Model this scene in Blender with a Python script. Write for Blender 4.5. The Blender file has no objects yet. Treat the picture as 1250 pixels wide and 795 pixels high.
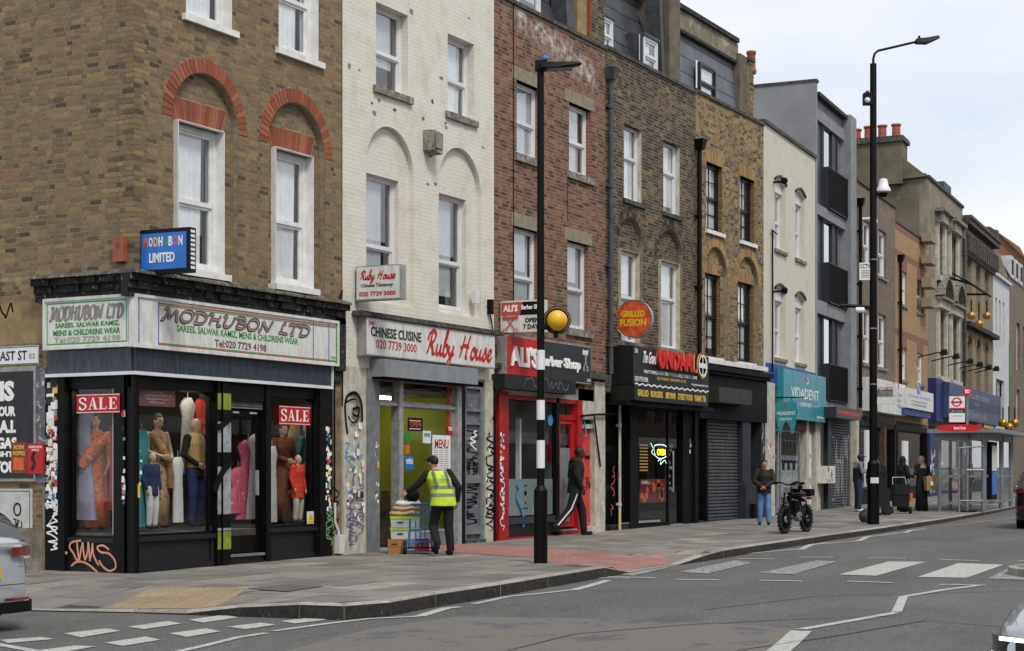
import bpy, math, random
from mathutils import Vector, Matrix
from mathutils.geometry import tessellate_polygon
random.seed(7)
PI = math.pi
SC = bpy.context.scene
COL = SC.collection
# ------------------------------------------------------------------ camera
FPX, CXP, HYP = 2079., 625., 578.
TH = math.atan(1145 / 2079)
CT, ST = math.cos(TH), math.sin(TH)
_z0 = 24.68; _x0 = (163 - CXP) / FPX * _z0
CAM = (-(_x0 * ST + _z0 * CT), -(-_x0 * CT + _z0 * ST), 1.45)
GX = .0095                                    # the street climbs gently
def G(x, y=0): return GX * x
cd = bpy.data.cameras.new('camera'); cam = bpy.data.objects.new('camera', cd); COL.objects.link(cam)
cd.sensor_width = 36; cd.lens = FPX / 1250 * 36; cd.shift_y = (HYP - 397.5) / 1250
cd.clip_start = .1; cd.clip_end = 2000
cam.location = CAM; cam.rotation_euler = (PI / 2, 0, math.atan2(ST, CT) - PI / 2)
SC.camera = cam
# ------------------------------------------------------------------ world: overcast
wd = bpy.data.worlds.new('World'); SC.world = wd; wd.use_nodes = True
N, L = wd.node_tree.nodes, wd.node_tree.links
bg = N['Background']; bg.inputs['Strength'].default_value = .1
sky = N.new('ShaderNodeTexSky'); sky.sky_type = 'NISHITA'; sky.sun_disc = False
SUN_EL, SUN_AZ = math.radians(52), math.radians(215)
sky.sun_elevation = SUN_EL; sky.sun_rotation = SUN_AZ
tc = N.new('ShaderNodeTexCoord'); mp = N.new('ShaderNodeMapping'); mp.inputs['Scale'].default_value = (1, 1, 2.6)
n1 = N.new('ShaderNodeTexNoise'); n1.inputs['Scale'].default_value = 3.2; n1.inputs['Detail'].default_value = 7; n1.inputs['Roughness'].default_value = .5
cr = N.new('ShaderNodeValToRGB')
cr.color_ramp.elements[0].position = .36; cr.color_ramp.elements[0].color = (4.75, 5.15, 5.85, 1)
cr.color_ramp.elements[1].position = .62; cr.color_ramp.elements[1].color = (6.3, 6.4, 6.65, 1)
mx = N.new('ShaderNodeMix'); mx.data_type = 'RGBA'; mx.inputs['Factor'].default_value = .93
L.new(tc.outputs['Generated'], mp.inputs['Vector']); L.new(mp.outputs['Vector'], n1.inputs['Vector'])
L.new(n1.outputs['Fac'], cr.inputs['Fac']); L.new(sky.outputs['Color'], mx.inputs['A']); L.new(cr.outputs['Color'], mx.inputs['B'])
L.new(mx.outputs['Result'], bg.inputs['Color'])
sl = bpy.data.lights.new('sun', 'SUN'); sl.energy = 1.5; sl.angle = math.radians(14); sl.color = (1, .96, .9)
so = bpy.data.objects.new('sun', sl); COL.objects.link(so)
_sd = Vector((math.sin(SUN_AZ) * math.cos(SUN_EL), math.cos(SUN_AZ) * math.cos(SUN_EL), math.sin(SUN_EL)))
so.rotation_euler = _sd.to_track_quat('Z', 'Y').to_euler(); so.location = (0, -20, 40)
SC.view_settings.view_transform = 'Standard'; SC.view_settings.look = 'None'
SC.view_settings.exposure = 0.68; SC.view_settings.gamma = 1
try:
    SC.cycles.use_denoising = True; SC.cycles.max_bounces = 8; SC.cycles.transparent_max_bounces = 12
    SC.cycles.sample_clamp_indirect = 4
except Exception: pass
# ------------------------------------------------------------------ measuring helpers
def ray(px, py):
    a = (px - CXP) / FPX; b = (HYP - py) / FPX
    return Vector((CT + a * ST, ST - a * CT, b))
def rdf(x): return -.175 + .002 * min(x, 48)
def gnd(px, py, dz=0):
    r = ray(px, py); d = -.13 if dz else 0
    for _ in range(6 if dz else 1):
        t = (GX * CAM[0] + d - CAM[2]) / (r.z - GX * r.x)
        if dz: d = rdf(CAM[0] + t * r.x)
    return Vector((CAM[0] + t * r.x, CAM[1] + t * r.y, CAM[2] + t * r.z))
class Fr:
    """a vertical frame: local x along the wall to the right, local y into the wall, z up"""
    def __init__(s, ox, oy, ang, oz=0):
        s.o = Vector((ox, oy, oz)); s.a = ang; s.c, s.s = math.cos(ang), math.sin(ang)
        s.M = Matrix.Translation(s.o) @ Matrix.Rotation(ang, 4, 'Z')
    def at(s, px, py, y=0):
        r = ray(px, py); ox, oy = s.o.x - s.s * y, s.o.y + s.c * y
        t = ((ox - CAM[0]) * -s.s + (oy - CAM[1]) * s.c) / (r.x * -s.s + r.y * s.c)
        X = (CAM[0] + t * r.x - ox) * s.c + (CAM[1] + t * r.y - oy) * s.s
        return X, CAM[2] + t * r.z - s.o.z
    def x(s, px, y=0): return s.at(px, HYP, y)[0]
    def z(s, px, py, y=0): return s.at(px, py, y)[1]
    def g(s, x, y=0):
        p = s.M @ Vector((x, y, 0)); return G(p.x, p.y) - s.o.z
    def sub(s, x, y=0, z=0, a=0):
        p = s.M @ Vector((x, y, z)); return Fr(p.x, p.y, s.a + a, p.z)
FA = Fr(0, 0, 0)
FS = Fr(0, 0, -PI / 2)                          # side wall of the corner house, x negative going back
FB = Fr(FA.x(932), 0, math.radians(5.08))
W = {}                                          # world matrices
def link(o, parent, M):
    COL.objects.link(o); W[o] = M
    if parent is not None:
        o.parent = parent; o.matrix_local = W[parent].inverted() @ M
    else: o.matrix_world = M
    return o
def tag(o, label=None, cat=None, group=None, kind=None):
    if label: o['label'] = label
    if cat: o['category'] = cat
    if group: o['group'] = group
    if kind: o['kind'] = kind
    return o
def thing(name, F, label, cat, group=None, x=0, y=0, z=0, a=0):
    f = F.sub(x, y, z, a); o = bpy.data.objects.new(name, None); o.empty_display_size = .2
    link(o, None, f.M); tag(o, label, cat, group); return o, f
class MB:
    def __init__(s): s.v = []; s.f = []
    def add(s, vs, fs):
        n = len(s.v); s.v += [tuple(p) for p in vs]; s.f += [tuple(i + n for i in q) for q in fs]; return s
    def box(s, x0, x1, y0, y1, z0, z1):
        if x0 > x1: x0, x1 = x1, x0
        if y0 > y1: y0, y1 = y1, y0
        if z0 > z1: z0, z1 = z1, z0
        return s.add([(x0,y0,z0),(x1,y0,z0),(x1,y1,z0),(x0,y1,z0),(x0,y0,z1),(x1,y0,z1),(x1,y1,z1),(x0,y1,z1)],
                     [(0,3,2,1),(4,5,6,7),(0,1,5,4),(1,2,6,5),(2,3,7,6),(3,0,4,7)])
    def cbox(s, c, d, R=None):
        vs = [Vector((sx*d[0]/2, sy*d[1]/2, sz*d[2]/2)) for sz in (-1,1) for sy in (-1,1) for sx in (-1,1)]
        if R: vs = [R @ v for v in vs]
        c = Vector(c); return s.add([v + c for v in vs], [(0,2,3,1),(4,5,7,6),(0,1,5,4),(2,6,7,3),(0,4,6,2),(1,3,7,5)])
    def brick(s, x0, x1, yf, yb, z0, z1):       # front face and four edges
        return s.add([(x0,yf,z0),(x1,yf,z0),(x1,yf,z1),(x0,yf,z1),(x0,yb,z0),(x1,yb,z0),(x1,yb,z1),(x0,yb,z1)],
                     [(0,1,2,3),(1,5,6,2),(5,4,7,6)[:0] or (4,0,3,7),(3,2,6,7),(4,5,1,0)])
    def prism(s, pts, y0, y1):                  # outline in xz (ccw), extruded in y
        n = len(pts); vs = [(p[0], y0, p[1]) for p in pts] + [(p[0], y1, p[1]) for p in pts]
        return s.add(vs, [tuple(range(n)), tuple(range(2*n-1, n-1, -1))] + [((i+1)%n, i, i+n, (i+1)%n+n) for i in range(n)])
    def slab(s, pts, z0, z1):                   # outline in xy, extruded in z
        n = len(pts); vs = [(p[0], p[1], z0) for p in pts] + [(p[0], p[1], z1) for p in pts]
        return s.add(vs, [tuple(range(n-1, -1, -1)), tuple(range(n, 2*n))] + [(i, (i+1)%n, (i+1)%n+n, i+n) for i in range(n)])
    def cyl(s, p0, p1, r0, r1=None, n=10, cap=True):
        return s.tube([p0, p1], [r0, r0 if r1 is None else r1], n, cap)
    def tube(s, pts, r, n=8, cap=True):
        pts = [Vector(p) for p in pts]; m = len(pts)
        if not isinstance(r, (list, tuple)): r = [r] * m
        T = [(pts[min(i+1, m-1)] - pts[max(i-1, 0)]).normalized() for i in range(m)]
        a = Vector((0, 0, 1)) if abs(T[0].z) < .9 else Vector((1, 0, 0))
        u = T[0].cross(a).normalized(); vs = []; fs = []
        for i in range(m):
            u = (u - T[i] * u.dot(T[i])).normalized(); w = T[i].cross(u)
            for k in range(n):
                t = 2*PI*k/n; vs.append(pts[i] + (u*math.cos(t) + w*math.sin(t)) * r[i])
        for i in range(m-1):
            for k in range(n): fs.append((i*n+k, i*n+(k+1)%n, (i+1)*n+(k+1)%n, (i+1)*n+k))
        if cap: fs += [tuple(range(n-1, -1, -1)), tuple(range((m-1)*n, m*n))]
        return s.add(vs, fs)
    def lathe(s, prof, c=(0,0,0), n=16, axis='z'):
        vs = []; fs = []; m = len(prof)
        for r, h in prof:
            for k in range(n):
                t = 2*PI*k/n; a, b = r*math.cos(t), r*math.sin(t)
                p = (a, b, h) if axis == 'z' else ((a, h, b) if axis == 'y' else (h, a, b))
                vs.append((p[0]+c[0], p[1]+c[1], p[2]+c[2]))
        for i in range(m-1):
            for k in range(n): fs.append((i*n+k, i*n+(k+1)%n, (i+1)*n+(k+1)%n, (i+1)*n+k))
        fs += [tuple(range(n-1, -1, -1)), tuple(range((m-1)*n, m*n))]
        return s.add(vs, fs)
    def ball(s, c, r, n=12, m=8, R=None):
        if not isinstance(r, (list, tuple)): r = (r, r, r)
        vs = []; fs = []
        for i in range(m+1):
            ph = -PI/2 + PI*i/m
            for k in range(n):
                t = 2*PI*k/n; v = Vector((math.cos(t)*math.cos(ph)*r[0], math.sin(t)*math.cos(ph)*r[1], math.sin(ph)*r[2]))
                if R: v = R @ v
                vs.append(v + Vector(c))
        for i in range(m):
            for k in range(n): fs.append((i*n+k, i*n+(k+1)%n, (i+1)*n+(k+1)%n, (i+1)*n+k))
        return s.add(vs, fs)
    def holed(s, outer, holes, y0, y1):         # slab in xz with holes, both faces and every rim
        loops = [outer] + holes
        tris = tessellate_polygon([[Vector((p[0], p[1], 0)) for p in lp] for lp in loops])
        flat = [p for lp in loops for p in lp]; n = len(flat)
        vs = [(p[0], y0, p[1]) for p in flat] + [(p[0], y1, p[1]) for p in flat]; fs = []
        for a, b, c in tris:
            A, B, C = flat[a], flat[b], flat[c]
            ccw = (B[0]-A[0])*(C[1]-A[1]) - (B[1]-A[1])*(C[0]-A[0]) > 0
            fs.append((a, b, c) if ccw else (c, b, a)); fs.append((c+n, b+n, a+n) if ccw else (a+n, b+n, c+n))
        k = 0
        for lp in loops:
            m = len(lp)
            for i in range(m): fs.append((k+(i+1)%m, k+i, k+i+n, k+(i+1)%m+n))
            k += m
        return s.add(vs, fs)
    def wavy(s, x0, x1, y, z0, z1, amp=.03, per=.12, n=None, seed=0, taper=0):
        n = n or max(6, int((x1-x0)/.03)); vs = []; fs = []
        for j in range(4):
            t = j/3
            for i in range(n+1):
                x = x0+(x1-x0)*i/n; q = x*2*PI/per+seed+math.sin(x*9+seed)*1.3
                xx = x + taper*(1-t)*(x-(x0+x1)/2)
                vs.append((xx, y+amp*math.sin(q)*(1-.5*t), z0+(z1-z0)*t))
        for j in range(3):
            for i in range(n): a = j*(n+1)+i; fs.append((a, a+1, a+n+2, a+n+1))
        return s.add(vs, fs)
    def make(s, name, mat, parent=None, F=None, smooth=False, kind=None, label=None):
        me = bpy.data.meshes.new(name); me.from_pydata(s.v, [], s.f); me.update()
        me.materials.append(mat if not isinstance(mat, str) else M_[mat])
        if smooth: me.polygons.foreach_set('use_smooth', [True]*len(me.polygons))
        o = bpy.data.objects.new(name, me)
        M = F.M if F is not None else (W[parent] if parent is not None else Matrix.Identity(4))
        link(o, parent, M); tag(o, label, kind=kind)
        if smooth == 2:
            try:
                me.shade_auto_smooth
            except Exception: pass
        return o
def auto(o, ang=35):                            # smooth but keep creases
    import bmesh
    me = o.data; bm = bmesh.new(); bm.from_mesh(me)
    for e in bm.edges:
        if len(e.link_faces) == 2: e.smooth = e.calc_face_angle(0) < math.radians(ang)
    for p in bm.faces: p.smooth = True
    bm.to_mesh(me); bm.free(); return o
# ------------------------------------------------------------------ materials
M_ = {}
def lin(c):
    if isinstance(c, str):
        c = [int(c[i:i+2], 16)/255 for i in (0, 2, 4)]
        c = [x/12.92 if x <= .04045 else ((x+.055)/1.055)**2.4 for x in c]
    return (c[0], c[1], c[2], 1)
def mat(name, c, c2=None, rough=.7, scale=3, metal=0, bump=0, bscale=60, spec=None, streak=0, c3=None, c3pos=.62, c3scale=8, emit=0, coat=0, detail=6, amount=1):
    m = bpy.data.materials.new(name); m.use_nodes = True; M_[name] = m
    N, L = m.node_tree.nodes, m.node_tree.links; b = N['Principled BSDF']
    b.inputs['Base Color'].default_value = lin(c); b.inputs['Roughness'].default_value = rough; b.inputs['Metallic'].default_value = metal
    if spec is not None: b.inputs['Specular IOR Level'].default_value = spec
    if coat: b.inputs['Coat Weight'].default_value = coat; b.inputs['Coat Roughness'].default_value = .05
    if c2 is not None or bump or c3 is not None:
        tc = N.new('ShaderNodeTexCoord'); vec = tc.outputs['Object']
        if streak:
            mp = N.new('ShaderNodeMapping'); mp.inputs['Scale'].default_value = (streak, streak, 1); L.new(vec, mp.inputs['Vector']); svec = mp.outputs['Vector']
        else: svec = vec
    out = None
    if c2 is not None:
        n = N.new('ShaderNodeTexNoise'); n.inputs['Scale'].default_value = scale; n.inputs['Detail'].default_value = detail; n.inputs['Roughness'].default_value = .62
        L.new(svec, n.inputs['Vector']); r = N.new('ShaderNodeValToRGB')
        r.color_ramp.elements[0].position = .36; r.color_ramp.elements[1].position = .66
        r.color_ramp.elements[0].color = lin(c2); r.color_ramp.elements[1].color = lin(c); L.new(n.outputs['Fac'], r.inputs['Fac']); out = r.outputs['Color']
        mr = N.new('ShaderNodeMapRange'); mr.inputs['To Min'].default_value = min(1, rough+.12); mr.inputs['To Max'].default_value = max(.05, rough-.1)
        L.new(n.outputs['Fac'], mr.inputs['Value']); L.new(mr.outputs['Result'], b.inputs['Roughness'])
    if c3 is not None:
        n = N.new('ShaderNodeTexNoise'); n.inputs['Scale'].default_value = c3scale; n.inputs['Detail'].default_value = 9; n.inputs['Roughness'].default_value = .7
        L.new(svec, n.inputs['Vector']); r = N.new('ShaderNodeValToRGB'); r.color_ramp.elements[0].position = c3pos; r.color_ramp.elements[1].position = c3pos+.05
        r.color_ramp.elements[0].color = (0,0,0,1); r.color_ramp.elements[1].color = (1,1,1,1); L.new(n.outputs['Fac'], r.inputs['Fac'])
        x = N.new('ShaderNodeMix'); x.data_type = 'RGBA'; L.new(r.outputs['Color'], x.inputs['Factor'])
        if out: L.new(out, x.inputs['A'])
        else: x.inputs['A'].default_value = lin(c)
        x.inputs['B'].default_value = lin(c3); out = x.outputs['Result']
    if out: L.new(out, b.inputs['Base Color'])
    if bump:
        n = N.new('ShaderNodeTexNoise'); n.inputs['Scale'].default_value = bscale; n.inputs['Detail'].default_value = 4; L.new(vec, n.inputs['Vector'])
        bp = N.new('ShaderNodeBump'); bp.inputs['Strength'].default_value = bump; bp.inputs['Distance'].default_value = .01
        L.new(n.outputs['Fac'], bp.inputs['Height']); L.new(bp.outputs['Normal'], b.inputs['Normal'])
    if emit:
        b.inputs['Emission Color'].default_value = lin(c); b.inputs['Emission Strength'].default_value = emit
    return m
def pieces(name, cols, rough=.85, bump=.5, grime=None, gscale=1.2, jitter=.25, stain=None):
    """every brick or slab (island) takes its own colour from the ramp; soot lies over them in patches"""
    m = bpy.data.materials.new(name); m.use_nodes = True; M_[name] = m
    N, L = m.node_tree.nodes, m.node_tree.links; b = N['Principled BSDF']; b.inputs['Roughness'].default_value = rough
    g = N.new('ShaderNodeNewGeometry'); oi = N.new('ShaderNodeObjectInfo'); ad = N.new('ShaderNodeMath'); ad.operation = 'ADD'
    L.new(g.outputs['Random Per Island'], ad.inputs[0]); L.new(oi.outputs['Random'], ad.inputs[1]); fr = N.new('ShaderNodeMath'); fr.operation = 'FRACT'; L.new(ad.outputs[0], fr.inputs[0])
    r = N.new('ShaderNodeValToRGB'); e = r.color_ramp.elements; tot = sum(w for _, w in cols); p = 0
    r.color_ramp.interpolation = 'CONSTANT'
    e[0].position = 0; e[0].color = lin(cols[0][0]); e[1].position = 1-cols[-1][1]/tot; e[1].color = lin(cols[-1][0])
    for i, (c, w) in enumerate(cols):
        if 0 < i < len(cols)-1: q = e.new(p/tot); q.color = lin(c)
        p += w
    L.new(fr.outputs[0], r.inputs['Fac'])
    tc = N.new('ShaderNodeTexCoord'); n = N.new('ShaderNodeTexNoise'); n.inputs['Scale'].default_value = 22; n.inputs['Detail'].default_value = 6; n.inputs['Roughness'].default_value = .7
    L.new(g.outputs['Position'], n.inputs['Vector'])
    mr = N.new('ShaderNodeMapRange'); mr.inputs['From Min'].default_value = .3; mr.inputs['From Max'].default_value = .7; mr.inputs['To Min'].default_value = 1-jitter; mr.inputs['To Max'].default_value = 1+jitter; L.new(n.outputs['Fac'], mr.inputs['Value'])
    x = N.new('ShaderNodeMix'); x.data_type = 'RGBA'; x.blend_type = 'MULTIPLY'; x.inputs['Factor'].default_value = 1
    L.new(r.outputs['Color'], x.inputs['A']); L.new(mr.outputs['Result'], x.inputs['B']); out = x.outputs['Result']
    if grime:
        n2 = N.new('ShaderNodeTexNoise'); n2.inputs['Scale'].default_value = gscale; n2.inputs['Detail'].default_value = 8; n2.inputs['Roughness'].default_value = .65
        L.new(g.outputs['Position'], n2.inputs['Vector']); r2 = N.new('ShaderNodeValToRGB'); r2.color_ramp.elements[0].position = .42; r2.color_ramp.elements[1].position = .7
        r2.color_ramp.elements[1].color = (grime[1],)*3+(1,); L.new(n2.outputs['Fac'], r2.inputs['Fac'])
        x2 = N.new('ShaderNodeMix'); x2.data_type = 'RGBA'; L.new(r2.outputs['Color'], x2.inputs['Factor']); L.new(out, x2.inputs['A']); x2.inputs['B'].default_value = lin(grime[0]); out = x2.outputs['Result']
    if stain:                                   # a bloom of salt along a line in object space: (x0,z0,x1,z1,width,colour)
        x0, z0, x1, z1, w, c = stain
        sp = N.new('ShaderNodeSeparateXYZ'); L.new(tc.outputs['Object'], sp.inputs[0])
        a = N.new('ShaderNodeMath'); a.operation = 'MULTIPLY_ADD'; a.inputs[1].default_value = -(z1-z0)/(x1-x0); a.inputs[2].default_value = -z0 + x0*(z1-z0)/(x1-x0); L.new(sp.outputs['X'], a.inputs[0])
        d = N.new('ShaderNodeMath'); d.operation = 'ADD'; L.new(a.outputs[0], d.inputs[0]); L.new(sp.outputs['Z'], d.inputs[1])
        ab = N.new('ShaderNodeMath'); ab.operation = 'ABSOLUTE'; L.new(d.outputs[0], ab.inputs[0])
        m1 = N.new('ShaderNodeMapRange'); m1.inputs['From Min'].default_value = w; m1.inputs['From Max'].default_value = 0; L.new(ab.outputs[0], m1.inputs['Value'])
        cxm = N.new('ShaderNodeMapRange'); xm = (x0+x1)/2; ax = N.new('ShaderNodeMath'); ax.operation = 'SUBTRACT'; ax.inputs[1].default_value = xm; L.new(sp.outputs['X'], ax.inputs[0])
        ax2 = N.new('ShaderNodeMath'); ax2.operation = 'ABSOLUTE'; L.new(ax.outputs[0], ax2.inputs[0]); cxm.inputs['From Min'].default_value = (x1-x0)/2; cxm.inputs['From Max'].default_value = (x1-x0)/2-.5; L.new(ax2.outputs[0], cxm.inputs['Value'])
        n3 = N.new('ShaderNodeTexNoise'); n3.inputs['Scale'].default_value = 5; n3.inputs['Detail'].default_value = 8; L.new(tc.outputs['Object'], n3.inputs['Vector'])
        m3 = N.new('ShaderNodeMapRange'); m3.inputs['From Min'].default_value = .42; m3.inputs['From Max'].default_value = .62; L.new(n3.outputs['Fac'], m3.inputs['Value'])
        p1 = N.new('ShaderNodeMath'); p1.operation = 'MULTIPLY'; L.new(m1.outputs[0], p1.inputs[0]); L.new(cxm.outputs[0], p1.inputs[1])
        p2 = N.new('ShaderNodeMath'); p2.operation = 'MULTIPLY'; L.new(p1.outputs[0], p2.inputs[0]); L.new(m3.outputs[0], p2.inputs[1])
        x3 = N.new('ShaderNodeMix'); x3.data_type = 'RGBA'; L.new(p2.outputs[0], x3.inputs['Factor']); L.new(out, x3.inputs['A']); x3.inputs['B'].default_value = lin(c); out = x3.outputs['Result']
    L.new(out, b.inputs['Base Color'])
    if bump:
        bp = N.new('ShaderNodeBump'); bp.inputs['Strength'].default_value = bump; bp.inputs['Distance'].default_value = .01; L.new(n.outputs['Fac'], bp.inputs['Height']); L.new(bp.outputs['Normal'], b.inputs['Normal'])
    return m
def brickmat(name, a, b2, mortar, bw=.225, bh=.075, bias=0, dirt=None, dpos=.55):
    m = bpy.data.materials.new(name); m.use_nodes = True; M_[name] = m
    N, L = m.node_tree.nodes, m.node_tree.links; b = N['Principled BSDF']; b.inputs['Roughness'].default_value = .85
    tc = N.new('ShaderNodeTexCoord'); sp = N.new('ShaderNodeSeparateXYZ'); L.new(tc.outputs['Object'], sp.inputs[0])
    ad = N.new('ShaderNodeMath'); L.new(sp.outputs['X'], ad.inputs[0]); L.new(sp.outputs['Y'], ad.inputs[1]); cb = N.new('ShaderNodeCombineXYZ'); L.new(ad.outputs[0], cb.inputs[0]); L.new(sp.outputs['Z'], cb.inputs[1])
    t = N.new('ShaderNodeTexBrick'); t.inputs['Scale'].default_value = 1; t.inputs['Brick Width'].default_value = bw; t.inputs['Row Height'].default_value = bh; t.inputs['Mortar Size'].default_value = .008
    t.inputs['Color1'].default_value = lin(a); t.inputs['Color2'].default_value = lin(b2); t.inputs['Mortar'].default_value = lin(mortar); t.inputs['Bias'].default_value = bias; L.new(cb.outputs[0], t.inputs['Vector'])
    out = t.outputs['Color']
    n = N.new('ShaderNodeTexNoise'); n.inputs['Scale'].default_value = 1.7; n.inputs['Detail'].default_value = 8; n.inputs['Roughness'].default_value = .7; L.new(tc.outputs['Object'], n.inputs['Vector'])
    if dirt:
        r = N.new('ShaderNodeValToRGB'); r.color_ramp.elements[0].position = dpos-.12; r.color_ramp.elements[1].position = dpos+.15; r.color_ramp.elements[1].color = (.75,.75,.75,1); L.new(n.outputs['Fac'], r.inputs['Fac'])
        x = N.new('ShaderNodeMix'); x.data_type = 'RGBA'; L.new(r.outputs['Color'], x.inputs['Factor']); L.new(out, x.inputs['A']); x.inputs['B'].default_value = lin(dirt); out = x.outputs['Result']
    L.new(out, b.inputs['Base Color'])
    bp = N.new('ShaderNodeBump'); bp.inputs['Strength'].default_value = .5; bp.inputs['Distance'].default_value = .008; bp.invert = True; L.new(t.outputs['Fac'], bp.inputs['Height']); L.new(bp.outputs['Normal'], b.inputs['Normal'])
    return m
def glassmat(name, tint=(1, 1, 1), ior=1.5, rough=.0, lo=.06):
    m = bpy.data.materials.new(name); m.use_nodes = True; M_[name] = m
    N, L = m.node_tree.nodes, m.node_tree.links; N.remove(N['Principled BSDF']); o = N['Material Output']
    tr = N.new('ShaderNodeBsdfTransparent'); tr.inputs['Color'].default_value = (*tint, 1); gl = N.new('ShaderNodeBsdfGlossy'); gl.inputs['Roughness'].default_value = rough
    fr = N.new('ShaderNodeFresnel'); ge = N.new('ShaderNodeNewGeometry'); io = N.new('ShaderNodeMath'); io.operation = 'MULTIPLY_ADD'; io.inputs[1].default_value = 1/ior-ior; io.inputs[2].default_value = ior; L.new(ge.outputs['Backfacing'], io.inputs[0]); L.new(io.outputs[0], fr.inputs['IOR'])
    mr = N.new('ShaderNodeMapRange'); mr.inputs['From Max'].default_value = 1/lo; L.new(fr.outputs[0], mr.inputs['Value'])
    x = N.new('ShaderNodeMixShader'); L.new(mr.outputs[0], x.inputs['Fac']); L.new(tr.outputs[0], x.inputs[1]); L.new(gl.outputs[0], x.inputs[2]); L.new(x.outputs[0], o.inputs['Surface'])
    return m
glassmat('glass', (.97, .98, .98), 1.5, .01, 3.0)
glassmat('shop_glass', (.95, .96, .96), 1.45, .0, 1.5)
STOCK = [('3a332c', 1.2), ('5b5042', 2), ('7b6a50', 3), ('8d7a5a', 3), ('a58a5c', 1.6), ('8c5b44', 1.1), ('6a5c4c', 2), ('2c2724', .9)]
pieces('stock_brick', STOCK, grime=('39332b', .55))
pieces('corner_brick', [('5b4d38', .7), ('6c5b44', 2), ('7b684c', 4), ('857052', 4), ('8f784f', 1.3), ('86654c', 1.1), ('74634b', 3), ('4a3f32', .6)], grime=('554838', .3), gscale=.9)
pieces('voussoir', [('7d4431', 1), ('935338', 2), ('884a34', 2), ('9b5f42', 1)], jitter=.18)
mat('mortar_brown', '9a8f78', '776c58', .95, 9, bump=.4)
mat('mortar_grey', '9f9584', '7f7667', .95, 9)
mat('mortar_dark', '9c937f', '756d5c', .95, 9)
pieces('red_brick', [('4a3329', 1), ('744d3b', 2.5), ('815a44', 3), ('8a674e', 2), ('674636', 2), ('42312a', .8)], grime=('4f382d', .35), jitter=.2, stain=(11.2, 10.95, 15.5, 10.2, .42, 'cfc8c0'))
pieces('dark_stock', [('2a2520', 2), ('4d4033', 2), ('6a5943', 2.4), ('79664a', 1.6), ('58493a', 2), ('38302a', 1.5)], grime=('2b2721', .6), gscale=.8)
pieces('yellow_stock', [('655337', 1), ('8d7448', 2.5), ('9c8455', 2.5), ('7e6640', 2), ('54493a', 1.3), ('957b50', 2), ('3c3428', .8)], grime=('3f382c', .55), gscale=.7)
mat('white_render', 'd6d2c6', 'bdb8aa', .85, 2.2, bump=1, bscale=14, c3='77705f', c3pos=.66, c3scale=9, streak=1.2)
mat('white_upvc', 'dddedf', 'cfd0d0', .4, 2)
mat('sash_white', 'e6e6e4', 'd2d1cc', .5, 5)
mat('dark_frame', '1a1a1a', '0f0f10', .4, 8)
mat('net_curtain', 'f0f2f3', 'dfe3e5', .95, 6)
mat('blind_grey', 'c6ccd0', 'b8bec2', .9, 3)
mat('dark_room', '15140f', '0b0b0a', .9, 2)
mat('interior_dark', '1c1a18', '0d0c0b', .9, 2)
mat('stone_sill', '9a948a', '5b564d', .9, 10, bump=.6, c3='2f2b26', c3pos=.6)
mat('concrete_lintel', '948a78', '7b7263', .9, 6, bump=.3)
mat('coping', '5f5b52', '2f2c27', .9, 8, bump=.5)
mat('lead', '4c4f55', '35373b', .6, 5)
mat('slate', '3d4044', '2a2c2f', .6, 7, bump=.2)
mat('slate_light', '686d76', '555a63', .55, 4, bump=.2)
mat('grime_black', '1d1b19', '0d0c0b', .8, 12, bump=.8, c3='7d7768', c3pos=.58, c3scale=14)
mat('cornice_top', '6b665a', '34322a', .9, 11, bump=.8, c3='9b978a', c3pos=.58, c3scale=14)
mat('shop_black', '0a0b0c', '040404', .6, 10, bump=.15, c3='35373b', c3pos=.72, c3scale=11, spec=.2)
mat('panel_black', '15171a', '08090a', .55, 4, streak=5, c3='565a60', c3pos=.72, c3scale=13)
mat('gloss_black', '060606', '030303', .45, 6, spec=.25)
mat('matt_black', '060606', '090909', .75, 8, spec=.2)
mat('fascia_slate', '3f4753', '22272e', .35, 3, streak=6)
mat('alu', 'b5b6b5', '8f9090', .45, 8, metal=.3)
mat('alu_dull', '85878a', '6d6f72', .5, 6, metal=.2)
mat('sign_white', 'ddddd9', 'c3c2bb', .45, 3, streak=3, c3='a9a698', c3pos=.66, c3scale=4)
mat('sign_grey', '9d9c99', '7d7c78', .6, 5)
mat('green_line', '2f9a4d'); mat('sign_green', '1e8a2a', '187a24', .5, 5); mat('maroon', '6c4644', '5a3635', .5, 12)
mat('red_line', 'b5483f'); mat('blue_line', '4c5ca8'); mat('grey_letter', '8f8a86', '716c68', .5, 9); mat('tan_letter', 'a09a88')
mat('red', 'c2161d', 'a81218', .45, 6); mat('red_bright', 'd31a1f', 'bb1319', .4, 5); mat('red_paint', 'b01c1f', '8a1416', .45, 7, bump=.2, c3='3c1213', c3pos=.68, c3scale=9)
mat('red_door', 'd84a46', 'c63c3a', .4, 4); mat('white', 'e6e6e6', 'dadada', .5, 5); mat('white_letter', 'eceae6'); mat('black_letter', '141414')
mat('blue_sign', '1f6fc8', '1b63b6', .35, 3); mat('yellow', 'e3c21f', 'd1b018', .5, 4); mat('gold_letter', 'd3b14a'); mat('orange', 'd8662a', 'c9561f', .6, 9)
mat('teal', '2f8f9b', '24808c', .35, 3, c3='49a8b2', c3pos=.6, c3scale=2); mat('blue_band', '22479a', '1c3c86', .5, 4)
mat('post_black', '040404', '060606', .5, 9, spec=.2)
mat('galv', '9a9da0', '83868a', .45, 10, metal=.5)
mat('rubber', '121212', '1b1b1b', .85, 20)
mat('chrome', 'c9c9c9', rough=.15, metal=1)
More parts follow.
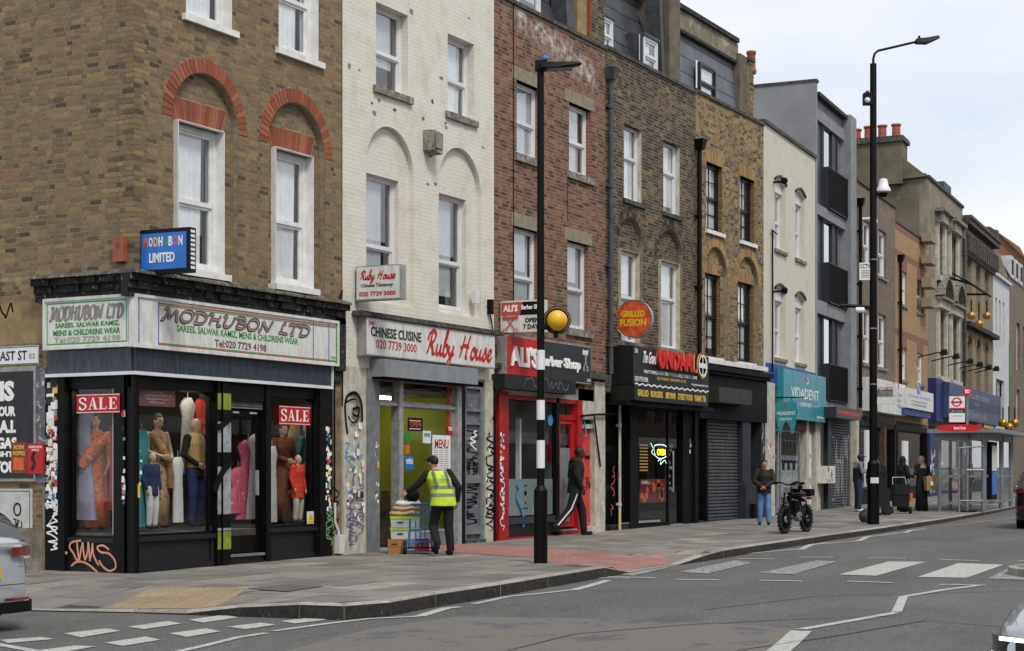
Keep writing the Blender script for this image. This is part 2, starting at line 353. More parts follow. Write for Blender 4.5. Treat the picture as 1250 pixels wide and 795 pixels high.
# ------------------------------------------------------------------ wall, brick, window and lettering builders
def PB(F, pl, pr, pt, pb_, y0, y1, ref='l'):
    p = pl if ref == 'l' else pr
    return (F.x(pl, y0), F.x(pr, y0), y0, y1, F.z(p, pb_, y0), F.z(p, pt, y0))
def hrect(r): return lambda z: (r[0], r[1]) if r[2] < z < r[3] else None
def harch(cx, r, spring, zb):
    def h(z):
        if z < zb or z > spring + r: return None
        if z <= spring: return (cx-r, cx+r)
        q = math.sqrt(max(0, r*r-(z-spring)**2)); return (cx-q, cx+q)
    return h
def arch_pts(cx, r, spring, zb, n=20):
    return [(cx-r, zb), (cx+r, zb)] + [(cx+r*math.cos(PI*i/n), spring+r*math.sin(PI*i/n)) for i in range(n+1)]
def bricks(out, x0, x1, z0, z1, holes, y, proud=.0025, seed=1, region=None, H=.075, single=None):
    rng = random.Random(seed); row = 0; z = z0
    while z + H <= z1 + .02:
        zc = z + H/2; lo, hi = (x0, x1)
        if region:
            q = region(zc)
            if not q: z += H; row += 1; continue
            lo, hi = max(lo, q[0]), min(hi, q[1])
        x = x0 - (.0 if row % 2 else .17); st = row % 2
        hs = [h(zc) for h in holes]; hs = [h for h in hs if h]
        while x < x1:
            w = .215 if st else .1025; st = 1 - st
            a, b = max(x, lo), min(x+w, hi); segs = [(a, b)] if b - a > .02 else []
            for h in hs:
                ns = []
                for p, q in segs:
                    if q <= h[0] or p >= h[1]: ns.append((p, q)); continue
                    if h[0]-p > .02: ns.append((p, h[0]))
                    if q-h[1] > .02: ns.append((h[1], q))
                segs = ns
            for p, q in segs:
                d = proud*rng.uniform(.5, 1.35)
                if single is not None and q-p > .2 and single(p, q, z): continue
                out.brick(p, q, y-d, y+.004, z+.0065+rng.uniform(-.0015, .0015), z+H-.0065+rng.uniform(-.0015, .0015))
            x += w + .012
        z += H; row += 1
def ring(cx, sp, r0, r1, n, y0, y1, a0=0, a1=PI, gap=.012):
    for i in range(n):
        t0 = a0+(a1-a0)*i/n + gap/2/r1*1.2; t1 = a0+(a1-a0)*(i+1)/n - gap/2/r1*1.2
        yield [(cx+r*math.cos(t), sp+r*math.sin(t)) for r, t in ((r1, t0), (r1, t1), (r0, t1), (r0, t0))]
def flat_arch(x0, x1, z0, z1, n, splay=.16, gap=.008):
    for i in range(n):
        a, b = i/n, (i+1)/n; bx = lambda t: x0+(x1-x0)*t; tx = lambda t: x0-splay+(x1-x0+2*splay)*t
        yield [(bx(a)+gap/2, z0), (bx(b)-gap/2, z0), (tx(b)-gap/2, z1), (tx(a)+gap/2, z1)]
def window(P, F, x0, x1, z0, z1, y=.2, fm='white_upvc', cur='net_curtain', fw=.065, rail=.5, sill=None, sillx=.08, sill_h=.11, reveal=None, sashw=.05, bars=0, cfull=.65, cy=.1, tilt=0, seed=0, glass='glass', label=None, jut=.07):
    rng = random.Random(seed*31+7)
    zm = z0 + (z1-z0)*rail; m = MB()
    # box frame
    m.box(x0, x0+fw, y, y+.09, z0, z1).box(x1-fw, x1, y, y+.09, z0, z1).box(x0+fw, x1-fw, y, y+.09, z1-fw, z1).box(x0+fw, x1-fw, y, y+.09, z0, z0+fw*1.2)
    m.box(x0+fw, x1-fw, y+.012, y+.085, zm-.035, zm+.035)
    a, b = x0+fw, x1-fw; s = sashw
    for (c, d, yy) in ((zm+.035, z1-fw, y+.02), (z0+fw*1.2, zm-.035, y+.04)):
        m.box(a, a+s, yy, yy+.04, c, d).box(b-s, b, yy, yy+.04, c, d).box(a+s, b-s, yy, yy+.04, d-s, d)
        if yy > y+.03: m.box(a+s, b-s, yy, yy+.04, c, c+s)
        if bars: m.box((a+b)/2-.012, (a+b)/2+.012, yy+.004, yy+.03, c, d-s); m.box(a+s, b-s, yy+.006, yy+.032, (c+d)/2-.012, (c+d)/2+.012)
    w = m.make('window', fm, P, F, label=label)
    MB().add([(a+s-.005, y+.045, zm), (b-s+.005, y+.045, zm), (b-s+.005, y+.045, z1-fw-s+.005), (a+s-.005, y+.045, z1-fw-s+.005)], [(0,1,2,3)]).make('pane', glass, w, F)
    MB().add([(a+s-.005, y+.065, z0+fw), (b-s+.005, y+.065, z0+fw), (b-s+.005, y+.065, zm-.03), (a+s-.005, y+.065, zm-.03)], [(0,1,2,3)]).make('pane', glass, w, F)
    if cur == 'split':
        u = rng.uniform(.7, .86); MB().wavy(x0-.05, x0+(x1-x0)*u, y+.08, z0, z1, .005, .13, n=48, seed=seed, taper=-.1).make('curtain', 'net_curtain', w, F, smooth=True)
        MB().wavy(x0+(x1-x0)*(u+.12), x1+.1, y+.1, z0, z1, .006, .13, seed=seed).make('curtain', 'blind_grey', w, F, smooth=True)
    elif cur:
        MB().wavy(x0-.1, x0+(x1-x0)*cfull*rng.uniform(.82, 1.04), y+.08, z0+(z1-z0)*rng.choice((0, 0, .12, .3)), z1+.02, .005, .13, seed=seed).make('curtain', cur, w, F, smooth=True)
    if sill:
        sm, sh = sill, sill_h
        t = MB(); n = 7; 
        for i in range(n):                      # slightly worn, broken edge
            xa = x0-sillx+(x1-x0+2*sillx)*i/n; xb = x0-sillx+(x1-x0+2*sillx)*(i+1)/n; j = rng.uniform(0, .012) if sm == 'stone_sill' else 0
            t.box(xa, xb, -jut+j, y+.02, z0-sh+j*.6, z0-.002-j*.3)
        t.make('sill', sm, w, F)
    if reveal:
        r = MB(); r.box(x1-.001, x1+.012, .012, y+.01, z0, z1).box(x0-.012, x0+.001, .012, y+.01, z0, z1).box(x0, x1, .014, y+.01, z1, z1+.012)
        r.make('reveal', reveal, w, F)
    return w
def wallset(P, F, x0, x1, z0, z1, rects, arches, bm, mm, seed, depth=.11, region=None, single=None, brick=True, extra_holes=(), name='wall', mname='brickwork', y=0):
    rr = [[(a, c), (b, c), (b, d), (a, d)] for a, b, c, d in rects]
    ar = [arch_pts(*q) for q in arches]
    inarch = lambda r: any(q[0]-q[1] < (r[0]+r[1])/2 < q[0]+q[1] and q[3] <= r[2]+.3 and r[3] < q[2]+q[1] for q in arches)
    free = [rr[i] for i, r in enumerate(rects) if not inarch(r)]
    m = MB().holed([(x0, z0), (x1, z0), (x1, z1), (x0, z1)], free+ar, y, y+depth)
    m.holed([(x0, z0), (x1, z0), (x1, z1), (x0, z1)], rr, y+depth+.0005, y+.34)
    w = m.make(name, mm, P, F)
    if brick:
        b = MB(); hs = [hrect(r) for r in rects if not inarch(r)]+[harch(*q) for q in arches]+list(extra_holes)
        bricks(b, x0, x1, z0, z1, hs, y, seed=seed, single=single)
        for k, q in enumerate(arches):
            bricks(b, q[0]-q[1], q[0]+q[1], q[3], q[2]+q[1], [hrect(r) for r in rects], y+depth, seed=seed+5+k, region=harch(*q))
        b.make(mname, bm, P, F, kind='stuff')
    return w
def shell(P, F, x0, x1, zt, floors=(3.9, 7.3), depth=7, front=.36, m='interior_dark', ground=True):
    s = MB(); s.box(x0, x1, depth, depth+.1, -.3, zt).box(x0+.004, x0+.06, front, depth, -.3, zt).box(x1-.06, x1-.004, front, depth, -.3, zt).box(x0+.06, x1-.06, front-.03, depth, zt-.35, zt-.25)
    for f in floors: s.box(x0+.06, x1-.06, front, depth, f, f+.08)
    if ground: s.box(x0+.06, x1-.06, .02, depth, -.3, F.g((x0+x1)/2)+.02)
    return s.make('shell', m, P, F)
def sm(pts, n=5):                               # Catmull-Rom through points
    if len(pts) < 3: return pts
    P_ = [pts[0]] + list(pts) + [pts[-1]]; out = []
    for i in range(1, len(P_)-2):
        for k in range(n):
            t = k/n; a, b, c, d = P_[i-1], P_[i], P_[i+1], P_[i+2]
            out.append(tuple(.5*((2*b[j])+(-a[j]+c[j])*t+(2*a[j]-5*b[j]+4*c[j]-d[j])*t*t+(-a[j]+3*b[j]-3*c[j]+d[j])*t**3) for j in range(2)))
    out.append(tuple(pts[-1])); return out
_k = [0]
def ribbon(mb, pts, y, w, thin=None, ang=.6, smooth=True, n=5):
    p = sm(pts, n) if smooth else pts; vs = []; fs = []
    for i, q in enumerate(p):
        a, b = p[max(0, i-1)], p[min(len(p)-1, i+1)]; dx, dz = b[0]-a[0], b[1]-a[1]; l = math.hypot(dx, dz) or 1e-6; dx /= l; dz /= l
        ww = w if thin is None else math.hypot(w*math.sin(math.atan2(dz, dx)-ang), thin)
        _k[0] = (_k[0]+1) % 40; yy = y - .0012 - _k[0]*.00008
        vs += [(q[0]-dz*ww/2, yy, q[1]+dx*ww/2), (q[0]+dz*ww/2, yy, q[1]-dx*ww/2)]
    for i in range(len(p)-1): fs.append((2*i, 2*i+1, 2*i+3, 2*i+2))
    mb.add(vs, fs)
def scribble(mb, x0, x1, z0, z1, y, w, n=10, seed=0, thin=None):
    r = random.Random(seed); ver = (z1-z0) > (x1-x0)*1.4; pts = []
    for i in range(n):
        t = i/(n-1)
        if ver: pts.append((r.uniform(x0, x1) if i % 2 else (x0 if r.random() < .5 else x1), z1+(z0-z1)*t+r.uniform(-.5, .8)*(z1-z0)/n))
        else: pts.append((x0+(x1-x0)*t+r.uniform(-.8, .8)*(x1-x0)/n, r.choice((z0, z1))+r.uniform(-.2, .2)*(z1-z0)))
    ribbon(mb, pts, y, w, thin)
GL = {  # pen strokes in a unit box, x then z, cap height 1
 'M': (1.05, [[(-.08,.1),(.0,.0),(.12,.12),(.3,.85),(.28,.97),(.16,1.0),(.05,.86)],[(.3,.97),(.36,.5),(.42,.08)],[(.42,.08),(.62,.55),(.84,1.0)],[(.84,1.0),(.86,.5),(.9,.06),(1.02,.04)]]),
 'O': (.85, [[(.5,1),(.2,.9),(.06,.45),(.18,.06),(.42,0),(.7,.18),(.8,.6),(.7,.92),(.46,1)]]),
 'D': (.9, [[(.28,.95),(.22,.5),(.14,.03)],[(.02,.72),(.06,.95),(.4,1.0),(.74,.85),(.82,.5),(.66,.12),(.36,.0),(.04,.03)]]),
 'H': (1.0, [[(.02,.8),(.12,.98),(.3,.95),(.24,.5),(.14,0)],[(.86,1.0),(.74,.5),(.7,.08),(.84,.02),(.95,.1)],[(.22,.5),(.5,.56),(.76,.52)]]),
 'U': (.85, [[(.02,.85),(.14,1.0),(.22,.9),(.12,.3),(.2,.03),(.45,.04),(.68,.4),(.82,1.05)]]),
 'B': (.8, [[(.28,.95),(.2,.5),(.12,.03)],[(.04,.78),(.1,.97),(.42,1),(.64,.84),(.56,.62),(.26,.53)],[(.3,.53),(.62,.46),(.7,.22),(.5,.02),(.22,0),(.02,.06)]]),
 'N': (1.0, [[(-.05,.05),(.08,.02),(.2,.5),(.26,.95)],[(.24,.97),(.42,.5),(.66,.03)],[(.66,.03),(.78,.5),(.88,.9),(1.0,1.08)]]),
 'L': (.7, [[(.5,.92),(.4,1.0),(.3,.85),(.2,.3),(.1,.03)],[(.0,.02),(.3,.06),(.62,.0),(.68,.14)]]),
 'T': (.75, [[(.46,.95),(.36,.5),(.3,.02)],[(.02,.78),(.1,.98),(.45,.96),(.85,1.04)],[(.16,.0),(.44,.02)]]),
 'R': (.72, [[(.3,1.0),(.22,.5),(.06,0)],[(.02,.62),(.1,.9),(.38,1.08),(.6,.9),(.48,.6),(.26,.5)],[(.28,.5),(.42,.3),(.52,.04),(.66,.08)]]),
 'u': (.5, [[(.08,.5),(.04,.18),(.12,.02),(.26,.14),(.38,.5)],[(.38,.5),(.34,.14),(.42,.02),(.52,.1)]]),
 'b': (.46, [[(.04,.1),(.16,.5),(.3,1.05),(.2,1.1),(.08,.4),(.08,.08),(.24,.0),(.38,.2),(.34,.46),(.18,.44)]]),
 'y': (.5, [[(.06,.5),(.04,.22),(.14,.05),(.28,.2),(.4,.52)],[(.4,.52),(.3,0),(.14,-.45),(.0,-.4),(.08,-.18),(.3,0),(.48,.14)]]),
 'h': (.9, [[(.3,1.05),(.2,.5),(.02,0)],[(.74,1.08),(.6,.5),(.52,.06),(.66,.04)],[(.02,.42),(.3,.56),(.74,.54)]]),
 'o': (.46, [[(.26,.5),(.08,.36),(.06,.1),(.2,.0),(.36,.14),(.38,.4),(.26,.5),(.3,.4),(.48,.4)]]),
 's': (.42, [[(.0,.06),(.16,.3),(.24,.56),(.32,.3),(.32,.08),(.18,.0),(.06,.08)],[(.3,.1),(.44,.16)]]),
 'e': (.44, [[(.06,.2),(.24,.28),(.32,.42),(.22,.5),(.08,.36),(.08,.1),(.2,.0),(.34,.06),(.44,.2)]]),
}
def pen(s, F, P, name, m, x0, x1, z0, z1, y, w, thin, sep=.1, italic=.0, ang=.6, capz=None):
    adv = 0; strokes = []
    for ch in s:
        if ch == ' ': adv += .42; continue
        wd, st = GL[ch]
        for k in st: strokes.append([(adv+p[0]+italic*p[1], p[1]) for p in k])
        adv += wd + sep
    sx = (x1-x0)/adv; sz = (z1-z0); mb = MB()
    for k in strokes: ribbon(mb, [(x0+p[0]*sx, z0+p[1]*sz) for p in k], y, w, thin, ang)
    return mb.make(name, m, P, F)
def text(s, F, P, name, m, x0, x1, z0, z1, y, bold=0., shear=0., ext=.003, kind=None, back=None):
    cu = bpy.data.curves.new(name, 'FONT'); cu.body = s; cu.offset = bold; cu.shear = shear; cu.extrude = .001; cu.resolution_u = 2
    if '\n' in s: cu.align_x = 'CENTER'
    ob = bpy.data.objects.new('t', cu); COL.objects.link(ob); dg = bpy.context.evaluated_depsgraph_get()
    me = bpy.data.meshes.new_from_object(ob.evaluated_get(dg)); bpy.data.objects.remove(ob); bpy.data.curves.remove(cu)
    xs = [v.co.x for v in me.vertices]; ys = [v.co.y for v in me.vertices]; a, b, c, d = min(xs), max(xs), min(ys), max(ys)
    if not (c < 0) and s.upper() == s: pass
    for v in me.vertices:
        v.co = ((v.co.x-a)/(b-a)*(x1-x0)+x0, y - (ext if v.co.z > 0 else -.001), (v.co.y-c)/(d-c)*(z1-z0)+z0)
    me.materials.clear(); me.materials.append(M_[m]); me.name = name
    o = bpy.data.objects.new(name, me); link(o, P, F.M); return tag(o, kind=kind)
def ptext(s, F, P, name, m, pl, pr, pt, pb_, y, **k):   # same, measured at its left end
    return text(s, F, P, name, m, F.x(pl, y), F.x(pr, y), F.z(pl, pb_, y), F.z(pl, pt, y), y, **k)
STK = ['stk_w', 'stk_w', 'stk_b', 'stk_r', 'stk_g', 'stk_y', 'stk_k', 'stk_t']
pieces('stickers', [('e8e8e4', 3), ('d8d8d8', 2), ('1c1c1c', 2), ('b9302c', 1.4), ('efe9dc', 2), ('3178a8', 1), ('e0c23a', .7), ('d9d5cd', 2), ('5a8f66', .7), ('8a8a8a', 1)], jitter=.25, bump=0, rough=.6)
def stickers(P, F, x0, x1, z0, z1, y, n, seed, smin=.03, smax=.09, name='sticker'):
    r = random.Random(seed); mb = MB()
    for i in range(n):
        w, h = r.uniform(smin, smax), r.uniform(smin, smax)*1.2; w = min(w, (x1-x0)*.8)
        x = r.uniform(x0, x1-w); z = r.uniform(z0, z1); t = r.uniform(-.15, .15); yy = y-.001-i*.00012
        mb.add([(x, yy, z-w*t), (x+w, yy, z), (x+w, yy, z+h), (x, yy, z+h-w*t)], [(0,1,2,3)])
    return mb.make(name+'s', 'stickers', P, F, kind='stuff')
def downpipe(P, F, x, z0, z1, y=-.08, r=.05, m='post_black', hopper=True, gname='downpipe', brk=(2.2,)):
    mb = MB(); mb.cyl((x, y, z0), (x, y, z1), r, n=10)
    z = z0+.6
    while z < z1-.2: mb.cyl((x, y, z), (x, y, z+.09), r*1.35, n=10); mb.box(x-r*1.9, x+r*1.9, y+r*.4, .0, z+.02, z+.07); z += 1.8
    if hopper: mb.add([(x-.09, y-.1, z1), (x+.09, y-.1, z1), (x+.09, .0, z1), (x-.09, .0, z1), (x-.14, y-.16, z1+.26), (x+.14, y-.16, z1+.26), (x+.14, .0, z1+.26), (x-.14, .0, z1+.26)], [(0,3,2,1),(4,5,6,7),(0,1,5,4),(1,2,6,5),(2,3,7,6),(3,0,4,7)])
    return auto(mb.make(gname, m, P, F))
# ================================================================== SETTING
mat('asphalt', '686663', '403f3d', .9, 75, bump=.9, bscale=160, detail=8)
def asphalt_mat():
    m = M_['asphalt']; N, L = m.node_tree.nodes, m.node_tree.links; b = N['Principled BSDF']
    src = b.inputs['Base Color'].links[0].from_socket
    tc = N.new('ShaderNodeTexCoord')
    def blob(scale, lo, hi, col, fac, stretch=(1, 1, 1)):
        nonlocal src
        mp = N.new('ShaderNodeMapping'); mp.inputs['Scale'].default_value = stretch; L.new(tc.outputs['Object'], mp.inputs['Vector'])
        n = N.new('ShaderNodeTexNoise'); n.inputs['Scale'].default_value = scale; n.inputs['Detail'].default_value = 9; n.inputs['Roughness'].default_value = .62; L.new(mp.outputs[0], n.inputs['Vector'])
        r = N.new('ShaderNodeMapRange'); r.inputs['From Min'].default_value = lo; r.inputs['From Max'].default_value = hi; r.inputs['To Max'].default_value = fac; L.new(n.outputs['Fac'], r.inputs['Value'])
        x = N.new('ShaderNodeMix'); x.data_type = 'RGBA'; L.new(r.outputs[0], x.inputs['Factor']); L.new(src, x.inputs['A']); x.inputs['B'].default_value = lin(col); src = x.outputs['Result']
    blob(.35, .45, .7, '6f6f6e', .5, (.5, 1, 1)); blob(.9, .52, .75, '37393d', .6, (.4, 1, 1)); blob(30, .54, .66, '92918e', .55); blob(41, .56, .68, '2f2e2d', .55); blob(3, .62, .74, '2c2d30', .5, (.3, 1, 1))
    L.new(src, b.inputs['Base Color'])
asphalt_mat()
mat('asphalt_worn', '75706a', '625e58', .9, 40, bump=.9, bscale=160, c3='54565a', c3pos=.55, c3scale=1.6)
mat('asphalt_dark', '46484c', '36383c', .9, 60, bump=.9, bscale=160)
mat('road_paint', 'b9b8b2', '96958f', .8, 20, c3='6c6b69', c3pos=.57, c3scale=16)
mat('road_paint_worn', 'a3a29c', '7c7b78', .8, 14, c3='58595c', c3pos=.5, c3scale=12)
mat('road_yellow', 'b79a63', '927c55', .85, 14, c3='5c5a55', c3pos=.58, c3scale=14)
pieces('paving', [('6f6b65', 2), ('7a756e', 3), ('827d75', 3), ('76716a', 2), ('908a81', .8), ('66615b', 1)], rough=.85, grime=('57544f', .6), gscale=1.6, jitter=.16, bump=.3)
pieces('kerbstone', [('85817a', 2), ('949088', 2), ('a09c94', 2), ('8a867f', 1)], rough=.9, grime=('5a564f', .5), gscale=7, jitter=.25)
pieces('red_tactile', [('8b625c', 1), ('966b64', 2), ('9d736c', 1)], jitter=.15); pieces('buff_tactile', [('87765d', 1), ('907e63', 2), ('988870', 1)], jitter=.15)
mat('paving_joint', '4a4744', '3a3835', .95, 12)
mat('kerb_face', '35332f', '1c1b19', .95, 14, bump=.8, c3='726d63', c3pos=.63, c3scale=10)
RD = -.13
def rz(x, y): return G(x, y) + rdf(x)
KERB = [(-3.75, 30), (-3.74, 8), (-3.74, -1.65), (-3.4, -3.0), (-3.2, -4.4), (-3.1, -5.2)]+[tuple(gnd(*p)[:2]) for p in ((420, 737.8), (477, 733.3), (532, 723.7), (611, 712), (669, 702.6), (738.5, 691.6))]+[(6.27, -5.4), (8.48, -5.38), (11.59, -5.25), (15.76, -5.13), (20.56, -5.06), (26.89, -4.85), (33.4, -4.45), (45, -3.45), (60, -2.1), (80, -.3), (110, 2.4), (160, 6.8)]
def face_y(x): return 0 if x < FB.o.x else (x-FB.o.x)*math.tan(math.radians(5.08))
def kerb_y(x):
    pts = [p for p in KERB if p[1] < -1 or p[0] > 0][3:]
    if x <= pts[0][0]: return pts[0][1]
    for a, b in zip(pts, pts[1:]):
        if x <= b[0]: return a[1]+(b[1]-a[1])*(x-a[0])/(b[0]-a[0])
    return pts[-1][1]
def drop(x, y):                                 # how far the pavement is lowered for the crossings
    s = 0
    if x > 3: 
        t = max(0, min(1, (y+4.3 - 0)/-1.0 + 0)) if y < -3.6 else 0
        t = max(0, min(1, (-3.7-y)/1.5)); u = min(max(0, (x-4.6)/.7), max(0, (8.7-x)/.7), 1); s = max(s, t*u)
    if x < 1:
        t = max(0, min(1, (-1.9-x)/1.6)); u = min(1, max(0, (y+4.9)/1.2)); s = max(s, t*u)
    return s*(-rdf(x)-.02)
def pz(x, y): return G(x, y) - drop(x, y)
# ground sheet and road
gm = MB()
xs = [-120, -60, -20, 0, 20, 40, 80, 160, 260]; ys = [-60, 60]
for i in range(len(xs)-1):
    a, b = xs[i], xs[i+1]; gm.add([(a, -80, rz(a, 0)-.02), (b, -80, rz(b, 0)-.02), (b, 120, rz(b, 0)-.02), (a, 120, rz(a, 0)-.02)], [(0,1,2,3)])
tag(gm.make('ground', 'asphalt_dark'), kind='structure')
rm = MB()
for i in range(-30, 60):
    a, b = i*4, i*4+4; rm.add([(a, -17.6, rz(a, 0)), (b, -17.6, rz(b, 0)), (b, 60, rz(b, 0)), (a, 60, rz(a, 0))], [(0,1,2,3)])
tag(rm.make('road', 'asphalt'), kind='structure')
# worn tan patch of older surfacing and a mark of a trench
def sheet(name, pix, m, dz=.004, world=None):
    mb = MB(); pts = [gnd(px, py, RD) for px, py in pix] if pix else world
    p = [(q[0], q[1], rz(q[0], q[1])+dz) for q in pts]
    a = sum(p[i][0]*p[(i+1) % len(p)][1]-p[(i+1) % len(p)][0]*p[i][1] for i in range(len(p)))
    if a < 0: p = p[::-1]
    mb.add(p, [tuple(range(len(p)))]); return mb.make(name, m)
tag(sheet('worn_road_patch', [(452, 768), (560, 753), (700, 755), (830, 760), (925, 764), (978, 762), (960, 795), (900, 830), (500, 830), (330, 800)], 'asphalt_worn'), kind='structure')
# pavement: bed, slabs, kerb
bed = MB(); step = .5; x = -3.9
for (x0, x1, st) in ((-3.05, 12, .35), (12, 160, 2)):
    x = x0
    while x < x1-.01:
        xb = min(x1, x+st); ya, yb = kerb_y(x)+.04, kerb_y(xb)+.04; ua, ub = face_y(x)+.2, face_y(xb)+.2
        n = 14 if x < 12 else 2
        for j in range(n):
            t0, t1 = j/n, (j+1)/n; q = [(x, ya+(ua-ya)*t0), (xb, yb+(ub-yb)*t0), (xb, yb+(ub-yb)*t1), (x, ya+(ua-ya)*t1)]
            bed.add([(p[0], p[1], pz(*p)-.02) for p in q], [(0,1,2,3)])
        x = xb
y = -5.2                                        # round the corner into the side street
def kx(y):
    pts = KERB[1:7]
    for a, b in zip(pts, pts[1:]):
        if b[1] <= y <= a[1]: return a[0]+(b[0]-a[0])*(y-a[1])/(b[1]-a[1])
    return -3.74
yy = -5.3
while yy < 26:
    yb = yy+.35 if yy < 0 else yy+3; xl0, xl1 = kx(yy)+.04, kx(yb)+.04; xr = -3.05 if yy < .0 else .1
    n = 5 if yy < 0 else 8
    for j in range(n):
        t0, t1 = j/n, (j+1)/n; q = [(xl0+(xr-xl0)*t0, yy), (xl0+(xr-xl0)*t1, yy), (xl1+(xr-xl1)*t1, yb), (xl1+(xr-xl1)*t0, yb)]
        bed.add([(p[0], p[1], pz(*p)-.02) for p in q], [(0,1,2,3)])
    yy = yb
for i in range(8): pass
pave = tag(bed.make('pavement', 'paving_joint'), kind='structure')
def clip(poly, inside, n=8):                    # clip a small convex slab by a predicate
    out = []
    for i in range(len(poly)):
        a, b = poly[i], poly[(i+1) % len(poly)]; ia, ib = inside(*a), inside(*b)
        if ia: out.append(a)
        if ia != ib:
            lo, hi = (a, b) if ia else (b, a)
            for _ in range(n):
                m = ((lo[0]+hi[0])/2, (lo[1]+hi[1])/2)
                if inside(*m): lo = m
                else: hi = m
            out.append(lo)
    return out
_tact = [[gnd(*p)[:2] for p in ((505, 667.5), (560, 665), (778, 676), (838, 680), (745, 693), (700, 683), (600, 676), (490, 670))]]
def inpoly(x, y, P_):
    c = False
    for i in range(len(P_)):
        a, b = P_[i], P_[i-1]
        if (a[1] > y) != (b[1] > y) and x < (b[0]-a[0])*(y-a[1])/(b[1]-a[1])+a[0]: c = not c
    return c
RED = [gnd(*p)[:2] for p in ((480, 668), (500, 663), (640, 668), (760, 676))]+[(8.5, -4.7), (8.2, -5.6), (5.05, -5.6), (4.75, -4.7)]+[gnd(*p)[:2] for p in ((655, 681.5), (560, 675))]
BUFF = [gnd(*p)[:2] for p in ((112, 731), (186, 717.5), (306, 719), (250, 735))]
def on_pave(x, y):
    if x > 110: return False
    if x < -3.0:
        if y > -5.2: return kx(y)+.16 < x < (0 if y > 0 else 99)
    return kerb_y(max(x, -3.1))+.16 < y and (y < face_y(x)+.02 or x < 0) and x > -3.6
def slabshape(poly, top, th=.03):
    mb = MB(); n = len(poly); vs = [(p[0], p[1], pz(*p)+top) for p in poly] + [(p[0], p[1], pz(*p)+top-th) for p in poly]
    mb.add(vs, [tuple(range(n))] + [(i+n, (i+1) % n+n, (i+1) % n, i) for i in range(n)]); return mb
slabs = []
rng = random.Random(3)
row = 0; y = .0
while y > -6.0:                                  # rows parallel with the shop fronts
    d = .6; x = -3.7 + (.45 if row % 2 else 0)
    while x < 60:
        w = rng.choice((.6, .75, .9)); g = .008
        off = face_y(x); q = [(x+g, y-d+g+off), (x+w-g, y-d+g+face_y(x+w)), (x+w-g, y-g+face_y(x+w)), (x+g, y-g+off)]
        q = clip(q, on_pave); x += w
        if len(q) < 3: continue
        cx, cy = sum(p[0] for p in q)/len(q), sum(p[1] for p in q)/len(q)
        slabs.append((math.hypot(cx-CAM[0], cy-CAM[1]), q))
    y -= d; row += 1
y = 0.
while y < 9:
    x = -3.5; row += 1; w0 = .6
    while x < 0:
        q = [(x+.005, y+.005), (min(0, x+.75)-.005, y+.005), (min(0, x+.75)-.005, y+.595), (x+.005, y+.595)]
        slabs.append((math.hypot(x-CAM[0], y-CAM[1]), q)); x += .75
    y += .6
slabs.sort(key=lambda s: s[0]); far = MB()
for i, (d, q) in enumerate(slabs):
    mb = slabshape(q, rng.uniform(-.0035, .0025))
    if i < 300: mb.make('paving_slab', 'paving', pave)
    else: far.add(mb.v, mb.f)
far.make('paving_slab', 'paving', pave, kind='stuff')
def tactile(poly, m, name, ang=0, size=.4):
    c, s = math.cos(ang), math.sin(ang); ux = [p[0]*c+p[1]*s for p in poly]; uy = [-p[0]*s+p[1]*c for p in poly]
    x = min(ux)
    dots = MB()
    while x < max(ux):
        y = min(uy)
        while y < max(uy):
            loc = [(x+.004, y+.004), (x+size-.004, y+.004), (x+size-.004, y+size-.004), (x+.004, y+size-.004)]
            q = [(a*c-b*s, a*s+b*c) for a, b in loc]; cc = (sum(p[0] for p in q)/4, sum(p[1] for p in q)/4)
            if inpoly(*cc, poly) or any(inpoly(*p, poly) for p in q):
                q2 = clip(clip(q, lambda a, b: inpoly(a, b, poly), 9), on_pave, 9)
                if len(q2) >= 3:
                    slabshape(q2, .007).make(name, m, pave)
                    if inpoly(*cc, poly) and on_pave(*cc):
                        for i in range(6):
                            for j in range(6):
                                p = (x+size*(i+.5)/6, y+size*(j+.5)/6); p = (p[0]*c-p[1]*s, p[0]*s+p[1]*c); z = pz(*p)+.007; r, r2 = .013, .009
                                dots.add([(p[0]-r, p[1]-r, z), (p[0]+r, p[1]-r, z), (p[0]+r, p[1]+r, z), (p[0]-r, p[1]+r, z), (p[0]-r2, p[1]-r2, z+.005), (p[0]+r2, p[1]-r2, z+.005), (p[0]+r2, p[1]+r2, z+.005), (p[0]-r2, p[1]+r2, z+.005)], [(4,5,6,7),(0,1,5,4),(1,2,6,5),(2,3,7,6),(3,0,4,7)])
            y += size
        x += size
    dots.make('tactile_studs', m, pave, kind='stuff')
tactile(RED, 'red_tactile', 'red_tactile_slab'); tactile(BUFF, 'buff_tactile', 'buff_tactile_slab', .2)
_p = [gnd(*p) for p in ((298, 719), (352, 713.5), (396, 716), (350, 722.5))]; MB().add([(p.x, p.y, pz(p.x, p.y)+.006) for p in _p][::-1], [(0,1,2,3)]).make('tarmac_patch', 'asphalt', pave)
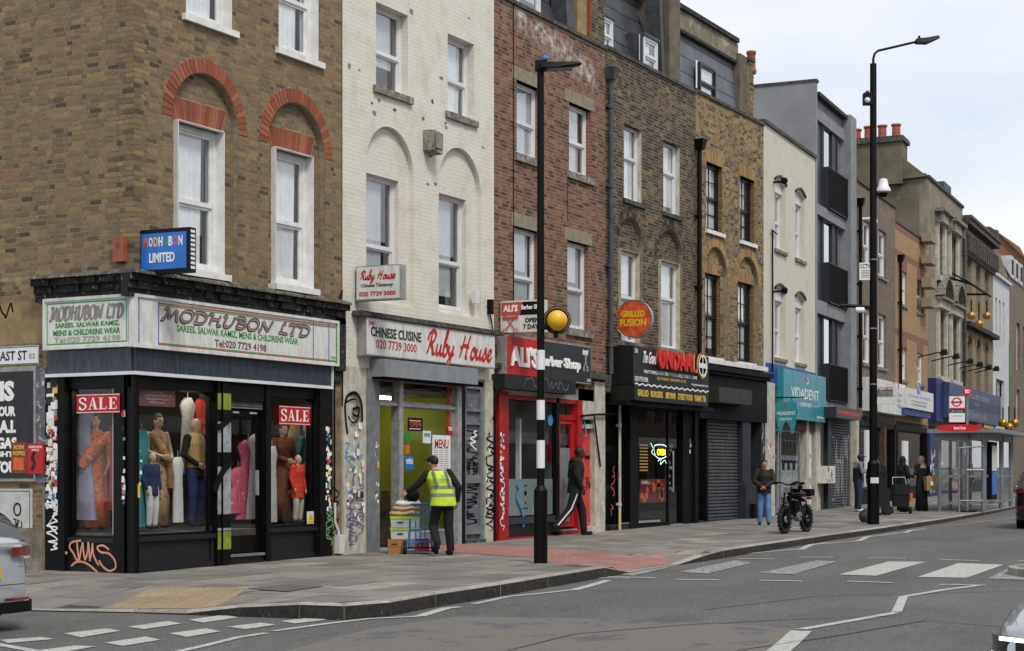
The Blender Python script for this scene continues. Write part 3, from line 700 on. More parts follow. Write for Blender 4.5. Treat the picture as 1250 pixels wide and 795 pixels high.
# kerb stones
kl = []; acc = []
for a, b in zip(KERB[2:], KERB[3:]):
    L_ = math.hypot(b[0]-a[0], b[1]-a[1]); n = max(1, round(L_/.92))
    for i in range(n): kl.append(((a[0]+(b[0]-a[0])*i/n, a[1]+(b[1]-a[1])*i/n), (a[0]+(b[0]-a[0])*(i+1)/n, a[1]+(b[1]-a[1])*(i+1)/n)))
kl = [k for k in kl if k[0][0] < 75]
kl = [((-3.74, 8-.9*i), (-3.74, 8-.9*(i+1))) for i in range(10)] + [((-3.74, -1.0), (-3.74, -1.65))] + kl
for i, (a, b) in enumerate(kl):
    d = Vector((b[0]-a[0], b[1]-a[1])); l = d.length; d /= l; nn = Vector((-d.y, d.x)); g = .004; w = .15
    j = rng.uniform(-.004, .004); c = .022
    def pt(t, o): return (a[0]+d.x*t+nn.x*o, a[1]+d.y*t+nn.y*o)
    P4 = [pt(g, j), pt(l-g, j), pt(l-g, w), pt(g, w)]; P5 = [pt(g, j+c), pt(l-g, j+c), pt(l-g, w), pt(g, w)]
    def top(p): return pz(p[0], p[1]) + .001
    vs = [(p[0], p[1], rz(*p)-.05) for p in P4] + [(p[0], p[1], max(rz(*p)+.015, top(p)-c)) for p in P4[:2]] + [(p[0], p[1], top(p)) for p in P5]
    fs = [(0,1,5,4), (4,5,7,6), (6,7,8,9), (1,2,8,7), (1,7,5), (3,0,6,9), (0,4,6), (2,3,9,8)]
    ko = MB().add(vs, fs).make('kerb_stone', 'kerbstone', pave); ko.data.materials.append(M_['kerb_face']); ko.data.polygons[0].material_index = 1
# markings
PAINT = bpy.data.objects['road']
W_r = PAINT
def mark(name, pix, m='road_paint', dz=.008):
    o = sheet(name, pix, m, dz); o.parent = W_r; return o
def line(name, pts, w, m='road_paint', dz=.008):
    P_ = [gnd(px, py, RD) for px, py in pts]; mb = MB(); vs = []
    for i, p in enumerate(P_):
        a, b = P_[max(0, i-1)], P_[min(len(P_)-1, i+1)]; d = (b-a); d.z = 0; d.normalize()
        for s in (-1, 1): q = (p.x-d.y*w/2*s, p.y+d.x*w/2*s); vs.append((*q, rz(*q)+dz))
    mb.add(vs, [(2*i, 2*i+1, 2*i+3, 2*i+2)[::-1] for i in range(len(P_)-1)]); o = mb.make(name, m); o.parent = W_r; return o
# side street dashes (give way)
for q in ([(78,774),(98,779),(147,771),(130,768)], [(156,766),(176,769),(222,762),(205,759)], [(230,757.5),(248,761),(291,754.5),(272,751.5)],
          [(128,785.5),(150,789.5),(196,782),(178,778)], [(206,774),(228,778.5),(270,771.5),(252,768)], [(277,766),(300,769),(337,763.5),(318,761)], [(342,759),(360,762),(399,757.5),(384,754.5)],
          [(0,782),(10,786),(67,781),(50,778.5)], [(30,797),(60,800),(118,790),(92,789)]):
    mark('give_way_dash', q)
line('edge_line', [(-30, 783), (0, 788), (45, 796), (80, 803)], .12)
line('white_line', [(200, 800), (250, 789), (290, 779), (325, 773.5)], .1); line('white_line', [(335, 771), (400, 762), (450, 756), (512, 753)], .1)
line('white_line', [(512, 753), (545, 743), (562, 741.5)], .14); line('white_line', [(578, 738), (620, 729), (670, 724), (697, 721)], .1); line('white_line', [(700, 721), (722, 715), (742, 709)], .14)
line('yellow_line', [(35, 740.5), (80, 741.5), (200, 743.5), (260, 746), (330, 750), (415, 756.5)], .07, 'road_yellow')
line('tar_seam', [(620, 795), (700, 775), (830, 764), (960, 757), (1100, 752)], .03, 'asphalt_dark'); line('tar_seam', [(1250, 768), (1130, 758), (1020, 777), (900, 795)], .03, 'asphalt_dark'); line('tar_seam', [(860, 745), (1000, 728), (1250, 722)], .025, 'asphalt_dark')
mark('yellow_tick', [(404, 752), (413, 750), (424, 757), (412, 757.5)], 'road_yellow', .012)
for i, q in enumerate(([(828, 699), (864, 701), (918, 687.5), (898, 684.5)], [(926, 700), (968, 702), (1022, 686), (998, 684.5)], [(1024, 702), (1070, 703.5), (1130, 686.5), (1085, 686)], [(1120, 705), (1180, 706), (1225, 690), (1170, 688)], [(1205, 707), (1262, 709), (1300, 692), (1240, 690)], [(740, 700.5), (772, 703.5), (830, 690.5), (800, 689)])):
    mark('zebra_stripe', q, 'road_paint' if i in (2, 3) else 'road_paint_worn')
for q in ([(708, 706), (768, 706.5)], [(825, 708), (878, 708.5)], [(927, 709), (980, 710)], [(1034, 710), (1090, 712)], [(900, 682.5), (945, 683)], [(975, 680.5), (1018, 681)], [(1060, 681.5), (1106, 682)], [(1148, 683.5), (1196, 685)], [(742, 704.5), (800, 706)], [(1242, 685), (1262, 686)]):
    line('crossing_dash', q, .13)
line('zigzag_line', [(945, 800), (962, 786), (978, 771)], .22); line('zigzag_line', [(978, 769), (1030, 760), (1094, 748.5)], .12)
mark('zigzag_line', [(1088, 748), (1101, 748), (1108, 730), (1097, 730)], dz=.011); line('zigzag_line', [(1100, 729.5), (1150, 721), (1200, 714.5)], .12); line('zigzag_line', [(1146, 714), (1202, 715)], .12)
line('zigzag_line', [(905, 677), (975, 670.5)], .1); line('zigzag_line', [(977, 671.5), (990, 665.5), (1010, 663)], .14); line('zigzag_line', [(1010, 664), (1046, 661)], .1); line('zigzag_line', [(1048, 661), (1058, 656), (1068, 654.5)], .14)
line('zigzag_line', [(1068, 655), (1104, 650)], .1); line('zigzag_line', [(1104, 651), (1112, 648), (1130, 646)], .14); line('yellow_line', [(1150, 643), (1200, 637), (1245, 632), (1300, 626)], .08, 'road_yellow')
# traffic island on the right
_q = gnd(1235, 703, RD)
isl, fI = thing('traffic_island', Fr(_q.x+1.5*ST, _q.y-1.5*CT, 0, rz(_q.x, 0)), 'low kerbed traffic island at right edge beside the zebra crossing', 'traffic island')
n = 14
for k in range(n):
    t0, t1 = 2*PI*k/n+.006, 2*PI*(k+1)/n-.006; tm = (t0+t1)/2
    P8 = [(math.cos(t)*r, math.sin(t)*r) for r, t in ((1.5, t0), (1.5, tm), (1.5, t1), (1.36, t1), (1.36, tm), (1.36, t0))]
    MB().slab(P8, -.02, .12).make('kerb_stone', 'kerbstone', isl, fI)
MB().slab([(math.cos(2*PI*k/28)*1.355, math.sin(2*PI*k/28)*1.355) for k in range(28)], -.02, .115).make('paved_top', 'paving', isl, fI)
# ================================================================== 1  CORNER HOUSE (frame FA front, FS side)
pieces('brown_brick_far', STOCK)
b1, F1 = thing('corner_building', FA, 'tall brown stock brick corner building above the saree shop, red arches over its sash windows', 'building')
X1 = FA.x(417)
def op(F, pl, pr, zb, zt, y=0): return (F.x(pl, y), F.x(pr, y), zb, zt)
R1 = [op(FA, 219, 274.5, 4.54, 6.76), op(FA, 338, 383.3, 4.54, 6.76), op(FA, 227, 284, 8.38, 10.25), op(FA, 340, 389.5, 8.38, 10.25)]
c1, c2 = (FA.x(212)+FA.x(289))/2, (FA.x(326)+FA.x(397))/2
A1 = [(c1, .79, 6.78, 4.45), (c2, .79, 6.78, 4.45)]
Z1 = 11.4
flat_holes = []
for c, r in ((c1, R1[0]), (c2, R1[1])):
    flat_holes.append(lambda z, r=r: (r[0]-.05-(z-6.76)*.4, r[1]+.05+(z-6.76)*.4) if 6.76 < z < 7.13 else None)
ringh = [harch(c, 1.02, 6.78, 6.78) for c in (c1, c2)]
mm = MB().holed([(0, 3.3), (X1, 3.3), (X1, Z1), (0, Z1)], [[(r[0], r[2]), (r[1], r[2]), (r[1], r[3]), (r[0], r[3])] for r in R1[2:]]+[arch_pts(*q) for q in A1], 0, .11)
mm.holed([(0, 3.3), (X1, 3.3), (X1, Z1), (0, Z1)], [[(r[0], r[2]), (r[1], r[2]), (r[1], r[3]), (r[0], r[3])] for r in R1], .1105, .34)
w1 = mm.make('wall', 'mortar_brown', b1, FA)
bk = MB(); bricks(bk, 0, X1, 3.3, Z1, [hrect(r) for r in R1[2:]]+[harch(*q) for q in A1]+ringh, 0, seed=11)
for k, q in enumerate(A1): bricks(bk, q[0]-q[1], q[0]+q[1], q[3], q[2]+q[1], [hrect(R1[k]), flat_holes[k]], .11, seed=20+k, region=harch(*q))
bk.make('brickwork', 'corner_brick', w1, FA, kind='stuff')
for c, r in ((c1, R1[0]), (c2, R1[1])):
    for q in ring(c, 6.78, .80, 1.02, 30, 0, 0): MB().prism(q, -.012, .1).make('arch_brick', 'voussoir', w1, FA)
    for q in flat_arch(r[0]-.03, r[1]+.03, 6.765, 7.12, 17, .13): MB().prism(q, .10, .14).make('arch_brick', 'voussoir', w1, FA)
for i, r in enumerate(R1):
    window(b1, FA, *r, y=.17, fm='sash_white', cur='split', fw=.09, rail=.48 if i < 2 else .5, sill='sash_white', sillx=.09, sill_h=.1, reveal='sash_white', sashw=.045, seed=i)
# side wall: brick by brick, the lowest and nearest 180 stretchers singly
ms = MB().holed([(-10, 3.3), (0, 3.3), (0, Z1), (-10, Z1)], [], .0, .3); ms.box(-10, FS.x(60), 0, .3, -.3, 3.3)
w1s = ms.make('wall', 'mortar_brown', b1, FS)
bk = MB(); cand = []
def pick(p, q, z):
    if p > -2.75 and len(cand) < 300: cand.append((p, z)); return True
    return False
bricks(bk, -8, 0, 4.42, Z1, [], 0, seed=31, single=pick)
bricks(bk, -8, FS.x(52), .62, 4.42, [], 0, seed=32)
bk.make('brickwork', 'corner_brick', w1s, FS, kind='stuff')
bm4 = [MB().brick(0, .215, -.0015-.001*k, .004, .0065, .0685) for k in range(4)]; bme = []
for m_ in bm4:
    o = m_.make('brick', 'corner_brick', w1s, FS.sub(*[cand[len(bme)][0], 0, cand[len(bme)][1]])); bme.append(o.data)
for i, (p, z) in enumerate(cand[4:]):
    o = bpy.data.objects.new('brick', bme[rng.randrange(4)]); link(o, w1s, FS.sub(p, 0, z).M)
MB().box(-9, FS.x(53), -.03, 0, -.3, FS.z(55, 645)).make('rendered_plinth', 'render_plinth' if 'render_plinth' in M_ else 'white_render', b1, FS).data.materials[0] = mat('render_plinth', '8d8573', '5f584b', .9, 5, bump=.6, c3='3a352d', c3pos=.6)
sh_ = MB(); sh_.box(0, X1, 7, 7.1, 3.3, Z1).box(.36, .42, .36, 7, 3.3, Z1).box(X1-.06, X1-.004, .36, 7, -.2, Z1).box(.36, X1-.06, .33, 7, Z1-.35, Z1-.25).box(.0, X1-.06, .3, 7, 3.3, 3.38).box(.36, X1-.06, .36, 7, 7.5, 7.58).box(.1, X1, .1, 7, -.3, .05); sh_.make('shell', 'interior_dark', b1, FA)
MB().box(-.05, X1+.0, -.05, .4, Z1, Z1+.12).make('coping', 'coping', b1, FA)
# ---- shop front: cornice, fascia sign, slate band
zs = 4.06
def cornice(P, F, x0, x1, z0, seed, m1='cornice_top', m2='grime_black', mx0=0, mx1=0):
    a = MB(); b = MB(); r = random.Random(seed)
    n = int((x1-x0)/.17)
    for i in range(n):
        p, q = x0+(x1-x0)*i/n, x0+(x1-x0)*(i+1)/n; j = r.uniform(-.015, .015)
        a.add([(p,-.27+j,z0+.27),(q,-.27+j,z0+.27),(q,-.25+j,z0+.31),(p,-.25+j,z0+.31),(p,.0,z0+.37+j),(q,.0,z0+.37+j),(p,0,z0+.27),(q,0,z0+.27)], [(0,1,2,3),(3,2,5,4),(0,3,4,6),(1,7,5,2),(0,6,7,1)])
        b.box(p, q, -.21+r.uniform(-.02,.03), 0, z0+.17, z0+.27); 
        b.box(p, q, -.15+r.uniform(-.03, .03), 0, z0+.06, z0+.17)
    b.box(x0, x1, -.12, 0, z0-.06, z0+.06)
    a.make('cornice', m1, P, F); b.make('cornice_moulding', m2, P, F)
cornice(b1, FA, -.27, X1-.05, zs, 3); cornice(b1, FS, FS.x(52)-.03, .0, zs, 4)
sf, _ = thing('shop_fascia_sign', FA, 'long white fascia sign reading MODHUBON LTD over the corner saree shop', 'shop sign')
yS = -.12
x0, x1 = -.12, FA.x(413, yS); z0, z1 = FA.z(163, 423.5, yS), FA.z(163, 358, yS)
MB().box(x0, x1, yS, .0, z0, z1).make('board', 'sign_white', sf, FA)
fm = MB(); e = .045
for f, a, b, in ((FA, x0, x1),):
    fm.box(a, b, yS-.025, yS, z0, z0+e).box(a, b, yS-.025, yS, z1-e, z1).box(a, a+e, yS-.025, yS, z0+e, z1-e).box(b-e, b, yS-.025, yS, z0+e, z1-e)
fm.make('frame', 'sign_white', sf, FA)
yl = yS-.003; xa, xb = FA.x(193.5, yS), FA.x(381.5, yS)
g = MB(); g.box(xa, FA.x(411, yS), yl, yS, z0+.085, z0+.1).box(xa, FA.x(411, yS), yl, yS, z1-.13, z1-.115).box(FA.x(410.4, yS), FA.x(411.2, yS), yl-.001, yS, z0+.1, z1-.13).box(FA.x(165.5, yS), FA.x(166.2, yS), yl, yS, z0+.07, z1-.07); g.make('green_border', 'green_line', sf, FA)
g = MB(); g.box(xa, x1-e, yl-.001, yS, z0+.065, z0+.08).box(xa, x1-e, yl-.001, yS, z1-.105, z1-.085); g.make('red_border', 'red_line', sf, FA)
g = MB(); 
for px in (169, 193, 382, 401): q = FA.x(px, yS); g.box(q, q+.018, yl-.002, yS, z0+.06, z1-.07)
g.make('blue_line', 'blue_line', sf, FA)
pen('MODHUBON LTD', FA, sf, 'lettering', 'maroon', FA.x(198, yS), FA.x(378, yS), z0+.44, z1-.165, yS-.001, .085, .04, sep=.04, italic=.1)
g2 = pen('MODHUBON LTD', FA, sf, 'lettering_core', 'sign_grey', FA.x(198, yS), FA.x(378, yS), z0+.44, z1-.165, yS-.006, .03, .012, sep=.04, italic=.1)
text('SAREES, SALWAR KAMIZ, MENS & CHILDRENS WEAR', FA, sf, 'lettering', 'sign_green', FA.x(216, yS), FA.x(364, yS), z0+.275, z0+.395, yS, bold=.02)
text('Tel:020 7729 4198', FA, sf, 'lettering', 'maroon', FA.x(262, yS), FA.x(325, yS), z0+.12, z0+.235, yS, bold=.02)
text('262', FA, sf, 'lettering', 'sign_green', FA.x(404, yS), FA.x(409.5, yS), z0+.12, z0+.165, yS, bold=.02)
ss, _ = thing('side_fascia_sign', FS, 'white MODHUBON LTD sign facing the side street, with grey and green lettering', 'shop sign', x=0)
xa, xb = FS.x(53, yS), .10; z0, z1 = FS.z(157, 423, yS), FS.z(157, 358.5, yS)
MB().box(xa, xb, yS, 0, z0, z1).make('board', 'sign_white', ss, FS)
g = MB(); g.box(xa, xb, yS-.02, yS, z0, z0+e).box(xa, xb, yS-.02, yS, z1-e, z1).box(xa, xa+e, yS-.02, yS, z0+e, z1-e).box(xb-.07, xb, yS-.02, yS, z0+e, z1-e).make('frame', 'sign_white', ss, FS)
g = MB(); l, r = xa+.07, xb-.12; g.box(l, r, yl, yS, z0+.07, z0+.09).box(l, r, yl, yS, z1-.09, z1-.07).box(l, l+.015, yl, yS, z0+.09, z1-.09).box(r-.015, r, yl, yS, z0+.09, z1-.09).make('green_border', 'green_line', ss, FS)
pen('MODHUBON LTD', FS, ss, 'lettering', 'grey_letter', FS.x(62, yS), FS.x(150.5, yS), z0+.43, z1-.14, yS-.001, .05, .024, sep=.04, italic=.1)
text('SAREES, SALWAR KAMIZ,', FS, ss, 'lettering', 'sign_green', FS.x(67.5, yS), FS.x(146, yS), z0+.305, z0+.39, yS, bold=.03)
text('MENS & CHILDRENS WEAR', FS, ss, 'lettering', 'sign_green', FS.x(65, yS), FS.x(147, yS), z0+.2, z0+.285, yS, bold=.03)
text('Tel:020 7729 4198', FS, ss, 'lettering', 'tan_letter', FS.x(66, yS), FS.x(147, yS), z0+.095, z0+.18, yS, bold=.03)
# slate band under the signs
zb0, zb1 = 2.93, 3.27; m = MB(); m.box(-.02, FA.x(402), -.05, .05, zb0, zb1); m.make('fascia_band', 'fascia_slate', b1, FA)
m = MB(); m.box(FS.x(60), 0, -.05, .05, zb0, zb1).make('fascia_band', 'fascia_slate', b1, FS)
MB().box(-.06, FA.x(402), -.09, -.02, zb0-.05, zb0).make('white_strip', 'white_upvc', b1, FA); MB().box(FS.x(60), .085, -.09, -.02, zb0-.05, zb0-.002).make('white_strip', 'white_upvc', b1, FS)
MB().box(FA.x(402)-.02, FA.x(402), -.09, .0, zb0-.02, zb1).make('white_strip', 'white_upvc', b1, FA)
m = MB(); m.box(.0, FA.x(402), .03, .3, 2.70, zb0-.05).box(FA.x(262), FA.x(330), .02, .3, 2.6, 2.9); m.make('shopfront_head', 'gloss_black', b1, FA)
MB().box(FS.x(60), .0, .03, .3, 2.70, zb0-.052).make('shopfront_head', 'gloss_black', b1, FS)
# front bays
zt = 2.80
def bay(F, pl, pr, ptop, pbot, P, name='shop_window', gm_='shop_glass', fr='gloss_black', y=.06, fw=.04, mull=()):
    a, b = F.x(pl), F.x(pr); zt_, zb_ = F.z(pl, ptop), F.z(pl, pbot)
    m = MB(); m.box(a, a+fw, y, y+.07, zb_, zt_).box(b-fw, b, y, y+.07, zb_, zt_).box(a+fw, b-fw, y, y+.07, zt_-fw, zt_).box(a+fw, b-fw, y-.03, y+.1, zb_, zb_+fw)
    for q in mull: q = F.x(q); m.box(q-.02, q+.02, y, y+.06, zb_+fw, zt_-fw)
    w = m.make(name, fr, P, F)
    MB().add([(a+fw-.01, y+.035, zb_+fw-.01), (b-fw+.01, y+.035, zb_+fw-.01), (b-fw+.01, y+.035, zt_-fw+.01), (a+fw-.01, y+.035, zt_-fw+.01)], [(0,1,2,3)]).make('pane', gm_, w, F)
    return w, a, b, zb_, zt_
bay(FA, 167, 261, 463, 656, b1); bay(FA, 330, 386, 468, 645, b1); bay(FS, 82, 139, 456, 657, b1)
def riser(F, pl, pr, zt_, P, y=.02, m='panel_black', name='stall_riser'):
    a, b = F.x(pl), F.x(pr); n = MB(); n.box(a, b, y+.03, y+.13, -.25, zt_-.07).box(a, b, y-.03, y+.13, zt_-.07, zt_)
    n.box(a, a+.07, y+.005, y+.03, -.2, zt_-.07).box(b-.07, b, y+.005, y+.03, -.2, zt_-.07).box(a+.07, b-.07, y+.005, y+.03, -.2, F.g((a+b)/2)+.09)
    return n.make(name, m, P, F)
zr = FA.z(167, 656)
riser(FA, 165, 263, zr, b1); riser(FA, 327, 390, FA.z(330, 645), b1); riser(FS, 80, 141, FS.z(120, 657), b1)
# corner pier
m = MB(); m.box(-.0, .12, -.0, .12, -.2, zb0).box(-.03, .045, -.03, .02, -.2, zb0-.05).box(.055, FA.x(168), -.03, .03, -.2, zb0-.05); m.make('corner_post', 'gloss_black', b1, FA)
m = MB(); m.box(FS.x(140), FS.x(153), -.03, .05, -.2, zb0-.05); m.make('corner_post', 'gloss_black', b1, FS)
stickers(b1, FS, FS.x(150), FS.x(155), 1.0, 2.35, -.032, 24, 5, .03, .06); stickers(b1, FA, .06, .15, 1.2, 1.9, -.032, 8, 6, .02, .05)
MB().box(.055, .10, -.036, -.03, 1.10, 1.3).make('notice', 'yellow', b1, FA)
# side pilaster with stickers
m = MB(); m.box(FS.x(56), FS.x(74), -.02, .2, -.2, zb0-.05).box(FS.x(74), FS.x(82), -.06, .2, -.2, zb0-.05); m.make('pilaster', 'shop_black', b1, FS)
stickers(b1, FS, FS.x(57), FS.x(73), .9, 2.1, -.022, 150, 8, .03, .09); stickers(b1, FS, FS.x(57), FS.x(73), 2.1, 2.75, -.022, 25, 18, .05, .14); 
g = MB(); scribble(g, FS.x(59), FS.x(72), .3, 1.1, -.03, .022, 24, 3); scribble(g, FS.x(60), FS.x(72), .5, 1.3, -.031, .03, 9, 4, thin=.01); g.make('graffiti', 'white_letter', b1, FS)
g = MB()
def gp(F, pts, y): return [F.at(px, py, y) for px, py in pts]
mat('tag_pink', 'd99a7e', 'c98a70', .7, 12)
for st in ([(99,660),(88,662),(85,668),(90,676),(94,684),(97,680)], [(94,661),(95,672),(97,684)], [(97,684),(99,672),(101,662)], [(101,662),(102,674),(104,684)], [(104,684),(107,674),(108,662),(109,673),(110,685)], [(110,685),(112,672),(113,663)], [(113,663),(114,676),(118,686),(121,690)], [(133,671),(126,666),(119,668),(123,674),(133,676),(140,684),(141,693),(134,697),(126,692),(121,684)], [(87,691),(94,686),(104,687),(114,694),(123,703)]):
    ribbon(g, gp(FS, st, -.035), -.035, .03)
p = FS.at(81, 675, -.06); g.box(p[0]-.02, p[0]+.02, -.063, -.06, p[1]-.02, p[1]+.02); g.make('graffiti_tag', 'tag_pink', b1, FS)
# striped posts by the door
mat('tag_lime', '8d9a2c', '6d7a22', .5, 10); mat('post_white', 'a9abae', '7c7e81', .5, 9, c3='222', c3pos=.66) if 0 else mat('post_white', 'a9abae', '7c7e81', .5, 9)
for pl, pr, yy_ in ((264.5, 268.5, -.02), (269.5, 274, -.05), (275, 280, -.03)):
    a, b = FA.x(pl), FA.x(pr); ps = MB().box(a, b, yy_, .1, -.1, zb0-.05).make('door_post', 'shop_black', b1, FA)
    k = MB(); k.box(a-.002, b+.002, yy_-.004, yy_, FA.z(265, 645), FA.z(265, 648)); k.box(a-.001, b+.001, yy_-.004, yy_, FA.z(265, 628), FA.z(265, 570)).box(a-.001, b+.001, yy_-.004, yy_, FA.z(265, 552), FA.z(265, 515)); k.make('paint_stripe', 'post_white', ps, FA)
    MB().box(a-.001, b+.001, yy_-.004, yy_, FA.z(265, 671), FA.z(265, 649)).box(a-.001, b+.001, yy_-.004, yy_, FA.z(265, 500), FA.z(265, 480)).make('paint_stripe', 'tag_lime', ps, FA)
g = MB(); ribbon(g, gp(FA, [(264, 522), (270, 520), (276, 515), (281, 510)], -.05), -.055, .1); g.make('graffiti', 'matt_black', b1, FA); g = MB(); ribbon(g, gp(FA, [(262, 600), (267, 585), (274, 572), (283, 562)], -.05), -.055, .12); g.make('graffiti', 'matt_black', b1, FA)
# door
xd0, xd1 = FA.x(283), FA.x(325); yd = .12
d = MB(); dz0, dz1 = FA.z(283, 676), FA.z(283, 500)
d.box(xd0, xd0+.07, yd, yd+.05, dz0, dz1).box(xd1-.07, xd1, yd, yd+.05, dz0, dz1).box(xd0+.07, xd1-.07, yd, yd+.05, dz1-.08, dz1).box(xd0+.07, xd1-.07, yd, yd+.05, dz0, FA.z(283, 655)); dd = d.make('door', 'gloss_black', b1, FA)
MB().add([(xd0+.06, yd+.03, dz0+.1), (xd1-.06, yd+.03, dz0+.1), (xd1-.06, yd+.03, dz1-.07), (xd0+.06, yd+.03, dz1-.07)], [(0,1,2,3)]).make('pane', 'shop_glass', dd, FA)
MB().box(xd1-.13, xd1-.1, yd-.05, yd, 1.1, 1.5).make('handle', 'alu', dd, FA); MB().box(xd0+.15, xd0+.3, yd-.03, yd, dz1-.05, dz1-.02).box(xd1-.3, xd1-.12, yd-.03, yd, dz1-.05, dz1-.02).make('closer', 'alu', dd, FA)
MB().box(xd0, xd1, .0, .5, -.2, FA.z(283, 676)-.14).box(xd0, xd1, .05, .5, FA.z(283, 676)-.14, FA.z(283, 676)-.02).make('door_step', 'panel_black', b1, FA)
MB().box(xd0-.02, xd1+.02, .02, .1, FA.z(283, 668)-.16, FA.z(283, 668)-.12).make('step_edge', 'alu_dull', b1, FA)
MB().box(FA.x(325), FA.x(331), -.0, .13, -.2, zb0-.05).make('door_post', 'gloss_black', b1, FA)
s = MB()
for i in range(7): zz = FA.z(283, 500)+.03+i*.045; s.add([(xd0, .06, zz), (xd1, .06, zz), (xd1, .085, zz+.02), (xd0, .085, zz+.02), (xd0, .06, zz+.042), (xd1, .06, zz+.042)], [(0,1,2,3),(3,2,5,4)])
s.make('shutter_slats', 'alu_dull', b1, FA)
m = MB(); m.box(FA.x(388), FA.x(403), -.05, .25, -.2, zb0-.05).box(FA.x(386), FA.x(388), .0, .2, -.2, zb0); m.make('pilaster', 'shop_black', b1, FA)
stickers(b1, FA, FA.x(394), FA.x(402), .75, 2.2, -.052, 60, 12, .03, .08)
mat('tag_green', '63a06a', '4d8a56', .7); g = MB(); scribble(g, FA.x(396), FA.x(402), .25, .85, -.055, .025, 12, 5); scribble(g, FA.x(395), FA.x(402), .3, .8, -.056, .025, 9, 7); g.make('graffiti', 'tag_green', b1, FA)
mat('brown_render', '8b7a62', '5b4f40', .9, 5, bump=.6, c3='2e2923', c3pos=.62); m = MB().box(FA.x(403), X1-.03, -.02, .3, -.2, 3.55); m.make('rendered_pier', 'brown_render', b1, FA)
m = MB(); m.prism([(FA.x(403), 3.2), (X1-.04, 3.2), (X1-.04, 4.1), (FA.x(403), 4.1)], -.12, 0).prism([(FA.x(403)+.02, 3.0), (X1-.06, 3.0), (X1-.06, 3.2), (FA.x(403)+.02, 3.2)], -.06, 0); m.make('console', 'grime_black', b1, FA)
g = MB(); scribble(g, FA.x(404), FA.x(412), .4, 1.2, -.022, .025, 12, 11); g.make('graffiti', 'matt_black', b1, FA)
mat('pipe_white', 'd8d8d6', 'c5c5c2', .5, 9)
g = MB(); q = FA.x(410); g.tube([(q-.1, -.05, .95), (q-.1, -.05, .62), (q, -.06, .45), (q, -.06, .38)], .022); g.box(q-.07, q+.09, -.12, -.02, .08, .4); auto(g.make('gas_pipe_box', 'pipe_white', b1, FA))
g = MB(); q = FA.x(405.5); g.tube([(q, -.05, .95), (q, -.05, 2.9), (q+.08, -.05, 3.3), (q+.1, -.05, 4.3)], .014); g.tube([(X1-.12, -.03, 4.45), (X1-.05, -.05, 4.6), (X1-.1, -.05, 4.2), (X1-.04, -.05, 3.4), (X1-.05, -.05, 2.6)], .012); g.make('cable', 'matt_black', b1, FA)
# alarm box, blue sign
al, fa = thing('alarm_box', FS, 'faded orange alarm box on the brick side wall left of the blue sign', 'alarm box', x=FS.x(149), y=0, z=FS.z(149, 320))
m = MB(); m.prism([(-.1, 0), (.1, 0), (.1, .36), (-.1, .36)], -.09, 0); m.make('housing', mat('alarm_orange', 'a5543f', '8b4636', .6, 8), al, fa); MB().lathe([(.001, -.092), (.045, -.092), (.06, -.086)], (0, 0, .24), 16, 'y').make('grille', 'maroon', al, fa)
mat('shop_inner', '2a2622', '171412', .9, 3)
zq0, zq1 = FS.z(170, 333, .1), FS.z(170, 284, .1)
fb = FA.sub(FA.x(185), -.0, 0, 0)
bs, fq = thing('lightbox_sign', Fr(FA.x(171), -.0, -PI/2+.06, 0), 'small blue lightbox sign reading MODHUBON LIMITED on the corner brickwork', 'shop sign')
# board faces the side street and the camera; it runs out from the wall
a0 = fq.x(171); a1 = fq.x(229); bz0, bz1 = fq.z(171, 333), fq.z(171, 284)
m = MB(); m.box(a0-.03, a1+.03, 0, .16, bz0-.03, bz1+.03); m.make('case', 'gloss_black', bs, fq)
MB().box(a0+.02, a1-.02, -.008, .0, bz0+.03, bz1-.03).make('face', 'blue_sign', bs, fq)
_cols = ['orange', 'white', 'yellow', 'white', 'green_line', 'white', 'orange', 'white']
for n_, (ch, w_) in enumerate(zip('MODHUBON', _cols)):
    u0 = a0+.07+(a1-a0-.14)*n_/8; text(ch, fq, bs, 'letter', w_, u0+.005, u0+(a1-a0-.14)/8-.012, bz0+.36, bz0+.5, -.009, bold=.03)
text('LIMITED', fq, bs, 'lettering', 'white', a0+.17, a1-.22, bz0+.13, bz0+.27, -.009, bold=.03)
m = MB()
for k in range(9): m.box(a1+.032, a1+.036, .03, .13, bz0+.02+k*.065, bz0+.06+k*.065)
m.make('bulb_strip', 'white', bs, fq)
# ---- posters on the side wall
sg, fs_ = thing('street_name_plate', FS, 'white street name plate ending FAST ST on the brick side wall', 'street sign')
def sbox(F, pl, pr, pt, pb2, y0, y1, P, name, m): a = PB(F, pl, pr, pt, pb2, y0, y1, 'r'); MB().box(*a).make(name, m, P, F); return a
a = sbox(FS, -30, 46, 421.5, 444.5, -.03, -.005, sg, 'plate', 'white')
text('FAST ST', FS, sg, 'lettering', 'black_letter', FS.x(-4, -.03), FS.x(33, -.03), a[4]+.07, a[5]-.07, -.031, bold=.012)
text('E2', FS, sg, 'lettering', 'grey_letter', FS.x(36, -.03), FS.x(43, -.03), a[4]+.09, a[5]-.12, -.031)
m = MB().box(a[0], a[1], -.034, -.03, a[4]+.008, a[4]+.018).box(a[0], a[1], -.034, -.03, a[5]-.018, a[5]-.008).make('black_border', 'black_letter', sg, FS)
pf, _ = thing('framed_poster', FS, 'large black poster with bold white words in a pale frame on the side wall', 'poster')
a = sbox(FS, -80, 43, 447, 588, -.04, -.0, pf, 'backing', 'sign_grey'); bx = (a[0]+.05, a[1]-.04, -.045, -.04, a[4]+.05, a[5]-.07)
MB().box(*bx).make('poster', mat('poster_black', '26272a', '1b1c1f', .5, 5, c3='8a8a8a', c3pos=.72, c3scale=6), pf, FS)
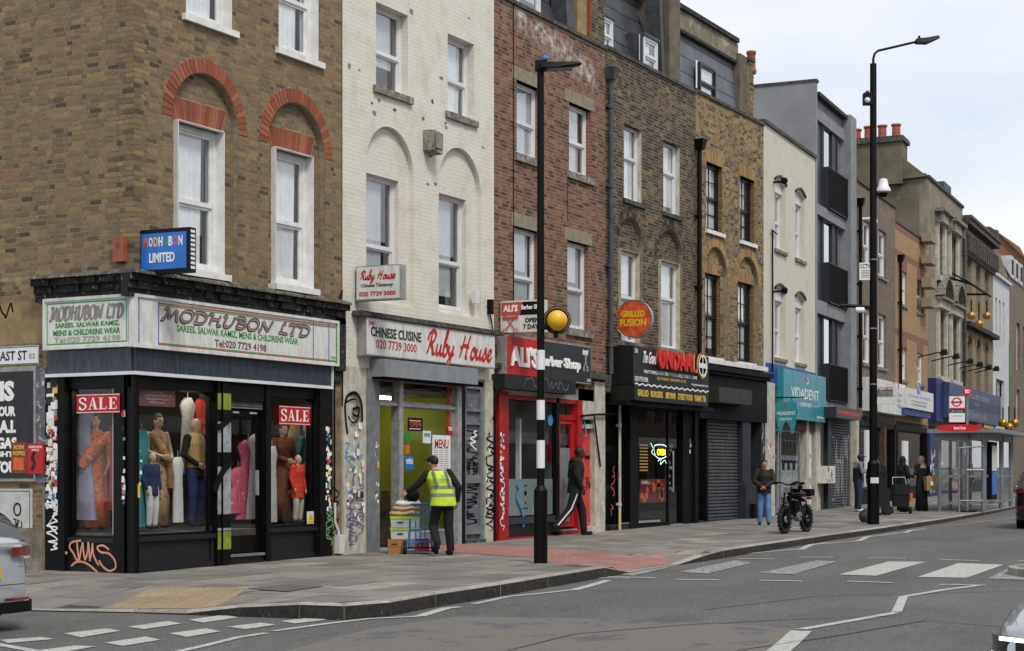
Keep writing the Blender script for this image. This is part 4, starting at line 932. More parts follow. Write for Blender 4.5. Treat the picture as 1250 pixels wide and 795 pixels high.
for s_, pl, pr, pt, pb2 in (('IS', 0, 17.5, 465, 490), ('YOUR', -8, 19, 496, 508.5), ('A.I.', -1, 19.5, 513, 529), ('GAS', -4, 20.5, 534, 548), ('LIGHTI', -14, 19, 551, 558), ('YOU', -8, 19.5, 563, 578)):
    text(s_, FS, pf, 'lettering', 'white_letter', FS.x(pl, -.045), FS.x(pr, -.045), FS.z(10, pb2, -.045), FS.z(10, pt, -.045), -.046, bold=.05)
np_, _ = thing('narrow_poster', FS, 'narrow torn grey poster beside the large black poster', 'poster'); a = sbox(FS, 43.5, 56, 449, 590, -.02, -.0, np_, 'sheet', mat('torn_grey', '6f7176', '4a4b50', .7, 6, c3='c9c9c9', c3pos=.56, c3scale=7))
rp, _ = thing('brown_flyer', FS, 'small brown and yellow flyer overlapping the black poster', 'flyer'); a = sbox(FS, 13.5, 33, 540, 578, -.052, -.046, rp, 'sheet', mat('flyer_brown', '8c3f22', '6f2f1a', .6, 9)); text('BORN\nHOMES', FS, rp, 'lettering', 'gold_letter', a[0]+.04, a[1]-.04, a[5]-.2, a[5]-.04, -.053, bold=.02)
MB().box(a[0]+.05, a[1]-.07, -.054, -.052, a[4]+.05, a[4]+.24).make('picture', 'orange', rp, FS)
rp, _ = thing('red_flyer', FS, 'small red flyer beside the brown one on the side wall', 'flyer'); a = sbox(FS, 33.5, 53, 541, 579, -.05, -.022, rp, 'sheet', 'red'); text('DRINKS BEERS\nSWEETS', FS, rp, 'lettering', 'white_letter', a[0]+.03, a[1]-.03, a[5]-.12, a[5]-.04, -.051)
g = MB(); ribbon(g, [(a[0]+.09, a[4]+.06), (a[0]+.14, a[4]+.16), (a[0]+.1, a[4]+.25), (a[0]+.15, a[4]+.34)], -.0505, .06); g.make('figure', 'black_letter', rp, FS)
wp, _ = thing('skull_poster', FS, 'white poster with a small black figure drawing below the black poster', 'poster'); a = sbox(FS, -8, 39, 597, 663, -.012, .0, wp, 'sheet', mat('poster_paper', 'c9c9c5', 'b0b0ab', .8, 5))
g = MB(); l = -.0125
g.box(a[0]+.04, a[1]-.04, -.014, -.0122, a[4]+.03, a[4]+.04).box(a[0]+.04, a[1]-.04, -.014, -.0122, a[5]-.04, a[5]-.03).box(a[1]-.05, a[1]-.04, -.014, -.0122, a[4]+.04, a[5]-.04)
cx_ = FS.x(22); cz = FS.z(22, 622)
ribbon(g, [(cx_+.07*math.cos(t*.6), cz+.09*math.sin(t*.6)) for t in range(12)], l, .03)
for k in range(14): ribbon(g, [(cx_-.1+rng.random()*.2, cz-.12-rng.random()*.3), (cx_-.1+rng.random()*.2, cz-.12-rng.random()*.3)], l, .018)
g.make('drawing', 'black_letter', wp, FS)
MB().box(FS.x(-30), FS.x(50), -.02, -.0, FS.z(40, 447.5), FS.z(40, 446)+.0).make('poster_rail', 'tag_lime', b1, FS)
g = MB(); scribble(g, FS.x(0), FS.x(15), FS.z(8, 384), FS.z(8, 368), -.008, .03, 6, 21); g.make('graffiti', 'matt_black', b1, FS)
MB().box(FS.x(-20), FS.x(52), -.007, .0, FS.z(30, 420), FS.z(30, 369)).make('painted_patch', mat('buff_paint', '9a8560', '7f6c4c', .9, 5), b1, FS)
# ================================================================== 2  WHITE BUILDING
brickmat('white_painted_brick', 'd8d4c8', 'd5d1c5', 'd1ccbf', dirt='b3ac9a', dpos=.6)
X2a, X2b = X1, FA.x(603)
F2 = FA
b2, _ = thing('white_building', FA.sub(X2a, 0), 'tall white painted building with two blind arches above the takeaway', 'building')
R2 = [op(FA, 459, 498, 8.34, 9.83), op(FA, 546.5, 578.5, 8.34, 9.83), op(FA, 452.8, 492, 4.62, 6.78), op(FA, 540.4, 574, 4.6, 6.78)]
ca, cb = FA.x(477), FA.x(564)
A2 = [((FA.x(447)+FA.x(505))/2, (FA.x(505)-FA.x(447))/2, 6.9, 4.5), ((FA.x(535.5)+FA.x(587))/2, (FA.x(587)-FA.x(535.5))/2, 6.92, 4.5)]
w2 = wallset(b2, FA, X2a, X2b, 3.3, 11.35, R2, A2, 'white_painted_brick', 'white_painted_brick', 41, depth=.1, brick=False)
MB().box(X2a, X2a+.008, -.012, 0, 3.3, 11.35).make('party_line', 'coping', b2, FA)
for i, r in enumerate(R2):
    window(b2, FA, *r, y=.16 if i < 2 else .2, fm='white_upvc', cur='split' if i == 1 else 'blind_grey', fw=.05, rail=.46 if i < 2 else .42, sill='stone_sill' if i < 2 else None, sillx=.1, sill_h=.13, seed=10+i, sashw=.03, cfull=.85)
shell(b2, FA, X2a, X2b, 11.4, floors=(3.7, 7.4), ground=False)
MB().box(X2a, X2b, -.05, .4, 11.35, 11.45).make('coping', 'coping', b2, FA)
# loose patches of flaked paint with thickness
for k in range(46):
    r_ = random.Random(400+k); x = r_.uniform(X2a+.1, X2b-.1); z = r_.choice((r_.uniform(3.9, 5.0), r_.uniform(6.8, 8.3), r_.uniform(8.3, 10.5))); s_ = r_.uniform(.03, .09)
    if any(q[0]-.05 < x < q[1]+.05 and q[2]-.2 < z < q[3]+.1 for q in R2) or any(abs(x-q[0]) < q[1]+.08 and z < q[2]+q[1]+.08 for q in A2): continue
    pts = [(x+s_*r_.uniform(.5, 1.3)*math.cos(t), z+s_*.7*r_.uniform(.4, 1.2)*math.sin(t)) for t in [i*PI/4 for i in range(8)]]
    MB().prism(pts, -.004, .001).make('flaked_patch', 'stone_sill' if k % 3 else 'coping', w2, FA)
# ground floor piers
mat('white_pier', 'c9c4b6', 'a39d8e', .85, 4, streak=2, bump=.7, c3='55504a', c3pos=.62, c3scale=10)
m = MB(); m.box(X2a, FA.x(447), -.0, .35, -.2, 3.3).box(X2a+.01, X2a+.2, -.03, 0, -.2, 3.3); m.make('pier', 'white_pier', b2, FA)
m = MB(); m.box(FA.x(591), X2b-.02, -.03, .35, -.1, 3.3); m.make('pier', 'white_pier', b2, FA)
mat('tag_blue', '3d8fbd', '3480ac', .7); mat('tag_purple', '5a4b86', '4b3e74', .7)
g = MB(); ribbon(g, gp(FA, [(424, 530), (421, 500), (424, 484), (434, 480), (441, 492), (442, 515)], -.03), -.031, .06); ribbon(g, gp(FA, [(430, 500), (438, 498), (436, 508), (430, 505)], -.03), -.031, .05); ribbon(g, gp(FA, [(421, 492), (434, 488), (438, 510), (430, 516), (425, 508)], -.03), -.031, .035); g.make('graffiti', 'matt_black', b2, FA)
g = MB(); scribble(g, FA.x(420), FA.x(431), 1.4, 2.0, -.031, .03, 9, 31); scribble(g, FA.x(421), FA.x(441), 1.75, 2.0, -.031, .03, 7, 32); g.make('graffiti', 'tag_blue', b2, FA)
g = MB(); scribble(g, FA.x(424), FA.x(430), .8, 1.4, -.031, .03, 11, 33); scribble(g, FA.x(432), FA.x(442), .25, 1.3, -.031, .03, 30, 34, thin=.012); scribble(g, FA.x(424), FA.x(432), .2, .75, -.032, .03, 20, 44, thin=.01); scribble(g, FA.x(421), FA.x(428), .3, .9, -.031, .02, 12, 39); g.make('graffiti', 'tag_purple', b2, FA); stickers(b2, FA, FA.x(420), FA.x(444), .6, 2.3, -.032, 40, 19, .03, .1)
g = MB(); scribble(g, FA.x(592), FA.x(600), .5, 2.2, -.032, .045, 40, 35, thin=.015); scribble(g, FA.x(592), FA.x(600), .3, 1.0, -.034, .02, 14, 37); g.make('graffiti', 'matt_black', b2, FA)
stickers(b2, FA, FA.x(591), FA.x(597), .5, 2.2, -.032, 14, 15, .04, .08)
# flood light box on the wall
fl, ff = thing('floodlight_box', FA, 'small weathered floodlight box high on the white wall', 'lamp', x=FA.x(521), z=FA.z(521, 189))
m = MB(); m.add([(-.14,-.22,.06),(.14,-.26,.0),(.16,-.26,.38),(-.14,-.26,.42),(-.14,0,.06),(.14,0,.0),(.16,0,.4),(-.14,0,.44)], [(0,1,2,3),(5,4,7,6),(0,3,7,4),(1,5,6,2),(3,2,6,7),(0,4,5,1)]); m.make('housing', 'stone_sill', fl, ff); MB().box(-.1, .11, -.268, -.25, .1, .34).make('lens', 'grey_letter', fl, ff)
# fascia sign
fs2, _ = thing('shop_fascia_sign', FA.sub(X2a, 0), 'white fascia sign reading CHINESE CUISINE Ruby House with red script', 'shop sign')
yR = -.2; xa, xb = FA.x(447.5, yR), FA.x(604, yR); z1, z0 = FA.z(448.5, 386.8, yR), FA.z(447.5, 433.1, yR)
MB().box(xa, xb, yR, 0, z0, z1).make('board', 'sign_white', fs2, FA); MB().box(xa-.012, xa-.001, yR-.002, 0, z0-.01, z1+.01).make('side_panel', 'sign_grey', fs2, FA); g = MB().box(xa, xb, yR-.006, yR, z0, z0+.02).box(xa, xb, yR-.006, yR, z1-.02, z1); q = FA.x(492, yR); g.box(q, q+.008, yR-.003, yR, z0+.02, z1-.02); g.make('trim', 'sign_grey', fs2, FA)
text('260', FA, fs2, 'lettering', 'red', FA.x(450, yR), FA.x(457, yR), z1-.13, z1-.06, yR, bold=.03)
text('CHINESE CUISINE', FA, fs2, 'lettering', 'black_letter', FA.x(452.5, yR), FA.x(514, yR), z0+.33, z0+.51, yR, bold=.03)
text('020 7739 3000', FA, fs2, 'lettering', 'red', FA.x(459, yR), FA.x(508.5, yR), z0+.13, z0+.29, yR, bold=.015)
pen('Ruby hoUse'.replace('U', 'u'), FA, fs2, 'lettering', 'red', FA.x(520, yR), FA.x(600, yR), z0+.14, z0+.55, yR, .095, .045, sep=.02, italic=.22, ang=.9)
MB().box(X2a+.3, X2b, -.24, 0, z1+.01, z1+.06).box(X2a+.32, X2b, -.2, 0, z1+.06, z1+.1).make('lead_flashing', 'coping', b2, FA)
ps, fp = thing('projecting_sign', Fr(FA.x(431)+.02, -.02, -PI/2+.08, 0), 'white box sign reading Ruby House Chinese Takeaway hanging out from the white wall', 'shop sign')
a1 = fp.x(489); a0 = fp.x(434.5); z1 = fp.z(434, 325.5); z0 = fp.z(434, 367.5)
MB().box(a0, a1, 0, .2, z0, z1).make('case', 'sign_grey', ps, fp); MB().box(a0+.02, a1-.02, -.006, .0, z0+.02, z1-.02).make('face', 'sign_white', ps, fp); MB().box(a0-.1, a0, .06, .12, z0+.1, z0+.14).box(a0-.1, a0, .06, .12, z1-.14, z1-.1).make('bracket', 'matt_black', ps, fp)
pen('Ruby house', fp, ps, 'lettering', 'red', a0+.09, a1-.1, z1-.24, z1-.1, -.007, .035, .016, sep=.02, italic=.2, ang=.9)
text('Chinese Takeaway', fp, ps, 'lettering', 'black_letter', a0+.1, a1-.14, z0+.21, z0+.29, -.007, bold=.02); text('020 7739 3000', fp, ps, 'lettering', 'red', a0+.07, a1-.09, z0+.07, z0+.15, -.007, bold=.03)
# roller box and shopfront
yb_ = -.32; a, b = FA.x(469.6, yb_), FA.x(583.5, yb_); z1, z0 = FA.z(469.6, 438, yb_), FA.z(469.6, 459.5, yb_)
MB().box(a, b, yb_, .1, z0, z1).make('shutter_box', mat('shutter_box', '8d9294', '7b8082', .45, 3), b2, FA); MB().box(a+.03, b-.03, yb_+.05, .05, z0-.03, z0-.001).make('shutter_slot', 'matt_black', b2, FA)
zh = FA.z(463, 463)
m = MB(); m.box(FA.x(447), FA.x(456), -.04, .25, -.2, 3.3).box(FA.x(456), FA.x(463), -.01, .25, -.2, 3.3).box(FA.x(463), FA.x(591), .0, .2, zh+.02, 3.3); m.make('shopfront_frame', 'alu_dull', b2, FA)
stickers(b2, FA, FA.x(456.5), FA.x(462), .9, 2.0, -.012, 22, 17, .03, .06)
yw = .06
def rectf(F, x0, x1, z0, z1, y, fw, P, name, m, glass=None, inner=()):
    k = MB(); k.box(x0, x0+fw, y, y+.06, z0, z1).box(x1-fw, x1, y, y+.06, z0, z1).box(x0+fw, x1-fw, y, y+.06, z1-fw, z1).box(x0+fw, x1-fw, y, y+.06, z0, z0+fw)
    for q in inner: k.box(*q)
    o = k.make(name, m, P, F)
    if glass: MB().add([(x0+fw*.8, y+.03, z0+fw*.8), (x1-fw*.8, y+.03, z0+fw*.8), (x1-fw*.8, y+.03, z1-fw*.8), (x0+fw*.8, y+.03, z1-fw*.8)], [(0,1,2,3)]).make('pane', glass, o, F)
    return o
zt_, ztr = zh+.02, FA.z(463, 491)
rectf(FA, FA.x(463), FA.x(487.5), ztr, zt_, yw, .04, b2, 'transom_light', 'alu', 'shop_glass'); rectf(FA, FA.x(491), FA.x(557), ztr, zt_, yw, .04, b2, 'transom_light', 'alu', 'shop_glass')
rectf(FA, FA.x(491), FA.x(557), FA.z(491, 652), ztr-.03, yw, .05, b2, 'shop_window', 'alu', 'shop_glass')
m = MB(); m.box(FA.x(486.5), FA.x(491.5), -.02, .16, -.1, zt_).box(FA.x(557), FA.x(562), -.03, .1, -.1, zt_+.1).box(FA.x(462), FA.x(557), .0, .14, ztr-.05, ztr+.005); m.make('mullion', 'alu', b2, FA)
MB().box(FA.x(562), FA.x(567), -.02, .1, -.1, zt_+.1).make('mullion', 'gloss_black', b2, FA)
m = MB(); m.box(FA.x(491), FA.x(557), .07, .15, -.1, FA.z(491, 652)); m.make('stall_riser', 'alu_dull', b2, FA); MB().box(FA.x(513), FA.x(528), .06, .07, FA.z(520, 684), FA.z(520, 664)).make('patch_panel', 'white', b2, FA)
MB().box(FA.x(462), FA.x(487), .02, .5, -.1, FA.g(6)+.04).make('door_step', 'alu', b2, FA)
# inside the takeaway
mat('lime_wall', 'a3ad34', '96a12c', .8, 2); mat('panel_glow', 'fff6e0', emit=7)
m = MB(); m.box(X2a+.1, X2b-.7, 3.2, 3.3, 0, 3.3).box(X2b-.75, X2b-.7, .25, 3.2, 0, 3.3).box(X2a+.1, X2a+.2, .3, 3.2, 0, 3.3); m.make('interior_wall', 'lime_wall', b2, FA)
MB().box(X2a+.1, X2b-.7, .1, 3.3, .0, .06).make('interior_floor', 'dark_room', b2, FA); MB().box(X2a+.2, X2b-.75, .2, 3.2, 2.95, 3.0).make('interior_ceiling', 'sign_grey', b2, FA)
MB().box(7.0, 8.0, 1.4, 1.6, 2.9, 2.945).box(8.6, 9.4, 1.4, 1.6, 2.9, 2.945).make('ceiling_glow', 'panel_glow', b2, FA)
MB().box(X2a+.9, X2b-1.2, 1.7, 2.2, .06, 1.1).make('counter', 'brown_render', b2, FA)
fpic, _ = thing('food_picture', FA.sub(7, 3.1), 'red food picture on the lime green wall inside the takeaway', 'picture')
p0 = FA.at(465, 533, 3.15); p1 = FA.at(486, 514, 3.15); MB().box(p0[0], p1[0], 3.15, 3.19, p0[1], p1[1]).make('board', 'red', fpic, FA); g = MB()
for k in range(9): g.ball((p0[0]+.1+(p1[0]-p0[0]-.2)*rng.random(), 3.15, p0[1]+.08+(p1[1]-p0[1]-.2)*rng.random()), (.09, .02, .07), 8, 5)
g.make('dish', 'red_line', fpic, FA)
for nm, lab, pl, pr, pt, pb2, mt, tx, tm, yy_ in (('open_sign', 'black neon OPEN sign in the takeaway window', 498, 516, 510, 526, 'matt_black', 'OPEN', 'red_line', .05), ('green_disc', 'green oval sticker on the takeaway door frame', 494.5, 501.5, 526, 542, 'sign_green', None, None, .05), ('menu_sheet', 'tall white menu sheet in the takeaway window', 528, 550, 531, 596, 'white', 'MENU', 'red', .05), ('teal_notice', 'small white and teal notice left of the menu sheet', 516.5, 526, 526, 541, 'white', 'opening', 'teal', .05), ('orange_sticker', 'orange sticker below the green oval sticker', 494.5, 500, 543, 554, 'orange', None, None, .05), ('blue_notice', 'blue notice low in the takeaway window left of the man', 494.5, 505, 557, 573, 'blue_sign', 'notice', 'white', .05), ('red_notice', 'small red notice at the right edge of the takeaway window', 547, 553, 520, 530, 'red', 'no', 'white', .05)):
    t, _ = thing(nm, FA.sub(FA.x(pl), 0), lab, 'sign'); a = PB(FA, pl, pr, pt, pb2, yy_, yy_+.008)
    if nm == 'green_disc':
        cxx, czz = (a[0]+a[1])/2, (a[4]+a[5])/2; MB().prism([(cxx+(a[1]-a[0])/2*math.cos(k*PI/8), czz+(a[5]-a[4])/2*math.sin(k*PI/8)) for k in range(16)], yy_, yy_+.008).make('sheet', mt, t, FA)
    else: MB().box(*a).make('sheet', mt, t, FA)
    if tx: text(tx, FA, t, 'lettering', tm, a[0]+(a[1]-a[0])*.12, a[1]-(a[1]-a[0])*.12, a[5]-(a[5]-a[4])*(.7 if nm == 'open_sign' else .25 if nm == 'menu_sheet' else .6), a[5]-(a[5]-a[4])*(.28 if nm == 'open_sign' else .08), yy_, bold=.02)
    if nm == 'open_sign':
        g = MB(); 
        for k in range(6):
            xx = a[0]+.05+(a[1]-a[0]-.1)*k/6; g.box(xx, xx+.04, yy_-.004, yy_, a[5]-.06, a[5]-.04).box(xx, xx+.04, yy_-.004, yy_, a[4]+.03, a[4]+.05)
        g.make('light_dash', 'white', t, FA)
    if nm == 'menu_sheet':
        g = MB()
        for c in range(3):
            for k in range(22): xx = a[0]+.05+c*(a[1]-a[0]-.1)/3; g.box(xx, xx+.15, yy_-.003, yy_, a[5]-.25-k*.042, a[5]-.24-k*.042)
        g.make('menu_lines', 'grey_letter', t, FA)
# red strip and side door with graffiti
MB().box(FA.x(550), FA.x(553), .075, .085, FA.z(550, 620), FA.z(550, 470)).make('red_strip', 'red', b2, FA)
dx0, dx1 = FA.x(567), FA.x(589.5)
mat('door_grey', '6f7478', '5c6064', .6, 4, c3='8d9194', c3pos=.6)
k = MB(); k.box(dx0, dx0+.07, .0, .12, -.1, 3.25).box(dx1-.09, dx1+.02, .0, .12, -.1, 3.25).box(dx0+.07, dx1-.09, .0, .12, FA.z(567, 502), FA.z(567, 498)).box(dx0+.07, dx1-.09, .0, .12, FA.z(567, 653), FA.z(567, 643)).box(dx0+.07, dx1-.09, .0, .12, FA.z(567, 590), FA.z(567, 580)).box(dx0+.07, dx1-.09, .0, .12, 2.4, 2.45).box(dx0+.07, dx1-.09, .0, .12, 3.1, 3.25); fd = k.make('side_door', 'alu_dull', b2, FA)
MB().box(dx0+.05, dx1-.07, .06, .07, .1, 3.2).make('door_panel', 'door_grey', fd, FA)
g = MB(); scribble(g, dx0+.1, dx1-.12, 1.35, 2.35, .058, .03, 34, 51, thin=.01); scribble(g, dx0+.1, dx1-.12, 1.45, 1.7, .057, .035, 12, 53); scribble(g, dx0+.1, dx1-.12, .45, 1.3, .057, .03, 36, 52, thin=.01); g.make('graffiti', 'matt_black', fd, FA)
g = MB(); scribble(g, dx1-.4, dx1-.16, 1.9, 2.3, .055, .03, 9, 54); g.make('graffiti', 'white_letter', fd, FA)
MB().box(dx0-.03, dx1+.03, -.06, .3, -.1, FA.g(10)+.06).make('door_step', 'coping', b2, FA)
downpipe(b2, FA, X2b-.06, .1, 3.3, y=-.05, r=.03, m='matt_black', hopper=False)
g = MB(); g.box(FA.x(596)-.05, FA.x(596)+.05, -.1, 0, FA.z(596, 384), FA.z(596, 366)); g.tube([(FA.x(596), -.05, FA.z(596, 385)), (FA.x(598), -.05, FA.z(596, 398)), (FA.x(600), -.05, FA.z(598, 410))], .015); g.make('cable_box', 'matt_black', b2, FA)
g = MB().box(FA.x(576), FA.x(581), -.08, 0, FA.z(576, 370), FA.z(576, 355)); g.make('white_box', 'white_upvc', b2, FA)
# ================================================================== 3  RED BRICK
X3a, X3b = X2b, FA.x(739)
b3, _ = thing('red_brick_building', FA.sub(X3a, 0), 'red brick terrace building with concrete lintels above the barber shop', 'building')
R3 = [op(FA, 630.6, 660, 8.0, 9.5), op(FA, 694.6, 721.7, 8.0, 9.5), op(FA, 627.6, 658.7, 4.62, 6.5), op(FA, 692.5, 719.5, 4.6, 6.5)]
lint = [(r[0]-.12 if i > 1 else r[0]-.2, r[1]+.12, r[3], r[3]+.27) for i, r in enumerate(R3)]
w3 = wallset(b3, FA, X3a, X3b, 3.3, 11.0, R3, [], 'red_brick', 'mortar_grey', 61, extra_holes=[hrect(l) for l in lint])
for l in lint: MB().box(l[0], l[1], -.008, .003, l[2]+.003, l[3]).make('lintel', 'concrete_lintel', w3, FA)
brickmat('red_reveal', '8a5242', '74453a', '8a8073')
for i, r in enumerate(R3): window(b3, FA, *r, y=.13, fm='white_upvc', cur='blind_grey', fw=.055, rail=.47, sill='stone_sill', sillx=.1, sill_h=.16, seed=20+i, sashw=.035, reveal='red_reveal', cfull=.9)
MB().box(X3a, X3b, -.06, .4, 11.0, 11.08).make('coping', 'coping', b3, FA)
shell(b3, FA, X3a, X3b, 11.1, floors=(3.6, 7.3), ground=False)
g = MB(); q = FA.x(626); g.box(q, q+.03, -.012, 0, FA.z(626, 420), FA.z(626, 4)); q = FA.x(692.5); g.box(q, q+.015, -.01, 0, FA.z(692, 270), FA.z(692, 215)); g.make('wall_cable', 'matt_black', b3, FA)
m = MB(); m.box(FA.x(725), X3b-.05, -.02, .3, -.1, 3.5).box(FA.x(706), FA.x(725), -.0, .3, FA.z(712, 512), 3.5).box(X3a, X3b-.05, .0, .3, 3.05, 3.6); m.make('rendered_front', 'white_pier', b3, FA)
MB().box(X3a+.02, X3b-.05, -.12, .0, 3.55, 3.66).make('ledge', 'coping', b3, FA)
g = MB(); scribble(g, FA.x(706), FA.x(716), 2.3, 2.7, -.003, .05, 7, 55); g.make('graffiti', 'tag_blue', b3, FA)
fs3, _ = thing('shop_fascia_sign', FA.sub(X3a, 0), "red and black fascia sign reading ALI'S Barber Shop with white scissors", 'shop sign')
yA = -.22; xa, xb = FA.x(618, yA), FA.x(721.5, yA); z1, z0 = FA.z(618, 408.3, yA), FA.z(618, 458.5, yA)
MB().box(xa, xb, yA, 0, z0, z1).make('case', 'sign_grey', fs3, FA)
xm = FA.x(660, yA); e = .025
MB().prism([(xa+e, z0+e), (xm-.12, z0+e), (xm+.08, z1-e), (xa+e, z1-e)], yA-.006, yA).make('red_face', 'red', fs3, FA); MB().prism([(xm-.118, z0+e), (xb-e, z0+e), (xb-e, z1-e), (xm+.082, z1-e)], yA-.005, yA).make('black_face', mat('sign_charcoal', '2b2c2f', '252629', .4, 3), fs3, FA)
text("ALI'S", FA, fs3, 'lettering', 'white_letter', FA.x(622, yA), FA.x(656, yA), z0+.2, z1-.2, yA-.006, bold=.04, ext=.03); text('Barber Shop', FA, fs3, 'lettering', 'white_letter', FA.x(657, yA), FA.x(707.5, yA), z0+.22, z1-.32, yA-.006, bold=.05, ext=.03)
text('258', FA, fs3, 'lettering', 'white_letter', xb-.22, xb-.06, z0+.05, z0+.11, yA-.006)
def scissors(F, P, cx, cz, w, h, y, m, name='scissors'):
    g = MB(); g.box(cx-w/2, cx+w/2, y-.012, y, cz+h*.32, cz+h*.42)
    for k in range(12): g.box(cx-w/2+w*k/12, cx-w/2+w*(k+.5)/12, y-.012, y, cz+h*.22, cz+h*.32)
    for s in (-1, 1):
        ribbon(g, [(cx+s*w*.42, cz+h*.5), (cx-s*w*.25, cz-h*.28)], y-.013-.002*s, w*.06, smooth=False)
        ribbon(g, [(cx-s*w*.33+w*.13*math.cos(t*PI/6), cz-h*.38+h*.1*math.sin(t*PI/6)) for t in range(13)], y-.013, w*.05, smooth=False)
    g.make(name, m, P, F)
scissors(FA, fs3, FA.x(714, yA), (z0+z1)/2+.1, .26, .5, yA-.006, 'white')
ps, fp = thing('projecting_sign', Fr(FA.x(609), -.02, -PI/2+.08, 0), "white box sign reading ALI'S Barber Shop OPEN 7 DAYS sticking out behind the lamp post", 'shop sign')
a0, a1 = fp.x(611), fp.x(664); z1, z0 = fp.z(611, 368), fp.z(611, 406.5)
MB().box(a0, a1, 0, .18, z0, z1).make('case', 'sign_white', ps, fp); zm_ = z1-.29
MB().prism([(a0+.02, zm_), (a0+.42, zm_), (a0+.48, z1-.03), (a0+.02, z1-.03)], -.006, 0).make('red_face', 'red_line', ps, fp); MB().prism([(a0+.425, zm_), (a1-.02, zm_), (a1-.02, z1-.03), (a0+.485, z1-.03)], -.006, 0).make('black_face', 'matt_black', ps, fp)
text("ALI'S", fp, ps, 'lettering', 'white_letter', a0+.06, a0+.38, zm_+.07, z1-.08, -.007, bold=.04); text('Barber Shop', fp, ps, 'lettering', 'white_letter', a0+.46, a1-.03, zm_+.08, z1-.09, -.007, bold=.03)
text('OPEN\n7 DAYS', fp, ps, 'lettering', 'black_letter', a0+.5, a1-.06, z0+.06, zm_-.06, -.007, bold=.03); scissors(fp, ps, a0+.22, (z0+zm_)/2, .34, .36, -.001, 'red_line')
yb_ = -.3; a, b = FA.x(616, yb_), FA.x(703, yb_); z1, z0 = FA.z(616, 455, yb_)-.02, FA.z(616, 474, yb_)
sb = MB().box(a, b, yb_, .05, z0, z1).make('shutter_box', 'panel_black', b3, FA)
g = MB(); scribble(g, FA.x(640, yb_), FA.x(695, yb_), z0+.08, z1-.06, yb_, .015, 18, 61); g.make('graffiti', 'grey_letter', b3, FA)
m = MB(); m.box(FA.x(606.5), FA.x(613), -.06, .2, -.1, 3.1).box(FA.x(614), FA.x(620), -.02, .2, -.1, 3.1).box(FA.x(703.5), FA.x(709), -.04, .2, -.1, 3.05).box(FA.x(620), FA.x(704), .0, .1, FA.z(620, 487), FA.z(620, 482)); m.box(FA.x(683), FA.x(704), .02, .1, FA.z(683, 512), FA.z(683, 506)); m.make('red_frame', 'red_paint', b3, FA)
stickers(b3, FA, FA.x(607), FA.x(612.5), .5, 2.2, -.062, 50, 62, .03, .08); g = MB(); scribble(g, FA.x(607), FA.x(612), .3, 1.8, -.066, .02, 24, 63); g.make('graffiti', 'white_letter', b3, FA)
z_b = FA.z(622, 632); rectf(FA, FA.x(620), FA.x(680), z_b, FA.z(620, 487), .05, .03, b3, 'shop_window', 'gloss_black', 'shop_glass')
MB().box(FA.x(620), FA.x(680), .06, .2, -.1, z_b-.14).make('stall_riser', 'panel_black', b3, FA); MB().box(FA.x(620), FA.x(680), .02, .2, z_b-.14, z_b).make('window_sill', 'fascia_slate', b3, FA); MB().box(FA.x(620), FA.x(680), .03, .2, -.1, FA.g(12)+.03).make('red_kerb', 'red', b3, FA)
MB().box(FA.x(679.5), FA.x(683), .0, .12, -.1, FA.z(680, 486)).make('post', 'gloss_black', b3, FA)
MB().box(FA.x(622), FA.x(679), .09, .095, z_b+.03, FA.z(622, 585)).make('frosted_film', mat('frosted', '8e9698', '7f8789', .5, 2), b3, FA)
g = MB(); cx_ = FA.x(646); cz = FA.z(646, 607); 
for t in range(5): ribbon(g, [(cx_-.07+.03*t, cz+.22), (cx_-.06+.03*t, cz+.25)], .088, .02, smooth=False)
g.lathe([(.001, .0885), (.055, .0885)], (cx_, 0, cz+.08), 12, 'y').lathe([(.001, .0885), (.03, .0885)], (cx_, 0, cz-.12), 10, 'y').box(cx_-.1, cx_+.1, .087, .089, cz-.24, cz-.22); g.make('window_logo', 'matt_black', b3, FA)
g = MB(); scribble(g, FA.x(634), FA.x(642), .3, 1.2, .045, .07, 6, 64); g.make('graffiti', 'tag_blue', b3, FA)
dr = rectf(FA, FA.x(684), FA.x(703), FA.g(14)+.16, FA.z(684, 512), .05, .09, b3, 'shop_door', 'red_bright', 'shop_glass'); MB().box(FA.x(683), FA.x(704), -.03, .2, -.1, FA.g(14)+.08).make('door_step', 'red_paint', b3, FA); MB().box(FA.x(684), FA.x(703), -.035, .1, FA.g(14)+.08, FA.g(14)+.11).make('step_edge', 'alu', b3, FA); MB().box(FA.x(685), FA.x(702), .1, .105, .4, 2.0).make('frosted_film', 'frosted', dr, FA)
MB().lathe([(.001, .04), (.12, .04), (.12, .045)], (FA.x(674), 0, FA.z(674, 513)), 16, 'y').make('round_sticker', 'tag_blue', b3, FA)
MB().box(X3a+.1, FA.x(704), 3, 3.1, 0, 3.2).box(FA.x(705), FA.x(706), .3, 3, 0, 3.1).make('interior_wall', mat('salon_wall', '757f82', '687275', .8, 2), b3, FA); MB().box(FA.x(625), FA.x(634), .5, .53, 1.9, 2.5).box(FA.x(655), FA.x(657), .4, .5, 1, 2.6).make('mirror', 'white', b3, FA); MB().box(12.4, 13.4, 1.4, 1.5, 2.96, 3.0).make('ceiling_glow', 'panel_glow', b3, FA); MB().box(FA.x(688), FA.x(695), .4, .42, 1.7, 2.2).make('salon_shelf', 'red_paint', b3, FA)  # glowing panel over the barber floor is added to brighten the interior
rd, _ = MB().box(FA.x(712.5), FA.x(732.5), .1, .16, FA.z(713, 643), FA.z(713, 523)).make('side_door', 'red_door', b3, FA), 0
k = MB(); a_, b_ = FA.x(712.5), FA.x(732.5); h0, h1 = FA.z(713, 643), FA.z(713, 523)
